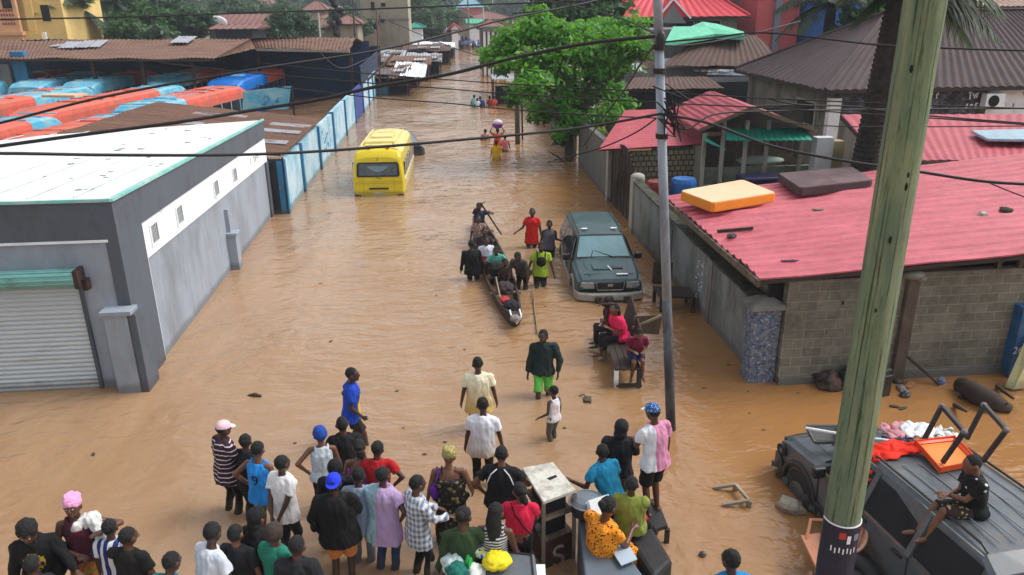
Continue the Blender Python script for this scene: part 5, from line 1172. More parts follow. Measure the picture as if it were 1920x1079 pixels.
cable([(1445, 228, 12.5), (1600, 238, 12), (1980, 236, 11)], 2.4, 'thin straight cable over the middle red roof')
cable([(730, 40, 60), (800, 70, 55), (880, 100, 50), (967, 116, 42.3)], 1.6, 'distant sagging cable from the block building to the wooden pole')
cable([(660, 15, 78), (700, 55, 70), (712, 30, 66)], 1.4, 'short distant cable between the dark post and the red mast')
cable([(600, 100, 46), (640, 128, 46), (690, 110, 50), (730, 96, 60)], 2, 'cable draped past the shed corner')
# ------------------------------------------------------------------ vehicles
def paint(name, c, c2=None, dirt=.3, rough=.32):
    t = NT(name); f = t.noise(1.6, 6, .65); g_ = t.noise(7, 6, .7)
    colr = t.mix(t.ramp(f, .35, .7), c, c2 or sc(c, 1.3)); colr = t.mix(t.math('MULTIPLY', t.ramp(g_, .62-dirt*.3, .8), .6), colr, (.20, .16, .12))
    t.color(colr); t.rough(t.math('ADD', t.math('MULTIPLY', g_, .3), rough-.1)); t.b.inputs['Coat Weight'].default_value = .2; t.b.inputs['Metallic'].default_value = .1; return t.m
chrome = M('worn_chrome', S(170, 170, 168), .3, .15, 6, .3, S(110, 96, 80), metal=.8)
head_glass = M('lamp_glass', S(150, 156, 156), .15, .3, 10, spec=.8)
interior = M('car_interior', (.012, .013, .015), .9, .3, 4)
seat_m = M('seat_cloth', (.03, .03, .035), .9, .3, 4)
glass_teal = M('wet_windscreen', S(104, 142, 150), .12, .12, 2.5, 0, S(60, 84, 92), 2, spec=.9, bump=0)
def suv(name, label, loc, yaw, body_m, lower_m, wide=1.0, side='glass', wind=glass_teal, seed=0, bars=True):
    """front faces local +Y"""
    t_ = thing(name, label, 'car', loc, yaw)
    st_ = [(-2.30, .84, .5, .86, 1.05, .80, 1.10), (-2.22, .87, .45, .90, 1.10, .80, 1.22), (-2.12, .88, .42, .90, 1.12, .68, 1.60), (-1.9, .88, .42, .90, 1.12, .655, 1.72), (-1.0, .88, .42, .91, 1.14, .66, 1.765), (-.2, .88, .42, .91, 1.14, .655, 1.76), (.42, .88, .42, .91, 1.14, .62, 1.70),
           (.62, .88, .42, .905, 1.13, .68, 1.49), (1.04, .88, .42, .90, 1.12, .80, 1.20), (1.35, .88, .42, .90, 1.08, .80, 1.15), (1.95, .87, .45, .89, 1.02, .78, 1.09), (2.2, .84, .5, .86, .94, .74, 1.0), (2.29, .78, .55, .80, .84, .66, .88)]
    rings = []
    for y, w0, z0, w1, z1, w2, z2 in st_:
        h = [(w0*.6, z0-.05), (w0, z0), (w0+.02, z0+.2), (w1, z1-.12), (w1-.015, z1), (w2+.035, z2-.05), (w2-.02, z2), (w2*.5, z2+.018)]
        r = [(a*wide, y, b) for a, b in h]+[(0, y, z2+.022)]+[(-a*wide, y, b) for a, b in h[::-1]]; rings.append(r)
    b = MB().loft(rings).build('body', body_m, t_, world=False, smooth=True)
    bv = b.modifiers.new('b', 'BEVEL'); bv.width = .02; bv.segments = 3; bv.limit_method = 'ANGLE'; bv.angle_limit = R(14); bv.harden_normals = False
    wn = b.modifiers.new('w', 'WEIGHTED_NORMAL'); wn.keep_sharp = False
    def sp(s, y, k):                       # point on the side glass plane; k 0 belt, 1 roof edge
        lo = Vector((s*.89*wide, y, 1.14)); hi = Vector((s*.69*wide, y, 1.66)); return lo.lerp(hi, k)
    def quad(pts, off, th, m, nm, par):
        pts = [Vector(p) for p in pts]; n_ = (pts[1]-pts[0]).cross(pts[2]-pts[0]).normalized()
        c_ = sum(pts, Vector())/len(pts)
        if n_.dot(c_-Vector((0, 0, .9))) < 0: n_ = -n_
        return MB().prism([p+n_*(off-th) for p in pts], n_*th).build(nm, m, par, world=False)
    # windscreen, rear glass, side glass
    A = [(-.74*wide, 1.0, 1.235), (.74*wide, 1.0, 1.235), (.60*wide, .48, 1.665), (-.60*wide, .48, 1.665)]
    wsn = quad(A, .022, .02, wind, 'windscreen', t_)
    quad([(-.80*wide, 1.04, 1.20), (.80*wide, 1.04, 1.20), (.64*wide, .43, 1.70), (-.64*wide, .43, 1.70)], .014, .012, black_rubber, 'windscreen_seal', wsn)
    quad([(-.66*wide, -2.2, 1.28), (.66*wide, -2.2, 1.28), (.56*wide, -2.13, 1.58), (-.56*wide, -2.13, 1.58)], .02, .02, glass_dark, 'rear_window', t_)
    for s in (-1, 1):
        for (y0, y1, k0, k1) in ((-.02, .92, .08, .38), (-1.02, -.10, .08, 0), (-1.98, -1.12, .1, 0)):
            pts = [sp(s, y0, .06), sp(s, y1, .06), sp(s, y1-k1*1.15, .93), sp(s, y0, .93)]
            w_ = quad(pts, .018, .015, glass_dark if side == 'glass' else interior, 'side_window', t_)
            e = [pts[0]+Vector((s*.012, 0, -.02)), pts[1]+Vector((s*.012, 0, -.02))]
            MB().bar(e[0], e[1], .02, .03).build('window_trim', chrome if side != 'glass' else black_rubber, w_, world=False)
        for y in (-.06, -1.07, .98):
            MB().box((s*.908*wide, y, .84), (.014, .018, .56)).build('door_gap', black_rubber, t_, world=False)
        for y in (.1-.25, -.9): MB().box((s*.925*wide, y+.02, 1.04), (.03, .2, .04)).build('door_handle', black_plastic, t_, world=False, bevel=.008)
        mb = MB(); mb.tube([(s*.62*wide, -1.9, 1.74), (s*.63*wide, -1.8, 1.80), (s*.63*wide, .1, 1.80), (s*.61*wide, .3, 1.73)], .018, 6); mb.build('roof_rail', black_plastic, t_, world=False)
        MB().box((s*1.02*wide, .82, 1.2), (.2, .12, .17)).build('mirror', black_plastic, t_, world=False, bevel=.03)
        for y in (1.48, -1.42):
            w_ = MB(); rr = [(a, q) for a, q in ((.0, .2), (.24, .37), (.26, .40), (.05, .40))]
            w_.loft([[(s*x_, y+r_*math.cos(k*math.pi/12), .38+r_*math.sin(k*math.pi/12)) for k in range(24)] for x_, r_ in ((.70*wide, .38), (.73*wide, .40), (.90*wide, .40), (.92*wide, .37))]); tr_ = w_.build('tyre', black_rubber, t_, world=False)
            MB().loft([[(s*x_, y+r_*math.cos(k*math.pi/8), .38+r_*math.sin(k*math.pi/8)) for k in range(16)] for x_, r_ in ((.86*wide, .24), (.925*wide, .22))]).build('rim', steel, tr_, world=False)
            ar = MB(); ar.loft([[(s*(.89*wide+dx), y+rr_*math.cos(math.pi*k/12), .40+rr_*math.sin(math.pi*k/12)) for rr_, dx in ((.44, 0), (.44, .05), (.52, .045), (.53, 0))] for k in range(13)]); ar.build('wheel_arch', lower_m, t_, world=False, smooth=True)
        MB().box((s*.905*wide, .03, .52), (.06, 1.9, .16)).build('side_cladding', lower_m, t_, world=False, bevel=.02)
        # lamps
        hl = MB().box((s*.60*wide, 2.26, .88), (.36, .1, .17), rot=Matrix.Rotation(-s*R(10), 3, 'Z')).build('headlight', head_glass, t_, world=False, bevel=.02)
        MB().box((s*.60*wide, 2.245, .88), (.40, .08, .21), rot=Matrix.Rotation(-s*R(10), 3, 'Z')).build('lamp_housing', black_plastic, hl, world=False, bevel=.015)
        MB().box((s*.8*wide, -2.27, .9), (.16, .08, .34)).build('tail_lamp', M('tail_red', S(120, 20, 20), .3, .1), t_, world=False, bevel=.02)
    gr_ = MB().box((0, 2.28, .86), (.74*wide, .09, .22)).build('grille', black_plastic, t_, world=False, bevel=.03)
    mb = MB(); mb.tube([(-.38*wide, 2.33, .98), (-.34*wide, 2.34, .76), (.34*wide, 2.34, .76), (.38*wide, 2.33, .98)], .016, 6); mb.build('grille_surround', chrome, gr_, world=False)
    MB().box((0, 2.335, .88), (.14, .02, .07)).build('badge', chrome, gr_, world=False, bevel=.01)
    bm_ = MB(); bm_.loft([[(x_, y+dy, z_) for dy, z_ in ((0, .46), (.02, .70), (.15, .68), (.16, .50))] for x_, y in ((-.93*wide, 1.95), (-.86*wide, 2.2), (-.5*wide, 2.32), (.5*wide, 2.32), (.86*wide, 2.2), (.93*wide, 1.95))]); bp_ = bm_.build('front_bumper', lower_m, t_, world=False, smooth=False, bevel=.02)
    MB().box((0, 2.49, .52), (.84, .02, .16)).build('bumper_intake', black_plastic, bp_, world=False)
    MB().box((0, -2.33, .58), (1.7*wide, .14, .2)).build('rear_bumper', lower_m, t_, world=False, bevel=.03)
    mb = MB(); mb.box((0, 2.0, 1.09), (1.3*wide, .01, .01)); 
    for s in (-1, 1): mb.bar((s*.5*wide, 2.1, 1.085), (s*.62*wide, 1.1, 1.188), .015, .012)
    mb.build('bonnet_crease', body_m, t_, world=False)
    for s in (-1, 1): MB().bar((s*.34, 1.06, 1.225), (s*.02+.25, .86, 1.375), .02, .015).build('wiper', black_plastic, wsn, world=False)
    return t_
green_p = paint('dark_green_paint', S(40, 68, 72), S(56, 86, 90), .25, .42)
beige_low = paint('silver_beige_trim', S(150, 144, 132), S(176, 170, 158), .35, .45)
sv = suv('suv', 'dark green off road car with silver bumper standing in the flood, facing the camera', (4.36, 20.9, -.47), R(180-3), green_p, beige_low, wide=.98)
MB().box((.16, 1.62, 1.15), (.46, .34, .05), rot=Matrix.Rotation(R(-5), 3, 'X')).build('bonnet_scoop', green_p, sv, world=False, bevel=.02)
MB().box((-.28, 1.68, 1.148), (.3, .12, .03), rot=Matrix.Rotation(R(-5), 3, 'X')).build('bonnet_vent', black_plastic, sv, world=False, bevel=.01)
for x_ in (-.42, .42): MB().ell((x_, .08, 1.785), (.1, .05, .012)).build('roof_mark', white_wall, sv, world=False)
pl_ = MB().box((-.2, 2.50, .60), (.36, .012, .12)).build('number_plate', M('plate_grey', S(196, 200, 200), .6, .05, 10, .2, S(120, 120, 120), 20), sv, world=False)
for x_ in (.0, -.42, .3): MB().box((x_+.02, 2.53, .5), (.15, .07, .30)).build('bumper_pad', black_plastic, sv, world=False, bevel=.02)
MB().bar((-.03, 1.6, 1.17), (-.1, 1.85, 1.14), .02, .03).build('tape_mark', white_wall, sv, world=False); MB().box((-.35, 2.06, 1.10), (.3, .05, .015), rot=Matrix.Rotation(R(-12), 3, 'X')).build('chipped_edge', white_wall, sv, world=False)
pick = MB(); pick.bar((.35, 1.02, 1.225), (.28, .49, 1.668), .02, .02); pick.build('glass_crack', green_p, sv, world=False)

grey_p = paint('slate_grey_paint', S(66, 76, 86), S(90, 100, 108), .7, .45)
gc = suv('wrecked_car', 'battered slate grey car with open windows and objects on its roof', (6.43, 8.42, -.27), R(4), grey_p, black_plastic, wide=1.06, side='open', wind=interior); gc.rotation_euler[0] = -R(2.5)
for k in range(5): MB().box((-.45+k*.225, -.95, 1.79), (.012, 1.7, .01)).build('roof_groove', M('groove_light', S(110, 120, 128), .4, .1), gc, world=False)
MB().tube([(-.70, -1.9, 1.70), (-.72, -1.0, 1.72), (-.70, .35, 1.67)], .012, 6).build('drip_rail', chrome, gc, world=False)
# left front door frame, inner door edges and seats seen through the open windows
mb = MB()
for y in (-.06, -1.06): mb.bar((-.965, y, 1.12), (-.735, y, 1.67), .05, .09)
mb.each('door_pillar', grey_p, gc, world=False)
for y in (.5, -.45): MB().box((-.6, y, .95), (.5, .2, .6)).build('seat', seat_m, gc, world=False, bevel=.05)
MB().ell((-.915, .35, 1.2), (.06, .14, .1)).build('blue_bag', M('blue_nylon', S(30, 110, 180), .7, .2), gc, world=False)
mb = MB(); mb.loft([[(-.99+.16*math.cos(a)*0, 2.05+.13*math.cos(a), .86+.1*math.sin(a)) for a in [k*.4 for k in range(16)]], [(-.93, 2.05+.12*math.cos(a), .86+.09*math.sin(a)) for a in [k*.4 for k in range(16)]]]); mb.build('broken_lamp', interior, gc, world=False)
MB().ell((-.97, 2.05, .86), (.03, .06, .06)).build('lamp_bulb', steel, gc, world=False)
for k in range(10):
    a = Vector((-1.0+.04*random.random(), 2.2-k*.2, .48+random.uniform(-.05, .05))); MB().box(a, (.05, .12, .08), rz=random.random()).build('torn_trim', random.choice([black_plastic, grey_p, steel]), gc, world=False)

# yellow minibus
yel = M('minibus_yellow', S(232, 208, 28), .35, .05, 1.5, .15, S(190, 160, 40), coat=.5, bump=.03)
cream = M('minibus_cream', S(232, 216, 140), .45, .06, 1.5, .35, S(196, 176, 110), 1.2, bump=.05)
mbz_scale = (1, .80, .97)
mbz = thing('minibus', 'yellow minibus with cream roof seen from the rear, sunk in the flood', 'minibus', (-2.55, 31.1, -.65), R(-2.5))
def bring(y, k, h):
    w_ = 1.035*k; r = [(w_*.97, y, .3), (w_, y, .7), (w_, y, 1.35), (w_*.96, y, h-.55), (w_*.90, y, h-.2), (w_*.80, y, h-.07), (w_*.5, y, h-.0), (0, y, h+.03)]
    return r+[(-a, b_, c_) for a, b_, c_ in r[-2::-1]]
rr = [bring(-.02, .93, 2.25), bring(.04, .975, 2.38), bring(.16, 1, 2.5)]+[bring(y, 1, 2.56) for y in (.6, 2, 4, 6, 6.5)]+[bring(6.9, .96, 2.3), bring(7.1, .9, 1.6)]
mbz.scale = mbz_scale
# lean the rear face forward toward the top
rr = [[(p[0], p[1]+(.16*max(0, p[2]-1.1)/1.4 if i < 3 else 0), p[2]) for p in r] for i, r in enumerate(rr)]
b = MB().loft(rr).build('body', yel, mbz, world=False, smooth=True); bv = b.modifiers.new('b', 'BEVEL'); bv.width = .03; bv.segments = 3; bv.limit_method = 'ANGLE'; bv.angle_limit = R(20); wn = b.modifiers.new('w', 'WEIGHTED_NORMAL')
mb = MB(); mb.loft([[(x_*k_, y, z_) for x_, z_ in ((-.97, 2.38), (-.85, 2.53), (-.5, 2.605), (0, 2.635), (.5, 2.605), (.85, 2.53), (.97, 2.38), (.5, 2.5), (0, 2.53), (-.5, 2.5))] for y, k_ in ((.55, .92), (.75, 1), (6.2, 1), (6.5, .9))]); mb.build('roof_skin', cream, mbz, world=False)
for y, l_, w_, h_ in ((1.0, .34, 1.1, .06), (1.9, .9, 1.2, .12), (3.3, 1.3, .9, .16), (5.2, .8, .7, .08)): MB().box((0, y, 2.62+h_/2), (w_, l_, h_)).build('roof_unit', cream, mbz, world=False, bevel=.04)
for s in (-1, 1):
    MB().tube([(s*.66, .6, 2.6), (s*.68, 1.0, 2.66), (s*.68, 5.8, 2.67), (s*.66, 6.2, 2.58)], .03, 6).build('roof_rail', cream, mbz, world=False)
    MB().ell((s*.38+.02, .48, 2.60), (.07, .07, .07)).build('marker_lamp', M('orange_lamp', S(210, 80, 30), .4, .1), mbz, world=False)
    MB().box((s*1.03, 3.5, 1.72), (.05, 5.9, .55)).build('side_window', glass_dark, mbz, world=False)
    mb = MB()
    for k in range(6): mb.box((s*1.035, .7+k*1.13, 1.72), (.06, .1, .56))
    mb.each('window_pillar', M('minibus_white', S(216, 212, 200), .5, .08), mbz, world=False)
    MB().box((s*1.045, 3.5, 1.28), (.03, 6.4, .14)).build('side_stripe', M('minibus_white', (0, 0, 0)), mbz, world=False)
    MB().box((s*.86, -.035, .69), (.26, .06, .09)).build('tail_lamp', M('dark_red', S(70, 20, 22), .4, .2), mbz, world=False, bevel=.01)
def rear(z_): return -.02+.16*max(0, z_-1.1)/1.4
rw = MB().prism([(x_, rear(z_)-.02, z_) for x_, z_ in ((-.82, 1.46), (.82, 1.46), (.86, 1.54), (.83, 1.98), (.76, 2.06), (-.76, 2.06), (-.83, 1.98), (-.86, 1.54))], (0, .05, 0)).build('rear_window', black_rubber, mbz, world=False)
MB().prism([(x_, rear(z_)-.026, z_) for x_, z_ in ((-.76, 1.52), (.76, 1.52), (.76, 1.97), (.70, 2.0), (-.70, 2.0), (-.76, 1.97))], (0, .02, 0)).build('pane', M('rear_glass', S(92, 100, 106), .12, .25, 3, .3, S(40, 44, 48), 2, spec=.8, bump=0), rw, world=False)
mb = MB(); cur = [Vector((-.42+.84*k/10, rear(1.75)-.032, 1.88-.22*math.sin(math.pi*k/10))) for k in range(11)]
mb.loft([[p, p+Vector((0, -.004, .0)), Vector((p.x, p.y-.004, 1.92)), Vector((p.x, p.y, 1.92))] for p in cur]); mb.build('curtain', M('grey_curtain', S(120, 146, 158), .8, .15, 4), rw, world=False)
MB().bar((-.1, rear(1.44)-.05, 1.44), (.12, rear(1.38)-.05, 1.38), .02, .02).build('wiper', black_plastic, rw, world=False)
for z_ in (1.28, 1.2): MB().box((0, -.03, z_), (1.9, .02, .012)).build('body_crease', M('yellow_shadow_line', S(186, 160, 24), .6, .1), mbz, world=False)
MB().box((.0, -.045, .98), (.78, .04, .07)).build('handle_bar', black_plastic, mbz, world=False, bevel=.01); MB().box((-.02, -.045, .76), (.42, .02, .18)).build('number_plate', M('plate_white', S(214, 210, 150), .6, .05), mbz, world=False, bevel=.005)
for s in (-1, 1): MB().bar((s*.62, -.03, .32), (s*.62, -.03, 1.42), .012, .012).build('door_gap', M('yellow_shadow_line', (0, 0, 0)), mbz, world=False)
MB().tube([(0, rear(2.2)-.03, 2.12), (0, rear(2.2)-.05, 2.24)], .012).build('antenna', black_plastic, mbz, world=False)
vn = thing('sunken_van', 'dark grey blue van sunk to its roof beyond the yellow minibus', 'van', (P(770, 272, 0).x-.1, 39.6, -1.32), R(8))
b = MB().loft([[(a*k, y, z_) for a, z_ in ((-.95, .3), (-.95, 1.2), (-.86, 1.75), (-.6, 1.98), (0, 2.03), (.6, 1.98), (.86, 1.75), (.95, 1.2), (.95, .3))] for y, k in ((0, .94), (.12, 1), (3.6, 1), (3.9, .95))]).build('body', M('van_grey', S(64, 80, 94), .35, .1, 2, .2, S(60, 70, 78), coat=.4), vn, world=False, smooth=True); bv = b.modifiers.new('b', 'BEVEL'); bv.width = .05; bv.segments = 3; bv.limit_method = 'ANGLE'; bv.angle_limit = R(15); b.modifiers.new('w', 'WEIGHTED_NORMAL')
MB().box((0, -.02, 1.5), (1.5, .05, .5)).build('rear_window', glass_dark, vn, world=False)
for s in (-1, 1): MB().box((s*.93, 1.8, 1.42), (.06, 3.0, .42), rot=Matrix.Rotation(-s*R(6), 3, 'Y')).build('side_window', glass_dark, vn, world=False)


# ------------------------------------------------------------------ dugout canoe
hull_m = M('canoe_wood', S(66, 50, 42), .8, .3, 2.5, .4, S(34, 26, 22), 3, (.4, .4, 1), bump=.6)
cn = thing('dugout_canoe', 'long narrow dark dugout canoe full of people pointing at the camera', 'canoe', (1.4, 21.5, -.1), 0)
b0, b1 = Vector((1.62, 17.0, 0)), Vector((1.15, 26.4, 0)); ax = (b1-b0); L_ = ax.length; ax.normalize(); sx = Vector((ax.y, -ax.x, 0))
def cr_(u, inner):
    p = b0+ax*(L_*u); w_ = .43*math.sin(math.pi*min(1, max(.0, u*.93+.035)))**.55*(1 if u < .5 else .92); k = (w_-.045)/w_ if inner else 1; rise = .30*max(0, 1-u/.16)**2+.18*max(0, (u-.85)/.15)**2
    dep = -.28+rise*.9 if not inner else -.12+rise*.9
    top = .26+rise*.5
    return [p+sx*(w_*k*math.cos(a))+Vector((0, 0, top+(dep-top)*math.sin(a)**.8 if math.sin(a) > 0 else top)) for a in [math.pi*j/12 for j in range(13)]]
us = [0, .02, .05, .1, .18, .3, .45, .6, .75, .88, .95, .985, 1]
outer = [cr_(u, 0) for u in us]; inner = [cr_(u, 1) for u in us[1:-1]]
mb = MB(); rings = [o_+i_[::-1] for o_, i_ in zip(outer[1:-1], inner)]; mb.loft(rings, cap=True)
mb.build('hull', hull_m, cn, smooth=False)
tip = b0+Vector((0, -.12, .36)); mb = MB(); mb.loft([outer[1], [Vector((p.x*.35+tip.x*.65, p.y*.35+tip.y*.65, p.z*.5+tip.z*.5)) for p in outer[1]]]); mb.build('prow', hull_m, cn)
MB().tube([tip+Vector((-.13, .3, .05)), tip+Vector((-.12, .05, 0)), tip+Vector((0, -.08, -.15)), tip+Vector((.12, .05, -.02)), tip+Vector((.1, .3, .06))], .02, 6).build('prow_rope', white_wall, cn)
for u in (.2, .33, .46, .58, .7, .82): p = b0+ax*(L_*u); MB().bar(p-sx*.4+Vector((0, 0, .22)), p+sx*.4+Vector((0, 0, .22)), .16, .03, upv=(0, 0, 1)).build('thwart', wood, cn)
rp = b0+ax*1.1; MB().ell(rp+Vector((-.1, .3, .2)), (.14, .2, .08)).build('red_rag', M('red_rag', S(190, 40, 60), .8, .2), cn)
mb = MB(); mb.tube([P(1000, 540, .1), P(1002, 580, .03), P(1008, 625, .05)], .02, 5); o = mb.build('trailing_rope', M('pale_rope', S(170, 150, 110), .9, .2), None); center(o); tag(o, 'pale rope trailing in the water beside the canoe', 'rope')

# ------------------------------------------------------------------ benches and tables
bn = thing('wooden_bench', 'dark wooden bench with a broken backrest carrying three seated people', 'bench', (3.65, 14.9, -.2))
ba = Vector((3.55, 13.72, 0)); bb2 = Vector((3.78, 16.35, 0)); bd = (bb2-ba).normalized(); bs = Vector((bd.y, -bd.x, 0)); BL = (bb2-ba).length
for k in range(4): 
    o_ = bs*(-.20+k*.135); MB().bar(ba+o_+Vector((0, 0, .42)), bb2+o_+Vector((0, 0, .42)), .125, .04, upv=(0, 0, 1)).build('seat_plank', wood_dark, bn, bevel=.006)
for q in (.05, BL-.1):
    for s in (-.22, .24):
        MB().bar(ba+bd*q+bs*s+Vector((0, 0, -.3)), ba+bd*q+bs*s+Vector((0, 0, .4)), .08, .08).build('leg', white_wall if (q < 1 and s < 0) else wood_dark, bn)
MB().bar(ba+bd*.05-bs*.26+Vector((0, 0, .05)), ba+bd*.05+bs*.3+Vector((0, 0, .05)), .08, .05).build('stretcher', wood_dark, bn)
MB().prism([ba+bd*.9+bs*.27+Vector((0, 0, .42)), bb2+bs*.27+Vector((0, 0, .42)), bb2+bs*.42+Vector((0, 0, 1.02)), ba+bd*.9+bs*.38+Vector((0, 0, .86))], bs*.035).build('backrest', wood_dark, bn)
MB().prism([ba+bd*1.5+bs*.3+Vector((0, 0, .55)), ba+bd*1.55+bs*.9+Vector((0, 0, .5)), ba+bd*1.5+bs*.95+Vector((0, 0, .98)), ba+bd*1.5+bs*.34+Vector((0, 0, .95))], bd*.035).build('end_board', wood, bn)
MB().bar(ba+bd*1.46+bs*.3+Vector((0, 0, .7)), ba+bd*1.46+bs*.92+Vector((0, 0, .98)), .04, .05).build('brace', M('pale_wood', S(150, 134, 110), .85, .2), bn)
b2n = thing('low_table', 'low dark wooden table standing by the grey wall behind the steel pole', 'table', (5.8, 17.9, -.3))
c4 = [Vector((5.3, 18.35, .38)), Vector((5.3, 17.62, .38)), Vector((6.15, 17.45, .38)), Vector((6.2, 18.2, .38))]
MB().prism(c4, (0, 0, .05)).build('tabletop', wood_dark, b2n)
for p in c4: q = p.lerp(sum(c4, Vector())/4, .1); MB().bar(q, Vector((q.x, q.y, -.5)), .07, .07).build('leg', wood_dark, b2n)
o = MB().bar((5.55, 18.45, .44), (5.6, 18.55, 1.0), .5, .06).build('backrest', wood_dark, b2n)
kx = thing('display_cabinet', 'tall wooden cabinet with dirty white top and glass sides in the crowd', 'cabinet', (1.3, 9.0, -.2))
T = [Vector((.965, 9.40, 1.1)), Vector((1.42, 9.50, 1.1)), Vector((1.64, 8.80, 1.1)), Vector((1.16, 8.58, 1.1))]
MB().prism(T, (0, 0, .05)).build('top', M('stained_white_board', S(206, 204, 194), .8, .08, 3, .5, S(140, 132, 118), 4), kx, bevel=.008)
cc = sum(T, Vector())/4
mb = MB(); mb.prism([cc+Vector((.02, -.02, .052)), cc+Vector((.13, .05, .052)), cc+Vector((.12, .10, .052)), cc+Vector((-.02, .03, .052))], (0, 0, .003)); mb.build('dark_slot', dark_hole, kx)
for p in T: q = p.lerp(cc, .05); MB().bar(q, Vector((q.x, q.y, -.2)), .05, .05).build('corner_post', M('cabinet_wood', S(136, 128, 114), .8, .2, 4, .3, S(50, 46, 40)), kx)
inn_ = [p.lerp(cc, .09) for p in T]
MB().prism([Vector((p.x, p.y, -.2)) for p in inn_], (0, 0, .62)).build('lower_box', M('maroon_wood', S(74, 44, 42), .75, .25, 4, .4, S(40, 28, 26)), kx)
MB().prism([Vector((p.x, p.y, .46)) for p in [q.lerp(cc, .3) for q in inn_]], (0, 0, .6)).build('dark_inside', dark_hole, kx)
for z_ in (.44, .78): MB().prism([Vector((p.x, p.y, z_)) for p in inn_], (0, 0, .02)).build('shelf', wood, kx)
f0, f1 = Vector((inn_[3].x, inn_[3].y, 0)), Vector((inn_[2].x, inn_[2].y, 0)); fd = (f1-f0).normalized(); fn = Vector((fd.y, -fd.x, 0))
o = text_on('S', None, f0.lerp(f1, .5)+fn*.006+Vector((0, 0, .12)), fd, (0, 0, 1), .5, M('pale_paint', S(176, 160, 150), .8, .2, 8), kx)
for v in o.data.vertices: v.co = mtx(kx).inverted() @ v.co
for k in range(4):
    q = cc+Vector((-.16+k*.11, -.2+.04*k, .47)); MB().ell((q.x, q.y, .52), (.05, .05, .07)).build('jar', [M('jar_grey', S(120, 130, 130), .3, .2), white_wall][k % 2], kx)

def bundle(px, py, z, r, mats, label, cat='bundle', rz_=0, seed=0, name='cloth_bundle', amp=.35):
    p = P(px, py, z); mb = MB(); mb.ell((0, 0, 0), r, n=36, k=22); vs = []
    for v in mb.v:
        u = Vector((v.x/r[0], v.y/r[1], v.z/r[2])); k = 1+amp*noise.noise(u*1.6+Vector((seed, 0, 0)))+.16*noise.noise(Vector((u.x*6, u.y*6+seed, u.z*2.5)))+.07*noise.noise(u*14); vs.append(Vector((v.x*k, v.y*k, max(v.z*k, -r[2]*.7))))
    mb.v = vs
    if isinstance(mats, (list, tuple)):
        for i, f in enumerate(mb.f):
            u = vs[f[0]]; mb.mi[i] = int((noise.noise(Vector((u.x/r[0]*2.2+seed, u.y/r[1]*2.2, seed)))+.5)*len(mats)*.999) % len(mats)
    o = mb.build(name, mats, None, smooth=True); o.location = p; o.rotation_euler = (0, 0, rz_); return tag(o, label, cat)
cw_ = lambda n_, c, **k: M(n_, S(*c), .9, .12, 6, bump=.4, bscale=25, **k)
sc1 = thing('suitcase', 'big dark grey suitcase lying flat at the bottom of the picture', 'suitcase', P(955, 1062, .7))
q = [P(925, 1030, 1.0), P(1003, 1036, 1.0), P(1010, 1100, 1.0), P(905, 1090, 1.0)]
MB().prism([Vector((p.x, p.y, .72)) for p in q], (0, 0, .28)).build('shell', M('grey_nylon', S(92, 98, 106), .7, .12, 5), sc1, bevel=.05)
MB().tube([q[0]+Vector((.05, -.05, .01)), q[1]+Vector((-.05, -.05, .01)), q[1].lerp(q[2], .95)+Vector((-.05, 0, .01))], .012, 6).build('piping', black_rubber, sc1)
tb_ = thing('market_table', 'rough wooden table under the suitcase and the cloth bundles', 'table', (.5, 7.6, -.2)); MB().bb((-.35, 6.9, .64), (.98, 8.1, .7)).build('tabletop', wood, tb_)
for a in (-.3, .93):
    for b_ in (6.95, 8.05): MB().bb((a-.04, b_-.04, -.4), (a+.04, b_+.04, .64)).build('leg', wood, tb_)
bundle(932, 1052, 1.1, (.17, .16, .09), M('yellow_bag', S(232, 214, 20), .6, .08), 'bright yellow bag with dark opening on the grey suitcase', 'bag', .2, 2, 'yellow_bag', .12)
bundle(900, 1032, 1.05, (.17, .11, .08), [cw_('bun_blue', (40, 90, 180)), cw_('bun_pale', (196, 210, 190)), cw_('bun_yel', (216, 206, 90))], 'crumpled blue and pale yellow cloth behind the yellow bag', seed=5)
bundle(855, 1056, .95, (.16, .17, .14), [cw_('bun_white', (216, 228, 228)), cw_('bun_white2', (190, 214, 216))], 'white cloth bundle at the bottom edge under the green shirted person', seed=7)
bundle(856, 1070, 1.05, (.12, .13, .08), cw_('bun_teal', (20, 104, 92)), 'dark teal cloth lying on the white bundle', seed=8)
bundle(878, 1056, 1.0, (.05, .16, .1), cw_('bun_green', (40, 150, 70)), 'narrow green cloth between the white bundles', seed=4)
bundle(893, 1072, .98, (.12, .13, .08), cw_('bun_wht3', (220, 226, 222)), 'white flowered cloth left of the grey suitcase', seed=9)
o = MB().prism([P(1003, 1062, .72), P(1022, 1062, .72), P(1024, 1095, .72), P(1003, 1095, .72)], (0, 0, .03)).build('paper_sheet', white_sheet, None); center(o); tag(o, 'small white board at the bottom edge right of the suitcase', 'board')
# grey freezer body, pan, box, papers and dark seat around the woman in orange
fz = thing('chest_freezer', 'grey blue metal chest lying under the papers at the bottom of the picture', 'chest', (1.95, 7.9, -.3))
q = [P(1084, 968, .75), P(1118, 955, .75), P(1225, 1100, .75), P(1100, 1110, .75)]
MB().prism([Vector((p.x, p.y, -.3)) for p in q], (0, 0, 1.02)).build('body', M('grey_blue_metal', S(104, 118, 130), .4, .1, 2, .2, S(70, 76, 82), metal=.3), fz, bevel=.03)
MB().prism([P(1116, 985, .775), P(1150, 975, .775), P(1195, 1050, .775), P(1165, 1062, .775)], (0, 0, .012)).build('pale_panel', M('pale_metal', S(170, 186, 200), .4, .06), fz)
dp = thing('padded_stool', 'black padded stool below the woman in orange, right of the chest', 'stool', P(1240, 1020, .3)); 
q = [P(1178, 1010, .55), P(1222, 985, .55), P(1262, 1050, .55), P(1225, 1085, .55)]
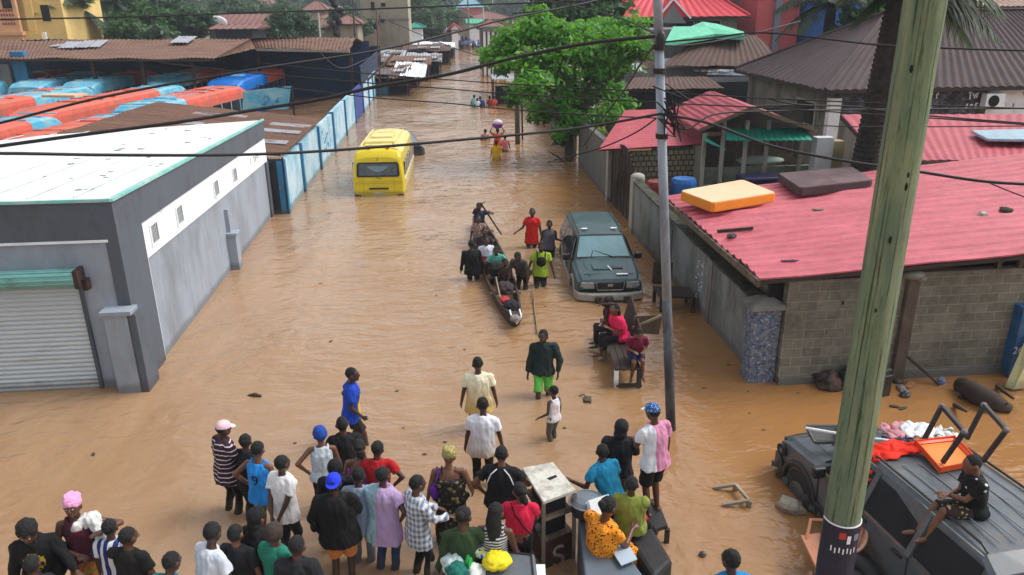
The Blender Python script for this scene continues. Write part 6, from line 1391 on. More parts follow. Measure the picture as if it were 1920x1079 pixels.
MB().prism([Vector((p.x, p.y, .2)) for p in q], (0, 0, .35)).build('cushion', black_rubber, dp, bevel=.06); MB().prism([Vector((p.x, p.y, -.3)) for p in [v.lerp(sum(q, Vector())/4, .15) for v in q]], (0, 0, .5)).build('base', wood_dark, dp)
pf = thing('platform', 'narrow dark plank platform above the water under the man in the blue cap', 'platform', (2.9, 9.2, -.3))
q = [P(1185, 940, .3), P(1232, 935, .3), P(1252, 985, .3), P(1205, 1000, .3)]; MB().prism([p-Vector((0, 0, .06)) for p in q], (0, 0, .06)).build('deck', black_plastic, pf)
for p in q: MB().bar((p.x, p.y, -.4), (p.x, p.y, .24), .06, .06).build('leg', wood_dark, pf)
pn = thing('cooking_pot', 'large dark pot with glass lid standing left of the woman in orange', 'pot', P(1098, 945, .75)); c_ = P(1100, 940, .95)
MB().loft([MB().ering(c_+Vector((0, 0, z_)), r_, r_, n=24) for z_, r_ in ((-.2, .17), (-.17, .21), (0, .23), (.01, .24), (.012, .21))]).build('pan', M('dark_enamel', S(50, 56, 66), .3, .3, 3), pn, smooth=False); MB().loft([MB().ering(c_+Vector((0, 0, z_)), r_, r_, n=24) for z_, r_ in ((.014, .215), (.05, .17), (.07, .08))]).build('lid', M('lid_grey', S(110, 120, 130), .25, .2), pn)
MB().tube([c_+Vector((.24*math.cos(a), .24*math.sin(a), .012)) for a in [k*.35 for k in range(19)]], .012, 6).build('rim', chrome, pn)
o = MB().prism([P(1097, 990, .78), P(1118, 985, .78), P(1135, 1010, .78), P(1112, 1018, .78)], (0, 0, .16)).build('cardboard_box', M('cardboard', S(170, 136, 96), .9, .1), None, bevel=.01); center(o); tag(o, 'small brown cardboard box on the grey metal chest', 'box')
ps_ = thing('paper_stack', 'leaning stack of white papers between the pot and the woman', 'papers', P(1118, 975, .9))
for k in range(7): a = P(1106+k*1.2, 985-k, .85+.015*k); MB().prism([a, a+Vector((.16, .03+.01*k, .06)), a+Vector((.14+.02*k, .3, .2)), a+Vector((-.02, .27, .14))], (0, 0, .006)).build('sheet', white_sheet, ps_)

# things on and around the wrecked car
ot = thing('upturned_table', 'orange plastic table upside down on the grey car roof, black legs up', 'table', (6.7, 8.45, 1.5))
q = [P(1716, 828, 1.60), P(1762, 881, 1.60), P(1836, 866, 1.60), P(1790, 820, 1.60)]; ctr = sum(q, Vector())/4
om = M('orange_plastic', S(238, 84, 24), .4, .06, 4); om2 = M('orange_light', S(244, 138, 52), .5, .06, 4)
MB().prism([p-Vector((0, 0, .05)) for p in q], (0, 0, .02)).build('tabletop', om2, ot)
for i in range(4):
    a, b_ = q[i], q[(i+1) % 4]; a2_, b3_ = a.lerp(ctr, .16), b_.lerp(ctr, .16)
    MB().prism([a-Vector((0, 0, .055)), b_-Vector((0, 0, .055)), b_+Vector((0, 0, .03)), a+Vector((0, 0, .03))], (a2_-a)*.25).build('rim', om, ot)
    MB().prism([a, b_, b3_-Vector((0, 0, .022)), a2_-Vector((0, 0, .022))], (0, 0, .008)).build('inner_lip', om, ot)
B_ = [P(1732, 826, 1.59), P(1767, 868, 1.59), P(1812, 824, 1.59), P(1842, 866, 1.59)]; Tt = [P(1766, 762, 2.1), P(1808, 810, 2.1), P(1845, 760, 2.1), P(1887, 807, 2.1)]
for i in (0, 1, 2, 3): MB().bar(B_[i], Tt[i], .05, .06).build('leg', black_plastic, ot, bevel=.01)
for i in (0, 2): MB().bar(Tt[i], Tt[i+1], .055, .06).build('crossbar', black_plastic, ot, bevel=.01)
for i in range(4): MB().ell(Tt[i], (.045, .045, .04)).build('foot', M('pale_grey_foot', S(120, 112, 112), .7, .1), ot)
def cloth(pix, label, m, name='cloth', cat='cloth', amp=.03, th=.02, seed=0, n=18):
    c = [P(*p) for p in pix]; g_ = []
    for j in range(n+1):
        for i in range(n+1):
            u, v = i/n, j/n; p = c[0].lerp(c[1], u).lerp(c[3].lerp(c[2], u), v)
            e = 1-.0*u; wob = Vector((noise.noise(Vector((u*4+seed, v*4, 1))), noise.noise(Vector((u*4, v*4+seed, 5))), 0))*.08
            g_.append(p+wob*e+Vector((0, 0, amp*(1.5*noise.noise(Vector((u*3.2+seed, v*3.2, 0)))+noise.noise(Vector((u*9, v*5+seed, 2)))))))
    k = n+1; f = []
    for j in range(n):
        for i in range(n): f.append((j*k+i, j*k+i+1, (j+1)*k+i+1, (j+1)*k+i))
    mb = MB().add(g_, f)
    if isinstance(m, list):
        for q_ in range(len(f)):
            v_ = g_[f[q_][0]]; mb.mi[q_] = int((noise.noise(Vector((v_.x*3+seed, v_.y*3, 0)))*1.3+.5)*len(m)) % len(m)
    o = mb.build(name, m, None, smooth=True); s_ = o.modifiers.new('s', 'SOLIDIFY'); s_.thickness = th; center(o); return tag(o, label, cat)
redc = M('scarlet_cloth', S(232, 44, 16), .85, .1, 5, bump=.5, bscale=16, bdist=.02)
cloth([(1612, 832, 1.5), (1720, 826, 1.55), (1735, 848, 1.53), (1640, 868, 1.45)], 'scarlet cloth spread over the windscreen of the grey car', redc, seed=2, amp=.04)
cloth([(1610, 845, 1.45), (1650, 852, 1.5), (1632, 905, 1.22), (1612, 895, 1.12)], 'scarlet cloth end hanging down beside the green pole', redc, seed=4, amp=.04)
cloth([(1650, 800, 1.15), (1695, 796, 1.15), (1712, 822, 1.3), (1668, 826, 1.3)], 'dusty pink cloth heaped on the car bonnet', M('dusty_pink', S(200, 140, 148), .9, .1, 6, bump=.4), seed=3, amp=.06)
cloth([(1688, 794, 1.15), (1745, 796, 1.15), (1752, 822, 1.35), (1700, 822, 1.35)], 'white folded sheet beside the pink cloth on the car bonnet', cw_('sheet_white', (214, 218, 222)), seed=6, amp=.05)
cloth([(1735, 798, 1.1), (1785, 806, 1.1), (1800, 826, 1.35), (1750, 826, 1.35)], 'white and olive patterned cloth behind the orange table', [cw_('sheet_w2', (206, 208, 204)), cw_('sheet_olive', (120, 122, 96)), cw_('sheet_w2', (0, 0, 0))], seed=8, amp=.05)
cloth([(1655, 818, 1.2), (1712, 824, 1.3), (1722, 832, 1.4), (1665, 832, 1.35)], 'dark violet cloth squeezed under the white sheet', cw_('violet', (60, 48, 74)), seed=1, amp=.04)
o = MB().tube([P(1511, 803, 1.25), P(1600, 818, 1.35), P(1694, 830, 1.42)], .022, 8).build('white_tube', white_wall, None); center(o); tag(o, 'long white tube lying across the car bonnet behind the green pole', 'tube')
bc_ = thing('folded_chair', 'folded black chair frame at the front of the grey car', 'chair', P(1540, 815, .9))
c_ = [P(1512, 800, 1.2), P(1572, 800, 1.2), P(1590, 828, 1.05), P(1528, 830, 1.05)]
MB().prism(c_, (0, 0, .03)).build('seat', black_plastic, bc_)
for i in range(4): MB().bar(c_[i], c_[(i+1) % 4], .04, .05).build('frame', M('dull_green_grey', S(80, 88, 84), .6, .2), bc_)
MB().bar(P(1580, 792, 1.3), P(1600, 820, 1.2), .12, .06).build('backrest', black_plastic, bc_)
MB().bar(P(1560, 830, 1.0), P(1600, 845, .9), .1, .05).build('loose_leg', steel, bc_)
# terracotta chair partly behind the green pole, with a tyre
tc_ = M('terracotta_plastic', S(184, 122, 92), .5, .1, 4, .15, S(140, 90, 70))
ch = thing('plastic_chair', 'terracotta plastic armchair lying tipped over behind the green pole', 'chair', (5.1, 8.2, -.1))
ctr = P(1588, 1000, .62); u_ = (P(1625, 1010, .62)-ctr); v_ = (P(1595, 965, .7)-ctr)
rg = [ctr+u_*math.cos(a)*1.0+v_*math.sin(a)*1.0 for a in [2*math.pi*k/24 for k in range(24)]]
MB().prism([p-Vector((0, 0, .02)) for p in [ctr+(q_-ctr)*.93 for q_ in rg]], (0, 0, .02)).build('backrest', tc_, ch); MB().tube(rg+[rg[0], rg[1]], .02, 6).build('backrest_rim', M('terracotta_light', S(206, 160, 136), .5, .1), ch)
mb = MB()
for k in range(7): a = ctr+u_*(-.7+k*.23)-v_*.55+Vector((0, 0, .006)); b_ = ctr+u_*(-.55+k*.23)+v_*.55+Vector((0, 0, .006)); mb.bar(a, b_, .012, .01)
mb.each('back_slot', M('slot_brown', S(120, 78, 60), .7, .1), ch)
MB().tube([P(1555, 977, .55), P(1520, 975, .55), P(1512, 1012, .45)], .025, 6).build('armrest', tc_, ch)
MB().prism([P(1500, 1008, .42), P(1535, 1003, .42), P(1580, 1040, .42), P(1562, 1085, .42), P(1532, 1075, .42)], (0, 0, .04)).build('seat', tc_, ch, bevel=.012)
MB().bar(P(1520, 1075, .3), P(1540, 1090, .0), .05, .05).build('leg', tc_, ch)
ty = thing('loose_tyre', 'dark worn tyre lying in front of the terracotta chair at the bottom edge', 'tyre', P(1605, 1085, .3)); c_ = P(1600, 1090, .35); rt_ = Matrix.Rotation(R(35), 3, 'X')
mb = MB(); mb.loft([[c_+rt_ @ Vector(((.26+.11*math.cos(b_))*math.cos(a), (.26+.11*math.cos(b_))*math.sin(a), .10*math.sin(b_))) for b_ in [2*math.pi*j/10 for j in range(10)]] for a in [2*math.pi*k/28 for k in range(29)]], cap=False); mb.build('tread', black_rubber, ty, smooth=True)
MB().ell(c_, (.2, .2, .03), rt_, 20, 6).build('hub_cover', M('hub_dark', S(50, 48, 50), .7, .2), ty)

# floating and stranded things
ul = thing('table_leg_frame', 'white U shaped leg frame floating on the water right of the crowd', 'frame', P(1375, 930, 0)); wp = M('dirty_white_plastic', S(190, 178, 156), .6, .08, 4, .3, S(150, 128, 98))
q = [P(1338, 915, .02), P(1379, 909, .12), P(1405, 939, .12), P(1355, 947, .02)]
for a, b_ in zip(q, q[1:]): MB().bar(a, b_, .055, .05).build('bar', wp, ul, bevel=.012)
for p in (q[1], q[2]): MB().bar(p, p-Vector((0, 0, .14)), .06, .06).build('corner', wp, ul)
rock('concrete_rubble', P(1482, 949, .05), (.22, .17, .11), M('pale_rubble', S(190, 182, 166), .9, .2, 8, .3, S(120, 112, 100), 8, bump=.8), 'jagged pale concrete lump in the water left of the green pole', 'rubble', seed=2.3)
rock('floating_debris', P(1101, 750, .01), (.13, .08, .05), M('debris_olive', S(84, 80, 62), .9, .3), 'small olive clump floating right of the child in white', 'debris', seed=1.1)
o = MB().tube([P(1086, 742, .01), P(1095, 740, .05), P(1101, 748, .03), P(1108, 756, .02)], .012, 5).build('twig', wood_dark, None); center(o); tag(o, 'thin twig sticking out beside the floating olive clump', 'twig')
o = MB().tube([P(465, 742, .0), P(478, 740, .04), P(490, 743, .02)], [.02, .04, .02], 6).build('floating_stick', wood_dark, None); center(o); tag(o, 'short dark stick floating alone left of the blue shirted man', 'stick')
rock('floating_can', P(1317, 1040, .02), (.05, .05, .05), steel, 'tiny grey can floating near the bottom centre right', 'can', seed=.5)
rock('floating_foam', P(1153, 414, .02), (.13, .09, .05), white_wall, 'small white foam piece floating behind the green car', 'foam', seed=.9)
for k, (a, b_, lb) in enumerate(((880, 340, 'thin leaf litter floating in mid street behind the canoe'), (620, 640, 'tiny dark speck floating left of the canoe bow'), (175, 852, 'small dark leaf floating left of the striped shirt'))): rock('floating_leaf', P(a, b_, .01), (.06, .03, .012), wood_dark, lb, 'leaf', seed=k)
bundle(1553, 716, .1, (.3, .26, .2), [black_rubber, M('brown_bag', S(84, 56, 44), .8, .3)], 'dark brown sack lying against the block wall left of the green pole', 'sack', seed=3, name='sack')
bundle(1594, 712, .15, (.24, .24, .3), black_rubber, 'black rubbish bag beside the brown sack', 'bag', seed=6, name='rubbish_bag')
bb3 = thing('black_box', 'open black box standing in the water right of the green pole', 'box', P(1645, 735, 0)); p = P(1645, 722, .2); MB().box(p, (.42, .3, .5), rz=.2).build('case', black_plastic, bb3, bevel=.02); MB().bar(p+Vector((-.25, 0, .27)), p+Vector((.3, .1, .27)), .04, .03).build('rim_bar', steel, bb3)
for k, (a, b_, r_, m, lb) in enumerate(((1685, 716, (.12, .08, .06), black_rubber, 'black shoe like clump near the block wall'), (1706, 721, (.2, .09, .05), M('orange_brown', S(176, 110, 70), .8, .2), 'orange brown plastic scrap near the block wall'), (1692, 730, (.2, .09, .05), M('grey_white_rag', S(150, 150, 160), .8, .2), 'grey white rag floating near the block wall'),
        (1697, 741, (.09, .14, .07), black_plastic, 'small black box shape floating below the rag'), (1677, 762, (.1, .04, .02), black_rubber, 'left flat dark piece floating above the car'), (1694, 765, (.1, .04, .02), black_rubber, 'right flat dark piece floating above the car'),
        (1764, 717, (.1, .09, .1), M('blue_bottle', S(120, 150, 200), .3, .2), 'pale blue bottle beside the leaning stick'), (1808, 738, (.13, .11, .11), M('blue_white_bag', S(140, 160, 190), .5, .3), 'blue white plastic bag below the blue column'))):
    rock('scrap', P(a, b_, .02), r_, m, lb, 'scrap', seed=k*.7)
lg = thing('driftwood_log', 'dark soaked log with branches floating below the blue column', 'log', P(1850, 748, 0))
MB().tube([P(1802, 722, .1), P(1830, 738, .2), P(1860, 752, .18), P(1893, 768, .05)], [.16, .2, .19, .1], 10).build('trunk', wood_dark, lg, smooth=True)
for a, b_ in (((1800, 745), (1830, 715)), ((1862, 745), (1888, 758)), ((1790, 760), (1812, 772)), ((1870, 725), (1900, 748))): MB().tube([P(*a, .05), P(*b_, .2)], [.05, .02], 6).build('branch', wood_dark, lg)
o = MB().tube([P(1655, 632, .9), P(1700, 668, .5), P(1762, 722, .02)], .03, 6).build('leaning_stick', wood_dark, None); center(o); tag(o, 'long dark stick leaning on the block wall column', 'stick')
o = MB().prism([P(1884, 726, .05), P(1900, 731, .05), P(1945, 640, .95), P(1925, 632, .95)], (.35, .05, 0)).build('leaning_board', M('yellowed_board', S(196, 190, 140), .8, .1, 3, .4, S(120, 110, 60), 3), None); center(o); tag(o, 'yellowed white board leaning at the right edge', 'board')

lt = MB(); rnd = random.Random(11)
for i in range(46):
    p = P(rnd.choice((rnd.uniform(420, 1250), rnd.uniform(1300, 1560))), rnd.uniform(420, 900), .008); r_ = rnd.uniform(.012, .035)
    lt.prism([p+Vector((r_*math.cos(a)*rnd.uniform(.7, 2), r_*math.sin(a)*rnd.uniform(.5, 1.2), 0)) for a in [k*1.25 for k in range(5)]], (0, 0, .006))
tag(lt.build('floating_litter', wood_dark, None), 'tiny scattered leaf litter drifting on the flood water', 'litter', kind='stuff')
# ------------------------------------------------------------------ people
skins = [M('skin_deep_brown', S(92, 60, 46), .42, .12, 6, bump=.15, bscale=60, bdist=.003), M('skin_dark_brown', S(74, 50, 42), .42, .12, 6, bump=.15, bscale=60, bdist=.003), M('skin_brown', S(118, 80, 60), .42, .12, 6, bump=.15, bscale=60, bdist=.003)]
hair_m = M('black_hair', (.012, .011, .011), .9, .3, 30, bump=.8, bscale=90, bdist=.01)
eye_w = M('eye_white', S(190, 180, 170), .4, .05); eye_d = M('eye_dark', (.01, .008, .008), .2, .05)
_cl = {}
def C(r, g, b, name=None, rough=.9):
    """plain woven cloth"""
    k = (r, g, b)
    if k not in _cl: _cl[k] = M(name or 'cloth_%02x%02x%02x' % k, S(r, g, b), rough, .10, 5, bump=.35, bscale=34, bdist=.008)
    return _cl[k]
def pat(name, fn, rough=.9):
    if name in MATS: return MATS[name]
    t = NT(name); t.color(fn(t)); t.rough(rough); t.bump(t.noise(34, 5, .6), .3, .008); return t.m
def stripes(name, c1, c2, per, w_, axis=2):
    def f(t):
        z_ = t.math('ADD', t.xyz()[axis], t.math('MULTIPLY', t.noise(4, 2), .03)); s_ = t.math('FRACT', t.math('DIVIDE', z_, per)); return t.mix(t.math('LESS_THAN', s_, w_), c1, c2)
    return pat(name, f)
def plaid(name, c1, c2, c3):
    def f(t):
        x = t.xyz(); a = t.math('LESS_THAN', t.math('FRACT', t.math('DIVIDE', x[2], .085)), .5); b = t.math('LESS_THAN', t.math('FRACT', t.math('DIVIDE', t.math('ADD', x[0], x[1]), .085)), .5)
        return t.mix(t.math('MULTIPLY', t.math('ADD', a, b), .5), t.mix(t.math('MULTIPLY', a, b), c1, c3), c2)
    return pat(name, f)
def floral(name, base, *cs, scale=14, th=.3):
    def f(t):
        c = base
        for i, k in enumerate(cs):
            v = t.n('ShaderNodeTexVoronoi', Scale=scale*(1+.2*i)); t.l(t.map(loc=(i*3.1, i*1.7, i)), v.inputs['Vector']); c = t.mix(t.math('LESS_THAN', v.outputs['Distance'], th), c, k)
        return c
    return pat(name, f)
def ik(a, tgt, l1, l2, hint):
    d = tgt-a; L_ = min(d.length, (l1+l2)*.995); dn = d.normalized(); e = a+dn*L_
    x = (l1*l1-l2*l2+L_*L_)/(2*L_); h = math.sqrt(max(0, l1*l1-x*x)); p = Vector(hint)-dn*Vector(hint).dot(dn)
    p = p.normalized() if p.length > 1e-4 else Vector((0, -1, 0)); return a+dn*x+p*h, e
PEOPLE = []
def person(head, hh, yaw, label, top=None, bot=None, hair='short', h=1.72, lean=0, side=0, twist=0, hy=0, hp=0, R_=None, L_=None, RH=None, LH=None, feet=None, hipz=.93, hips=(0, 0), w=1.0, skin=0, vox=.0115, fem=False, head_s=1.0, mats={}, loc=None, extra=None, group='people in the flooded street', kneehint=(0, 1, 0)):
    s = h/1.72; head_s *= 1.12; jr = random.Random(int(head[0]*7+head[1]) if head else 1); w = w*1.07
    if hipz > .7 and hy == 0: hy = jr.uniform(-22, 22)
    if hipz > .7 and lean == 0: lean = jr.uniform(-2, 5); side = jr.uniform(-3.5, 3.5)
    if hp == 0: hp = jr.uniform(-4, 12)
    T = Matrix.Rotation(R(twist), 3, 'Z') @ Matrix.Rotation(-R(lean), 3, 'X') @ Matrix.Rotation(R(side), 3, 'Y')
    hip = Vector((hips[0], hips[1], hipz)); tp = lambda x, y, z: hip + T @ Vector((x, y, z-.93))
    Hd = Matrix.Rotation(R(twist*.6+hy), 3, 'Z') @ Matrix.Rotation(-R(hp), 3, 'X')
    piv = tp(0, 0, 1.485); hs_ = head_s; hc = piv+Hd @ Vector((0, .022, .118*hs_)); top_l = (piv+Hd @ Vector((0, .01, .228*hs_)))*s
    ry = Matrix.Rotation(R(yaw), 3, 'Z')
    if loc is None: W = P(head[0], head[1], hh); L0 = W-ry @ top_l
    else: L0 = Vector(loc)
    root = thing('person', label, 'person', L0, R(yaw), group)
    def fin(mb): mb.v = [v*s for v in mb.v]; return mb
    sh = {}; el = {}; wr = {}
    for sd_, tgt, hint in ((1, R_, RH), (-1, L_, LH)):
        a = tp(sd_*.166*w, -.005, 1.385)
        presets = {'hip': ((sd_*.235*w, .03, 1.0), (sd_, -.55, 0)), 'back': ((sd_*.05, -.17, .98), (sd_, -.6, 0)), 'fold': ((-sd_*.08, .20, 1.16), (sd_, -.1, -.6)), 'pocket': ((sd_*.26*w, .08, .90), (sd_, -.9, 0)), 'front': ((sd_*.12, .33, 1.10), (sd_*.6, -.8, -.3)), 'up': ((sd_*.16, .05, 1.80), (sd_, 0, 0))}
        if tgt is None:
            e, q = ik(a, a+Vector((sd_*.105*w, .06, -.515)), .28, .25, (sd_*.3, -1, 0))
        else:
            if isinstance(tgt, str): t_, hint = presets[tgt][0], hint or presets[tgt][1]; t_ = tp(*t_)
            else: t_ = Vector(tgt)
            e, q = ik(a, t_, .28, .25, Vector(hint or (sd_*.5, -1, -.3)))
        sh[sd_], el[sd_], wr[sd_] = a, e, q
    kn = {}; an = {}; hj = {}
    for i, sd_ in enumerate((1, -1)):
        a = hip+Vector((sd_*.092, 0, -.02)); f = Vector(feet[i]) if feet else Vector((sd_*.10, -.01+.03*sd_, .08))
        k_, q = ik(a, f, .43, .42, Vector(kneehint)); hj[sd_], kn[sd_], an[sd_] = a, k_, q
    # body: one continuous surface
    mb = MB(); ww = w
    prof = [(.80, .10, .09), (.86, .150, .115), (.93, .165, .12), (1.0, .15, .108), (1.07, .135, .098), (1.2, .142, .10), (1.31, .148, .10), (1.37, .12, .085), (1.42, .07, .06), (1.46, .048, .048)]
    if fem: prof = [(z, a*(1.06 if z < 1.02 else .93), b*(1.05 if z < 1.02 else 1)) for z, a, b in prof]
    mb.loft([mb.ering(tp(0, 0, z), a*ww, b*(.5+.5*ww), T) for z, a, b in prof])
    mb.cap(tp(0, -.01, 1.40), piv+Hd @ Vector((0, .0, .05)), .056, .050)
    for sd_ in (1, -1):
        mb.cap(tp(sd_*.07, -.005, 1.40), sh[sd_], .046, .044); mb.cap(sh[sd_], el[sd_], .045*(.6+.4*ww), .038); mb.cap(el[sd_], wr[sd_], .040, .026)
        d = (wr[sd_]-el[sd_]).normalized(); up_ = Vector((-sd_, .35, 0)) if abs(d.z) > .6 else Vector((0, 0, -1)); n_ = (up_-d*up_.dot(d)).normalized(); u = d.cross(n_)*(1)
        pc = wr[sd_]+d*.045
        mb.cap(wr[sd_]+d*.01-u*.012, pc+d*.03-u*.020, .020, .018, 8); mb.cap(wr[sd_]+d*.01+u*.012, pc+d*.03+u*.020, .020, .018, 8)
        for k, ln in enumerate((.062, .074, .070, .054)):
            o_ = (k-1.5)*.0225; f0 = wr[sd_]+d*.085+u*o_; f1 = f0+(d+n_*.25+u*o_*3).normalized()*ln*.55; f2 = f1+(d+n_*.8+u*o_*3).normalized()*ln*.5; mb.cap(f0-d*.01, f1, .0098, .009, 7); mb.cap(f1, f2, .009, .0078, 7)
        th = u*(1 if (d.cross(n_)).dot(Vector((0, 1, 0))) > 0 else -1)
        t0 = wr[sd_]+d*.03+th*.026; t1 = t0+(d*.7+th*.7+n_*.2).normalized()*.042; mb.cap(t0, t1, .0115, .0105, 7); mb.cap(t1, t1+(d+n_*.3+th*.1).normalized()*.028, .0105, .009, 7)
        mb.cap(hj[sd_], kn[sd_], .082*(.55+.45*ww), .054); mb.cap(kn[sd_], an[sd_].lerp(kn[sd_], .45), .054, .050); mb.cap(an[sd_].lerp(kn[sd_], .45), an[sd_], .050, .034)
        mb.cap(an[sd_]+Vector((0, -.03, -.04)), an[sd_]+Vector((sd_*.02, .10, -.05)), .036, .036); mb.cap(an[sd_]+Vector((sd_*.02, .10, -.05)), an[sd_]+Vector((sd_*.025, .17, -.06)), .034, .022)
    k_ = hs_
    hp_ = lambda x, y, z: hc+Hd @ Vector((x*k_, y*k_, z*k_))
    mb.ell(hc, (.074*k_, .092*k_, .104*k_), Hd, 18, 12); mb.ell(hp_(0, .026, -.058), (.050*k_, .056*k_, .056*k_), Hd); mb.ell(hp_(0, .098, -.018), (.014*k_, .018*k_, .022*k_), Hd, 8, 6); mb.cap(hp_(0, .088, .012), hp_(0, .1, -.015), .008, .011, 7)
    mb.cap(hp_(-.018, .088, -.052), hp_(.018, .088, -.052), .009, .009, 7); mb.cap(hp_(-.015, .084, -.068), hp_(.015, .084, -.068), .010, .010, 7); mb.cap(hp_(-.035, .078, .022), hp_(.035, .078, .022), .012, .012, 7); mb.ell(hp_(0, .062, -.092), (.024*k_, .022*k_, .02*k_), Hd, 8, 6)
    for sd_ in (1, -1): mb.ell(hp_(sd_*.080, -.006, -.012), (.013*k_, .021*k_, .033*k_), Hd, 8, 6)
    fin(mb); body = remesh(mb, 'body', skins[skin], root, vox*s, 1)
    fx = abs(((yaw+hy+twist+180) % 360)-180)
    if fx > 95:
        for sd_ in (1, -1):
            e_ = MB(); e_.ell(hp_(sd_*.030, .083, .002)*s, (.013*s, .008*s, .008*s), Hd, 10, 6); o = e_.build('eye', eye_w, root, world=False, smooth=True)
            MB().ell(hp_(sd_*.030, .0905, .002)*s, (.006*s, .003*s, .006*s), Hd, 8, 5).build('pupil', eye_d, o, world=False)
    # hair and headwear
    def blob(parts, nm, m, disp=.004, ds=(40, 40, 40), v_=.010):
        q = MB()
        for c_, r_ in parts: q.ell(hp_(*c_), tuple(a*k_ for a in r_), Hd, 18, 12)
        return remesh(fin(q), nm, m, root, v_*s, 1, disp, ds)
    hk, hm = (hair if isinstance(hair, tuple) else (hair, None))
    if hk in ('short', 'cap', 'braids', 'bun', 'long', 'ponytail'): blob([((0, -.018, .024), (.0795, .0915, .0925))], 'hair', hair_m, .008, (34, 34, 34))
    if hk == 'shaved': blob([((0, -.012, .013), (.0765, .0925, .0985))], 'hair', hair_m, .0)
    if hk == 'afro': blob([((0, -.022, .035), (.098, .108, .105)), ((.03, -.05, .05), (.07, .06, .06)), ((-.04, -.02, .07), (.05, .06, .05))], 'hair', hair_m, .012, (22, 22, 22))
    if hk == 'bun': blob([((0, -.105, .05), (.045, .04, .045)), ((0, -.07, .04), (.05, .05, .05))], 'hair_bun', hair_m, .006)
    if hk == 'ponytail': blob([((0, -.11, .03), (.05, .05, .05)), ((0, -.13, -.04), (.045, .04, .07)), ((.03, -.12, -.09), (.03, .03, .06))], 'ponytail', hair_m, .010, (25, 25, 25))
    if hk in ('braids', 'long'):
        q = MB(); rnd = random.Random(3)
        for i in range(15):
            a = R(200+i*10); x_, y_ = .072*math.cos(a), .082*math.sin(a); ln = (.30 if hk == 'braids' else .22)+rnd.uniform(-.03, .03)
            p0, p1 = hp_(x_, y_-.012, .02), hp_(x_*1.12, y_*1.25-.02, -.09); p2 = p1+Vector((x_*.1, -.02, -ln)); q.cap(p0, p1, .014, .015, 8); q.cap(p1, p2, .015, .009, 8)
        remesh(fin(q), 'braids', hair_m, root, .010*s, 0, .005, (30, 30, 14))
    if hk == 'cap':
        q = MB(); q.loft([q.ering(hp_(0, -.006, z), a*k_, b*k_, Hd, 20) for z, a, b in ((.022, .088, .104), (.035, .088, .104), (.07, .080, .094), (.098, .062, .074), (.115, .034, .042), (.12, .006, .008))])
        cp_ = fin(q).build('cap', hm or C(30, 30, 30), root, world=False, smooth=True)
        bd_ = mats.get('brim', 1); q = MB(); pts = [hp_(.075*math.cos(a), bd_*(.075+.085*math.sin(a)), .028-.018*math.sin(a)) for a in [math.pi*j/8 for j in range(9)]]; q.prism(pts, Hd @ Vector((0, 0, .008))); fin(q).build('brim', mats.get('brim_mat', hm), cp_, world=False)
    if hk == 'wrap': blob([((0, -.012, .045), (.088, .102, .090)), ((.02, -.06, .07), (.066, .06, .06)), ((-.03, -.03, .09), (.05, .06, .045)), ((.03, .0, .10), (.045, .05, .04))], 'head_wrap', hm, .010, (26, 26, 40), .009)
    if hk == 'bonnet': blob([((0, -.022, .035), (.098, .112, .108)), ((0, -.07, .02), (.08, .07, .08))], 'head_wrap', hm, .008, (30, 30, 16))
    if hk == 'hood': blob([((0, -.030, .012), (.096, .104, .118)), ((0, -.05, -.08), (.09, .08, .07))], 'hood', hm, .008, (14, 14, 8))
    if hk == 'scarf': blob([((0, -.020, .02), (.088, .100, .106)), ((0, -.05, -.08), (.075, .07, .08)), ((.02, -.07, -.16), (.07, .05, .08))], 'head_scarf', hm, .008, (16, 16, 8))
    if hk == 'jester': pass
    # upper garment
    if top:
        kind, m = top[:2]; loose = top[2] if len(top) > 2 else 1.0; hem = top[3] if len(top) > 3 else (.84 if hipz > .7 else .90)
        q = MB(); g = loose; pr = [(hem, .203, .156), (hem+.07, .198, .150), (1.04, .166, .124), (1.2, .170, .126), (1.31, .172, .126), (1.375, .150, .114), (1.428, .105, .092), (1.456, .078, .076)]
        if kind in ('dress', 'strapdress'):
            pr = [(.93, .190, .142), (1.0, .168, .124), (1.06, .158, .118)]+([(1.2, .172, .126), (1.33, .182, .126), (1.395, .165, .108), (1.44, .10, .086)] if kind == 'dress' else [(1.18, .170, .124), (1.27, .176, .126), (1.29, .172, .122)])
        if kind == 'tank': pr = [(z, a*.97, b) for z, a, b in pr[:5]]+[(1.37, .155, .105), (1.41, .10, .088), (1.43, .085, .08)]
        if kind == 'crop': pr = [(1.02, .160, .122)]+pr[3:]
        if fem: pr = [(z, a*(1.04 if z < 1.0 else .96), b*(1.04 if 1.15 < z < 1.35 else 1)) for z, a, b in pr]
        q.loft([q.ering(tp(0, 0, z), a*w*g, b*(.4+.6*w)*g, T, 18) for z, a, b in pr])
        if fem and kind != 'none':
            for sd_ in (1, -1): q.ell(tp(sd_*.072, .085, 1.25), (.066, .052, .066), T)
        fr_ = {'tee': .62, 'crop': .5, 'long': 2, 'jacket': 2, 'dress': .35}.get(kind)
        if kind in ('tank', 'strapdress'):
            for sd_ in (1, -1): q.tube([tp(sd_*.085, .10, 1.26), tp(sd_*.095, .06, 1.40), tp(sd_*.095, 0, 1.465), tp(sd_*.095, -.07, 1.40), tp(sd_*.085, -.10, 1.24)], .022 if kind == 'tank' else .012, 6)
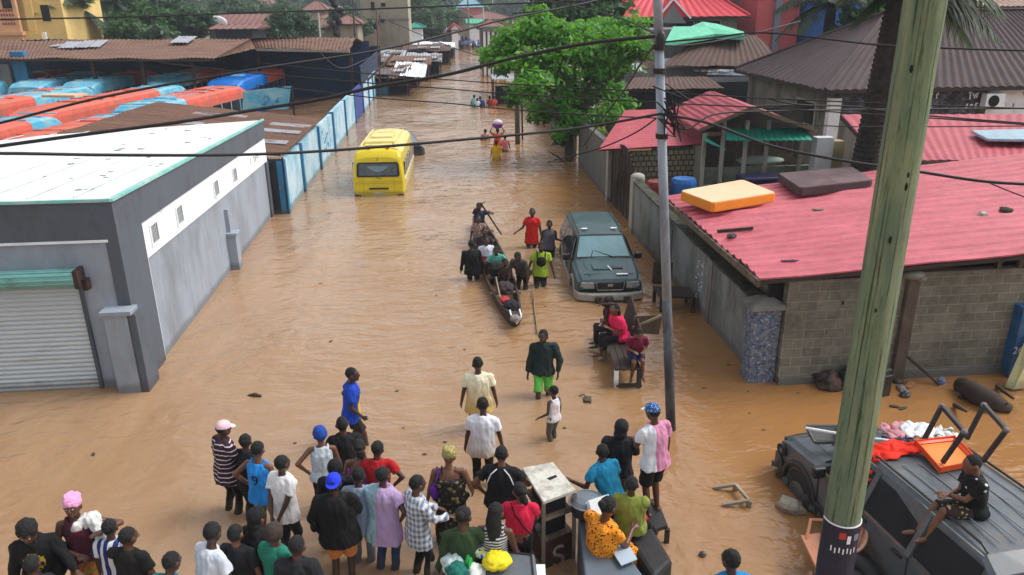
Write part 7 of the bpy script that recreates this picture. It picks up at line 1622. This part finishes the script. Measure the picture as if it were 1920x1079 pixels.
        if fr_:
            b_ = 1.0+.25*(kind == 'jacket')
            for sd_ in (1, -1):
                q.cap(tp(sd_*.07, -.003, 1.402), sh[sd_], .066*b_, .064*b_)
                if fr_ <= 1:
                    e_ = sh[sd_].lerp(el[sd_], fr_); q.cap(sh[sd_], sh[sd_].lerp(e_, .3), .064, .064*g); q.tube([sh[sd_], e_], [.064*g, .070*g], 14)
                else: q.cap(sh[sd_], el[sd_], .068*b_*min(g, 1.1), .058*b_); e_ = el[sd_].lerp(wr[sd_], .96 if fr_ == 2 else .5); q.tube([el[sd_], e_], [.057*b_, .043*b_], 12)
        if kind in ('dress', 'strapdress'):
            hz = top[3] if len(top) > 3 else .35
            if hipz > .7: q.loft([q.ering(Vector((hip.x, hip.y, z)), a, b, None, 22) for z, a, b in ((hz, .25, .215), (.5 if hz < .5 else hz+.02, .235, .2), (.75, .215, .175), (.93, .19, .142), (1.0, .165, .12))])
            else:
                q.loft([q.ering(hip+Vector((0, .0, .05)), .19, .15), q.ering(hip+Vector((0, .1, .0)), .2, .16)])
                for sd_ in (1, -1): q.cap(hj[sd_]+Vector((0, 0, .01)), kn[sd_], .115, .095); q.cap(kn[sd_], kn[sd_].lerp(an[sd_], .55), .095, .10)
                q.cap(kn[1].lerp(kn[-1], .5), hip, .10, .12)
        nm = {'dress': 'dress', 'strapdress': 'dress', 'jacket': 'jacket', 'tank': 'tank_top'}.get(kind, 'shirt')
        sob = remesh(fin(q), nm, m, root, .011*s, 1, .021*s, (10, 10, 5.5), seed=hh*9)
    else: sob = None
    # lower garment
    if bot:
        kind, m = bot[:2]; q = MB()
        q.loft([q.ering(tp(0, 0, z), a*w, b*(.4+.6*w), T if hipz > .7 else T, 16) for z, a, b in ((.80, .12, .11), (.86, .166, .128), (.93, .168, .126), (.98, .152, .112))])
        if kind == 'skirt':
            hz = bot[2] if len(bot) > 2 else .45
            q.loft([q.ering(Vector((hip.x, hip.y, z)), a, b, None, 22) for z, a, b in ((hz, .225, .19), (.7, .205, .17), (.93, .182, .138), (1.0, .165, .12))])
        else:
            fr_ = {'pants': (1, .95), 'shorts': (.82, 0), 'capri': (1, .4), 'longshorts': (1, .05), 'bermuda': (.98, 0)}[kind]; lw = bot[2] if len(bot) > 2 else 1
            for sd_ in (1, -1):
                a, k2, n2 = hj[sd_], kn[sd_], an[sd_]; e_ = a.lerp(k2, fr_[0])
                q.cap(a+Vector((0, 0, .02)), a.lerp(e_, .4), .100*lw*(.6+.4*w), .092*lw); q.tube([a, e_], [.10*lw, (.085 if fr_[0] < 1 or fr_[1] < .1 else .066)*lw], 14)
                if fr_[1] > .1: q.cap(k2, k2.lerp(n2, .5), .068*lw, .062*lw); q.tube([k2, k2.lerp(n2, fr_[1])], [.068*lw, .058*lw], 12)
        remesh(fin(q), {'skirt': 'skirt', 'pants': 'trousers', 'capri': 'trousers'}.get(kind, 'shorts'), m, root, .0115*s, 1, .015*s, (11, 11, 6), seed=hh*5+3)
    ctx = dict(root=root, tp=lambda x, y, z: tp(x, y, z)*s, shirt=sob, s=s, hp=lambda x, y, z: hp_(x, y, z)*s, wr=wr, el=el, kn=kn, an=an, Hd=Hd, T=T)
    if extra: extra(ctx)
    PEOPLE.append(root); return ctx
def part(c, mb, nm, m, smooth=True): return mb.build(nm, m, c['root'], world=False, smooth=smooth)
def dec(txt, x, y, z, size, m, face=-1):
    def f(c):
        T = c['T']; s = c['s']
        text_on(txt, c['shirt'], c['tp'](x*1.0, y, z), T @ Vector((-face if face > 0 else 1, 0, 0)), T @ Vector((0, 0, 1)), size*s, m, c['root'], off=.007)
    return f
K = C(14, 14, 17, 'black_cloth'); K2 = C(26, 27, 32, 'charcoal_cloth'); WH = C(226, 226, 226, 'white_cloth'); JN = C(40, 62, 104, 'denim'); NV = C(24, 30, 60, 'navy_cloth')
# --- group at the lower left
def print_gold(c):
    m = floral('gold_print', S(176, 150, 40), S(14, 14, 16), scale=16, th=.45); tb = BVHTree.FromPolygons([v.co for v in c['shirt'].data.vertices], [p.vertices for p in c['shirt'].data.polygons])
    mb = MB(); T = c['T']; g_ = []
    for j in range(9):
        for i in range(9):
            u, v = i/8-.5, j/8-.5; k = 1-.35*abs(v); p = c['tp'](.02+u*.22*k, .5, 1.22+v*.26); h_ = tb.ray_cast(p, -(T @ Vector((0, 1, 0)))); g_.append((h_[0]+(T @ Vector((0, .006, 0)))) if h_[0] else p)
    mb.add(g_, [(j*9+i, j*9+i+1, (j+1)*9+i+1, (j+1)*9+i) for j in range(8) for i in range(8) if (i-3.5)**2+(j-3.5)**2 < 15]); part(c, mb, 'chest_print', m)
person((45, 985), 1.66, 196, 'person in black sweater with gold print reaching an arm out at the bottom left', ('long', K, 1.08), ('pants', K), ('afro'), L_=(-.42, .42, 1.10), LH=(-.3, -.2, -1), R_=None, lean=12, hp=22, skin=0, extra=print_gold, h=1.86)
person((55, 1043), 1.41, 5, 'person with shaved head seen from behind in front of the gold print sweater', ('tee', K2), ('pants', K), 'shaved', h=1.64, skin=1)
def shawl(c):
    q = MB(); tp = c['tp']
    for a, b_ in (((.02, .12, 1.40), (.14, .02, 1.48)), ((.14, .02, 1.48), (.24, .16, 1.30)), ((.24, .16, 1.30), (.34, .30, 1.12)), ((.34, .30, 1.12), (.42, .36, .98))): q.cap(tp(-a[0], a[1], a[2]), tp(-b_[0], b_[1], b_[2]), .06, .05); q.cap(tp(-a[0]-.05, a[1]-.06, a[2]-.05), tp(-b_[0]-.06, b_[1]-.05, b_[2]-.08), .05, .06)
    q.v = [v for v in q.v]; remesh(q, 'white_wrap', C(206, 208, 206), c['root'], .011, 1, .04, (13, 13, 7))
    mb = MB(); mb.ell(tp(-.02, .125, 1.36), (.05, .02, .03)); part(c, mb, 'red_collar', C(200, 44, 48))
person((133, 930), 1.76, 188, 'woman with pink head wrap and maroon top facing the camera at the lower left', ('tank', C(74, 26, 44), 1.02, .92), ('skirt', floral('orange_green_wax', S(150, 98, 30), S(92, 104, 44), S(120, 62, 32)), .3), ('wrap', C(232, 160, 204)), fem=True, L_=(-.30, .20, 1.34), LH=(-1, -.3, -.4), R_=(.02, .20, 1.07), RH=(1, -.3, -.2), hp=-6, hy=-4, skin=0, extra=shawl, h=1.86)
person((202, 975), 1.54, -8, 'boy in blue and white striped jersey with his back to the camera', ('tee', stripes('jersey_stripe', S(30, 42, 106), S(214, 216, 222), .11, .5, 0), 1.1), ('shorts', NV), 'short', h=1.64, skin=1, R_=None)
person((237, 990), 1.58, -12, 'person in black shirt behind the boy in the striped jersey, hand on his shoulder', ('tee', K), ('pants', K), 'short', h=1.74, skin=0, L_=(-.16, .26, 1.36), LH=(-1, -.2, -.6))
# --- centre left
person((322, 1035), 1.58, -25, 'person with short black hair and teal shirt cut off by the bottom edge at left', ('tee', C(20, 108, 128)), ('pants', K), 'short', h=1.74, hp=14, lean=16, skin=1)
person((397, 980), 1.66, -38, 'man in white shirt bending forward at the bottom left of the crowd', ('tee', C(214, 220, 232)), ('pants', K), 'short', lean=14, hp=10, skin=1, vox=.0105, h=1.86)
person((438, 985), 1.52, -20, 'small dark head squeezed between the white shirt and the black head scarf', ('tee', K2), ('pants', K), 'shaved', h=1.74, skin=2)
person((480, 953), 1.62, -25, 'woman with black head scarf and loose black clothes at the bottom', ('long', K, 1.12), ('skirt', K, .3), ('scarf', K), fem=True, h=1.79, skin=2, hy=-10)
person((512, 985), 1.60, -35, 'person with brown hair net and teal collar beside the black head scarf', ('tee', C(30, 120, 100)), ('pants', K), ('bonnet', C(58, 46, 44)), h=1.79, head_s=.95, skin=0)
person((556, 1005), 1.58, -10, 'person in wide charcoal jacket with a black hair band at the bottom edge', ('jacket', K2, 1.15), ('pants', K), ('short'), h=1.79, skin=1, R_=None, hp=14)
def capback(c): pass
person((418, 790), 1.57, -48, 'man in pink and white cap and navy striped shirt with his back turned', ('tee', stripes('navy_pinstripe', S(52, 30, 48), S(220, 208, 208), .075, .22), 1.12, .74), ('pants', K), ('cap', C(232, 190, 200)), mats=dict(brim_mat=WH), R_='front', L_=None, skin=1)
person((458, 815), 1.42, -35, 'person in black shirt and black trousers right of the navy striped shirt', ('tee', K), ('pants', C(20, 28, 30), 1.15), 'short', h=1.66, skin=1, R_='fold')
person((482, 828), 1.56, -22, 'man in bright blue sleeveless jersey with a dark number nine', ('tank', C(34, 140, 222), 1.10, .80), ('shorts', C(150, 140, 120)), 'short', h=1.74, L_='hip', skin=2, extra=dec('9', .01, -.3, 1.20, .24, NV))
person((527, 855), 1.56, -32, 'man in white t shirt and dark trousers holding his hands behind his back', ('tee', WH, 1.08, .78), ('pants', K2), 'short', h=1.74, R_=(.10, -.225, .92), RH=(1, -.2, 0), L_=(-.02, -.235, .90), LH=(-1, -.5, 0), skin=1)
person((598, 802), 1.5, 6, 'woman with royal blue bonnet and white sleeveless top, hand on her hip', ('tank', C(196, 206, 212), 1.0, .88), ('pants', K2), ('bonnet', C(22, 66, 150)), fem=True, h=1.66, L_='hip', skin=2)
def chain(c):
    tp = c['tp']; pts = [tp(.07*math.cos(a), -.085-.03*abs(math.sin(a)), 1.43+.06*math.sin(a)-.03) for a in [math.pi*k/10+math.pi for k in range(11)]]; part(c, MB().tube(pts, .006, 5), 'necklace', chrome)
person((640, 782), 1.56, 14, 'man with shaved head and black t shirt with pale neck cord, back turned', ('tee', K, 1.12), ('pants', K), 'shaved', h=1.76, w=1.06, skin=0, L_=None, extra=chain)
def yfront(c):
    mb = MB(); tp = c['tp']; tb = BVHTree.FromPolygons([v.co for v in c['shirt'].data.vertices], [p.vertices for p in c['shirt'].data.polygons]); g_ = []
    for j in range(13):
        for i in range(9):
            u, v = i/8-.5, j/12; p = tp(u*.24, .5, .88+v*.46); h_ = tb.ray_cast(p, Vector((0, -1, 0))); g_.append(h_[0]+Vector((0, .006, 0)) if h_[0] else p)
    mb.add(g_, [(j*9+i, j*9+i+1, (j+1)*9+i+1, (j+1)*9+i) for j in range(12) for i in range(8)]); part(c, mb, 'yellow_panel', C(214, 176, 30))
person((658, 690), 1.49, -82, 'man in royal blue and yellow football shirt wading to the right', ('tee', C(20, 66, 180), 1.06, .80), ('shorts', C(44, 38, 42)), 'short', h=1.78, lean=6, feet=((.10, .22, .10), (-.10, -.16, .12)), R_=(.20, .16, .92), L_=(-.22, -.02, .92), skin=1, extra=yfront)
person((672, 824), 1.5, 3, 'woman in purple and blue floral sundress with thin straps and bare back', ('strapdress', floral('purple_floral', S(116, 60, 120), S(70, 130, 200), S(200, 90, 160), S(60, 40, 90)), 1.05, .4), None, 'ponytail', fem=True, h=1.66, skin=2, L_='front', R_='front')
person((708, 827), 1.5, -3, 'person in plain red t shirt with right elbow out above the grey shirts', ('tee', C(176, 20, 26), 1.05), ('pants', K), 'short', h=1.68, R_='hip', L_=None, skin=1)
person((626, 862), 1.5, 0, 'person in black hooded top right behind the royal blue cap', ('jacket', K, 1.0), ('pants', K), ('hood', K), h=1.66, skin=1)
def pinkhem(c):
    q = MB(); q.loft([q.ering(c['tp'](0, 0, z), a, b, c['T'], 18) for z, a, b in ((.70, .19, .15), (.76, .19, .15), (.84, .185, .145))]); remesh(q, 'inner_shirt', C(150, 70, 130), c['root'], .013, 2, .012)
person((624, 890), 1.64, -2, 'man in royal blue backwards cap, black jacket and orange shorts', ('jacket', K, 1.2, .76), ('bermuda', C(214, 138, 72), 1.12), ('cap', C(24, 56, 214)), mats=dict(brim=-1), h=1.80, w=1.08, L_='pocket', R_='front', skin=1, extra=pinkhem)
person((672, 876), 1.47, -14, 'person in pale grey blue shirt and grey trousers behind the pastel shirt', ('tee', C(136, 152, 174), 1.12, .78), ('pants', C(120, 124, 136)), 'short', h=1.66, lean=8, L_=None, skin=1)
two = pat('pastel_panels', lambda t: t.mix(t.ramp(t.math('ADD', t.xyz()[0], t.math('MULTIPLY', t.noise(4, 2), .1)), .02, .06), S(150, 184, 198), S(176, 150, 190)))
person((716, 877), 1.6, -28, 'person in oversized pastel blue and lilac shirt and blue jeans', ('tee', two, 1.28, .66), ('pants', JN), 'short', h=1.74, R_='hip', L_=None, lean=5, skin=1)
person((783, 892), 1.6, -62, 'person in black and white plaid shirt and black trousers, facing right', ('long', plaid('plaid_cloth', S(214, 218, 222), S(110, 122, 146), S(28, 32, 44)), 1.12, .72), ('pants', K, .95), 'short', h=1.76, w=.95, R_=(.16, .36, 1.06), L_=(-.1, .36, 1.04), hp=8, skin=0, mats={})
def purse(c):
    tp = c['tp']; q = MB(); q.ell(tp(-.22, -.02, 1.10), (.07, .10, .12)); q.ell(tp(-.22, -.04, 1.02), (.06, .08, .07)); remesh(q, 'purple_handbag', C(100, 40, 160), c['root'], .012, 2, .008); part(c, MB().tube([tp(-.22, .02, 1.16), tp(-.17, .03, 1.43), tp(-.14, -.08, 1.44), tp(-.21, -.08, 1.16)], .014, 6), 'bag_strap', C(100, 40, 160))
person((842, 840), 1.56, -6, 'woman in olive head wrap and dark patterned strap dress with purple handbag', ('strapdress', floral('dark_olive_print', S(30, 28, 26), S(134, 122, 70), S(60, 50, 50), scale=11, th=.32), 1.12, .18), None, ('wrap', floral('khaki_wrap', S(160, 150, 94), S(130, 118, 70), scale=20)), fem=True, w=1.14, h=1.72, skin=2, R_=(.30, .10, .95), extra=purse)
# --- centre
yg = pat('cream_yellow', lambda t: t.mix(t.ramp(t.math('ADD', t.xyz()[2], t.math('MULTIPLY', t.noise(5, 3, .6, t.map((6, 6, .6))), .15)), .95, 1.42), S(206, 176, 104), S(232, 226, 196)))
person((895, 670), 1.44, -3, 'man in loose cream yellow t shirt wading away in the middle of the street', ('tee', yg, 1.14, .72), ('shorts', K2), 'short', h=1.80, w=1.05, skin=1)
person((904, 745), 1.59, -6, 'man in white t shirt and black trousers behind the cream yellow shirt', ('tee', pat('white_tan_hem', lambda t: t.mix(t.ramp(t.xyz()[2], .85, 1.2), S(186, 168, 150), S(222, 222, 228))), 1.1, .80), ('pants', K), 'short', h=1.76, skin=1)  # shirt colour turns darker and tan towards the hem
def pip(c):
    tp = c['tp']
    for sd_ in (1, -1): part(c, MB().tube([tp(sd_*.05, -.10, 1.45), tp(sd_*.13, -.135, 1.38), tp(sd_*.19, -.11, 1.22), tp(sd_*.19, -.09, 1.12)], .009, 5), 'white_piping', WH)
person((940, 837), 1.58, -14, 'man in black shirt with white piping resting his arm on the cabinet top', ('tee', K, 1.12), ('pants', K), 'short', h=1.74, w=1.05, R_=(.56, .20, 1.22), RH=(.4, -.2, -1), L_='hip', lean=4, skin=2, extra=pip)
person((870, 950), 1.66, -4, 'woman in dark green long sleeved top with back turned at the bottom', ('long', C(44, 66, 36), 1.0), ('pants', K), 'bun', fem=True, h=1.78, w=1.04, skin=0, R_='front', L_=None)
person((930, 944), 1.66, -12, 'woman with long black braids and black and white striped top', ('tank', stripes('thin_stripe', S(30, 30, 34), S(196, 196, 200), .035, .5), 1.0), ('pants', K), ('braids'), fem=True, h=1.78, skin=0)
def cross(c):
    tp = c['tp']; part(c, MB().tube([tp(-.13, -.03, 1.46), tp(-.08, -.145, 1.36), tp(.06, -.15, 1.16), tp(.17, -.09, 1.0)], .010, 5), 'bag_strap', K)
person((974, 905), 1.55, -4, 'woman in bright pink red top with a thin black strap across her back', ('crop', C(214, 26, 66), 1.06), ('pants', K, 1.1), 'ponytail', fem=True, h=1.68, w=1.02, skin=2, R_='front', L_='front', extra=cross)
person((1018, 620), 1.40, 172, 'man in dark green jacket and light green shorts wading toward the camera', ('jacket', C(22, 42, 40), 1.06, .84), ('bermuda', C(100, 190, 80)), 'short', h=1.80, L_='pocket', R_=None, feet=((.10, .16, .1), (-.10, -.12, .1)), hp=10, hy=-18, skin=1)
person((1038, 724), 1.07, 38, 'small child in white vest and grey trousers wading beside the crowd', ('tank', C(226, 222, 224)), ('capri', C(92, 96, 84), 1.1), 'short', h=1.2, head_s=1.2, L_=(-.38, .12, 1.0), LH=(0, -1, -.5), skin=1, vox=.014)
person((1130, 834), 1.42, 14, 'person in sky blue shirt leaning an arm on the dark pot', ('tee', C(30, 140, 184), 1.06), ('pants', K2), 'short', h=1.68, lean=18, side=-8, L_=(-.52, .28, 1.12), LH=(-.3, -.3, -1), skin=1)
person((1167, 787), 1.5, -8, 'person in black hooded jacket with faint gold print on the back', ('jacket', K2, 1.05), ('pants', C(90, 84, 76)), ('hood', K2), h=1.74, L_=None, R_=(.12, .30, 1.3), skin=1, extra=lambda c: scrawl('back_print', c['tp'](-.10, -.165, 1.32), (1, 0, 0), c['T'] @ Vector((0, 0, 1)), .20, .15, 3, M('dull_gold', S(96, 84, 50), .8), c['root'], 3, .008, .0) and None)
person((1223, 757), 2.06, 22, 'man in patterned blue cap and pink shirt with white sleeves standing highest', ('tee', pat('pink_white_panels', lambda t: t.mix(t.math('GREATER_THAN', t.xyz()[0], -.09), S(226, 228, 236), S(206, 136, 168))), 1.06, .80), ('bermuda', K, 1.1), ('cap', floral('blue_camouflage', S(40, 90, 150), S(190, 210, 230), S(20, 50, 100), scale=40)), h=1.78, L_='front', R_=None, skin=0, mats=dict(brim_mat=WH))
# --- people sitting on the chest and seats at the bottom
wax = floral('orange_wax_print', S(236, 140, 24), S(70, 34, 16), S(250, 176, 50), scale=26, th=.36)
def redcloth(c):
    tp = c['tp']; q = MB()
    for a in ((-.12, .10), (0, .15), (.12, .12), (.05, .24), (-.1, .24)): q.ell(tp(a[0], a[1], 1.02), (.10, .09, .10))
    remesh(q, 'red_yellow_cloth', floral('red_yellow_cloth', S(200, 24, 34), S(236, 196, 50), S(90, 24, 60), scale=9, th=.3), c['root'], .013, 2, .02, (12, 12, 12))
person((1143, 932), 1.45, -58, 'woman in orange wax print dress sitting on the black stool', ('dress', wax, 1.1, .3), None, 'bun', fem=True, h=1.95, hipz=.58, hips=(0, 0), lean=8, feet=((.16, .52, .12), (-.1, .50, .12)), L_=(-.25, .34, .78), LH=(-1, -.2, -.2), R_=(.1, .42, .86), skin=0, hp=10, w=1.08, vox=.0105)
person((1185, 895), 1.45, -20, 'person in olive green blouse sitting behind the woman in orange', ('long', floral('olive_green_cloth', S(128, 140, 60), S(110, 124, 50), scale=6), 1.12), ('pants', K2), 'short', h=1.68, hipz=.60, feet=((.32, .56, .12), (.05, .5, .12)), L_='fold', R_='fold', skin=1, w=1.05, extra=redcloth)
person((1372, 1032), 1.66, 5, 'person with short black hair and blue shirt alone at the bottom edge', ('tee', C(20, 130, 190)), ('pants', K), 'short', h=1.84, skin=1)
def greentrim(c):
    tp = c['tp']; part(c, MB().tube([tp(-.10, -.13, 1.38), tp(-.16, -.13, 1.22), tp(-.15, -.14, 1.05), tp(-.12, -.13, .95)], .014, 6), 'green_trim', C(20, 140, 96)); part(c, MB().box(tp(-.235, .0, 1.27), (.02, .06, .07)), 'sleeve_patch', C(170, 180, 196), False)
person((1822, 854), 2.33, 84, 'boy with shaved head in black and green jersey sitting on the grey car roof', ('tee', floral('black_white_jersey', S(14, 16, 18), S(200, 210, 210), scale=9, th=.17), 1.05), ('bermuda', floral('brown_print_shorts', S(52, 34, 30), S(170, 150, 110), scale=20)), 'shaved', h=1.60, hipz=.62, lean=9, hp=18, head_s=1.04, feet=((.10, .60, .20), (-.08, .56, .24)), kneehint=(0, .6, 1), R_=(.02, .36, .82), L_=(.08, .34, .78), LH=(-1, -.3, -.4), skin=2, vox=.0105)
# --- bench
person((1138, 557), 1.28, 82, 'person in dark clothes at the far end of the bench, white cloth on lap', ('tee', C(70, 26, 40)), ('pants', C(40, 36, 40)), 'braids', fem=True, h=1.62, hipz=.52, lean=22, feet=((.1, .40, .1), (-.1, .42, .1)), R_='fold', L_=(-.12, .3, 1.15), skin=1, vox=.014, extra=lambda c: remesh(MB().ell(c['tp'](0, .24, 1.0), (.15, .14, .12)), 'white_cloth', C(206, 200, 212), c['root'], .014, 2, .02))
person((1153, 570), 1.30, 100, 'woman in hot pink top with long black hair sitting on the bench', ('tee', C(222, 26, 84), 1.16), ('capri', K2), ('long'), fem=True, h=1.68, hipz=.52, lean=16, w=1.12, feet=((.1, .42, .1), (-.1, .40, .1)), L_=(-.12, .36, .80), R_=(.1, .34, .84), skin=2, vox=.014, hy=20)
person((1200, 620), 1.24, 176, 'girl in magenta top and navy shorts sitting at the near end of the bench', ('tee', C(120, 24, 60), 1.0), ('shorts', C(30, 36, 84)), 'short', fem=True, h=1.50, hipz=.56, lean=26, hp=34, head_s=1.05, feet=((.14, .36, .06), (-.12, .34, .1)), R_=(.10, .34, .72), L_=(-.12, .32, .72), skin=2, vox=.013)
# --- around the canoe and the green car
person((998, 391), 1.26, 168, 'man in long red shirt with one arm out behind the canoe', ('tee', C(200, 24, 22), 1.06, .64), ('shorts', K), 'short', h=1.76, R_=(.44, .22, 1.06), RH=(0, -.3, -1), skin=1, vox=.015)
person((1030, 414), 1.14, 176, 'man in grey shirt touching the side of the green car', ('tank', C(90, 90, 104), 1.06), ('shorts', K2), 'short', h=1.72, L_=(-.42, .12, 1.10), LH=(0, -.4, -1), skin=1, vox=.015)
def chestbag(c):
    tp = c['tp']; q = MB(); q.ell(tp(0, .16, 1.24), (.14, .07, .14)); remesh(q, 'black_bag', K, c['root'], .014, 2, .008)
    for sd_ in (1, -1): part(c, MB().tube([tp(sd_*.1, .15, 1.32), tp(sd_*.11, .06, 1.47), tp(sd_*.12, -.1, 1.44)], .016, 6), 'bag_strap', K)
person((1015, 455), 1.26, 178, 'man in lime green shirt with a black bag on his chest walking toward the camera', ('tee', C(150, 176, 50), 1.08, .82), ('shorts', K), 'short', h=1.78, feet=((.1, .2, .1), (-.1, -.1, .1)), R_=(.36, .12, .84), L_=(-.36, .10, .86), w=1.05, skin=1, vox=.015, extra=chestbag)
person((884, 450), 1.14, -6, 'person in loose black shirt with back turned left of the canoe', ('long', K, 1.15, .78), ('pants', K), 'short', h=1.74, w=1.08, skin=1, vox=.015)
person((970, 475), 1.14, 152, 'man in dark grey shirt bending over the right side of the canoe', ('tee', C(62, 62, 58), 1.05), ('pants', K), 'short', h=1.74, lean=38, hp=26, R_=(.22, .50, .78), L_=(-.30, .40, .72), skin=1, vox=.015)
def lap(m, nm='lap_bundle', r=(.17, .16, .12)): return lambda c: remesh(MB().ell(c['tp'](0, .26, 1.0), r), nm, m, c['root'], .015, 2, .02)
sit = dict(hipz=.42, feet=((.12, .50, .12), (-.12, .50, .12)), vox=.016)
pd_ = person((898, 381), 1.28, 176, 'paddler in dark blue shirt kneeling at the far end of the canoe', ('tee', C(40, 42, 76)), ('shorts', K), 'short', h=1.68, hipz=.62, feet=((.12, .3, .10), (-.12, .3, .10)), L_=(-.38, .30, 1.10), R_=(-.16, .34, 1.50), RH=(1, 0, -.5), skin=1, vox=.016, lean=8)
o = MB().tube([P(901, 381, 1.62), P(921, 411, 1.0), P(940, 440, .12)], [.028, .026, .026], 8).build('paddle_pole', wood_dark, None); center(o); tag(o, 'long dark punting pole held by the paddler at the canoe stern', 'pole')
person((897, 404), 1.05, 174, 'passenger in pale patterned top sitting just in front of the paddler', ('tee', floral('pale_patterned', S(150, 120, 110), S(206, 196, 170), S(70, 40, 60), scale=16)), ('pants', C(60, 44, 44)), 'short', h=1.62, skin=1, **sit)
person((908, 428), 1.0, 182, 'passenger in dark brown clothes holding a pale bag in the canoe', ('tee', C(54, 44, 42)), ('pants', K2), 'short', h=1.64, skin=1, extra=lap(C(196, 188, 160), 'pale_bag', (.09, .09, .12)), **sit)
person((912, 444), 1.0, 186, 'passenger in white and red shirt in the middle of the canoe', ('tee', pat('white_red', lambda t: t.mix(t.math('GREATER_THAN', t.xyz()[2], .62), S(170, 28, 40), S(212, 216, 230)))), ('pants', C(120, 26, 36)), 'short', h=1.66, skin=1, **sit)
person((930, 463), 1.0, 172, 'passenger in turquoise shirt leaning forward in the canoe', ('tee', C(90, 176, 160), 1.08), ('pants', K), 'shaved', h=1.68, lean=24, hp=16, L_=(-.18, .42, .72), R_=(.18, .42, .72), skin=1, extra=lap(K2, 'dark_luggage', (.19, .2, .14)), **sit)
person((947, 486), .82, 178, 'small child in dark clothes in front of the turquoise shirt in the canoe', ('tee', C(70, 46, 40)), ('pants', K), 'short', h=1.2, head_s=1.2, skin=1, **sit)
for (a, b_, z_, r_, m, lb) in ((932, 505, .42, (.26, .24, .2), K2, 'large dark luggage bag in the canoe'), (948, 540, .36, (.22, .34, .16), C(58, 46, 46), 'dark brown sack toward the canoe bow'), (958, 572, .34, (.18, .26, .12), K2, 'black folded cloth near the canoe bow'), (966, 597, .36, (.12, .14, .08), C(140, 130, 130), 'crumpled grey white plastic on the canoe tip'), (924, 488, .45, (.13, .13, .16), C(80, 60, 50), 'brown bag beside the turquoise shirt')):
    bundle(a, b_, z_, r_, m, lb, 'bag', seed=a*.01, name='luggage_bag', amp=.25)
o = MB().bar(P(930, 520, .5), P(938, 558, .45), .03, .03).build('pale_stick', M('pale_wood', (0, 0, 0)), None); center(o); tag(o, 'pale wooden stick lying over the luggage in the canoe', 'stick')
# --- far people
fk = dict(vox=.03)
person((910, 242), .62, 0, 'distant bather with pale reddish shirt left of the basin carrier', ('tee', C(190, 130, 120)), ('shorts', K), 'shaved', skin=2, **fk)
def basin(c):
    hp = c['hp']; q = MB(); q.loft([q.ering(hp(0, 0, z), r, r, None, 16) for z, r in ((.12, .17), (.16, .22), (.30, .30), (.32, .30))]); part(c, q, 'purple_basin', C(130, 60, 160)); part(c, MB().ell(hp(0, 0, .38), (.26, .26, .16)), 'white_load', C(226, 214, 232))
person((933, 241), 1.02, 4, 'distant person in orange shirt carrying a purple and white load on the head', ('tee', C(226, 84, 40)), ('pants', K), 'short', h=1.72, R_=(.26, .02, 1.78), RH=(1, 0, 0), L_=(-.26, .02, 1.78), LH=(-1, 0, 0), skin=1, extra=basin, **fk)
person((930, 263), .95, -4, 'distant person in bright yellow shirt wading away', ('tee', C(226, 176, 20), 1.12, .7), ('shorts', K), 'short', R_=(.3, .1, 1.3), skin=1, **fk)
person((947, 253), .85, 2, 'distant person in pink top and dark red skirt beside the yellow shirt', ('tee', C(206, 120, 126)), ('skirt', C(80, 24, 40), .2), 'short', h=1.6, fem=True, skin=1, **fk)
person((889, 178), .85, 10, 'far person in pale turquoise shirt at the left of the far group', ('tee', C(120, 190, 186)), ('pants', K), 'short', skin=1, **fk)
person((900, 181), .8, -5, 'far person in navy and blue clothes in the far group', ('long', C(40, 54, 110), 1.2, .5), ('pants', JN), 'short', w=1.2, skin=1, **fk)
person((895, 184), .72, 0, 'far small person in white between turquoise and navy', ('tee', C(214, 218, 226)), ('pants', JN), 'short', h=1.4, skin=1, **fk)
person((918, 180), .78, 8, 'far person in dark red shirt near the small shelter', ('tee', C(156, 44, 44)), ('pants', K), 'short', skin=1, **fk)
person((926, 180), .76, 0, 'far person in red and white shirt next to the small shelter', ('tee', C(200, 90, 86)), ('pants', K), 'short', skin=1, **fk)
person((936, 166), .9, 0, 'far dark figure standing against the small shelter post', ('tee', K2), ('pants', K), 'short', skin=1, **fk)
# ------------------------------------------------------------------ damp air
hz = MB().bb((-1600, -120, -2.5), (1600, 2600, 22)).build('haze', NT('damp_air').m, None)
hm_ = MATS['damp_air']; nt_ = hm_.node_tree; nt_.nodes.clear(); o_ = nt_.nodes.new('ShaderNodeOutputMaterial'); v_ = nt_.nodes.new('ShaderNodeVolumePrincipled')
v_.inputs['Color'].default_value = (.82, .9, 1, 1); v_.inputs['Density'].default_value = .0006; nt_.links.new(v_.outputs[0], o_.inputs['Volume']); tag(hz, kind='stuff')
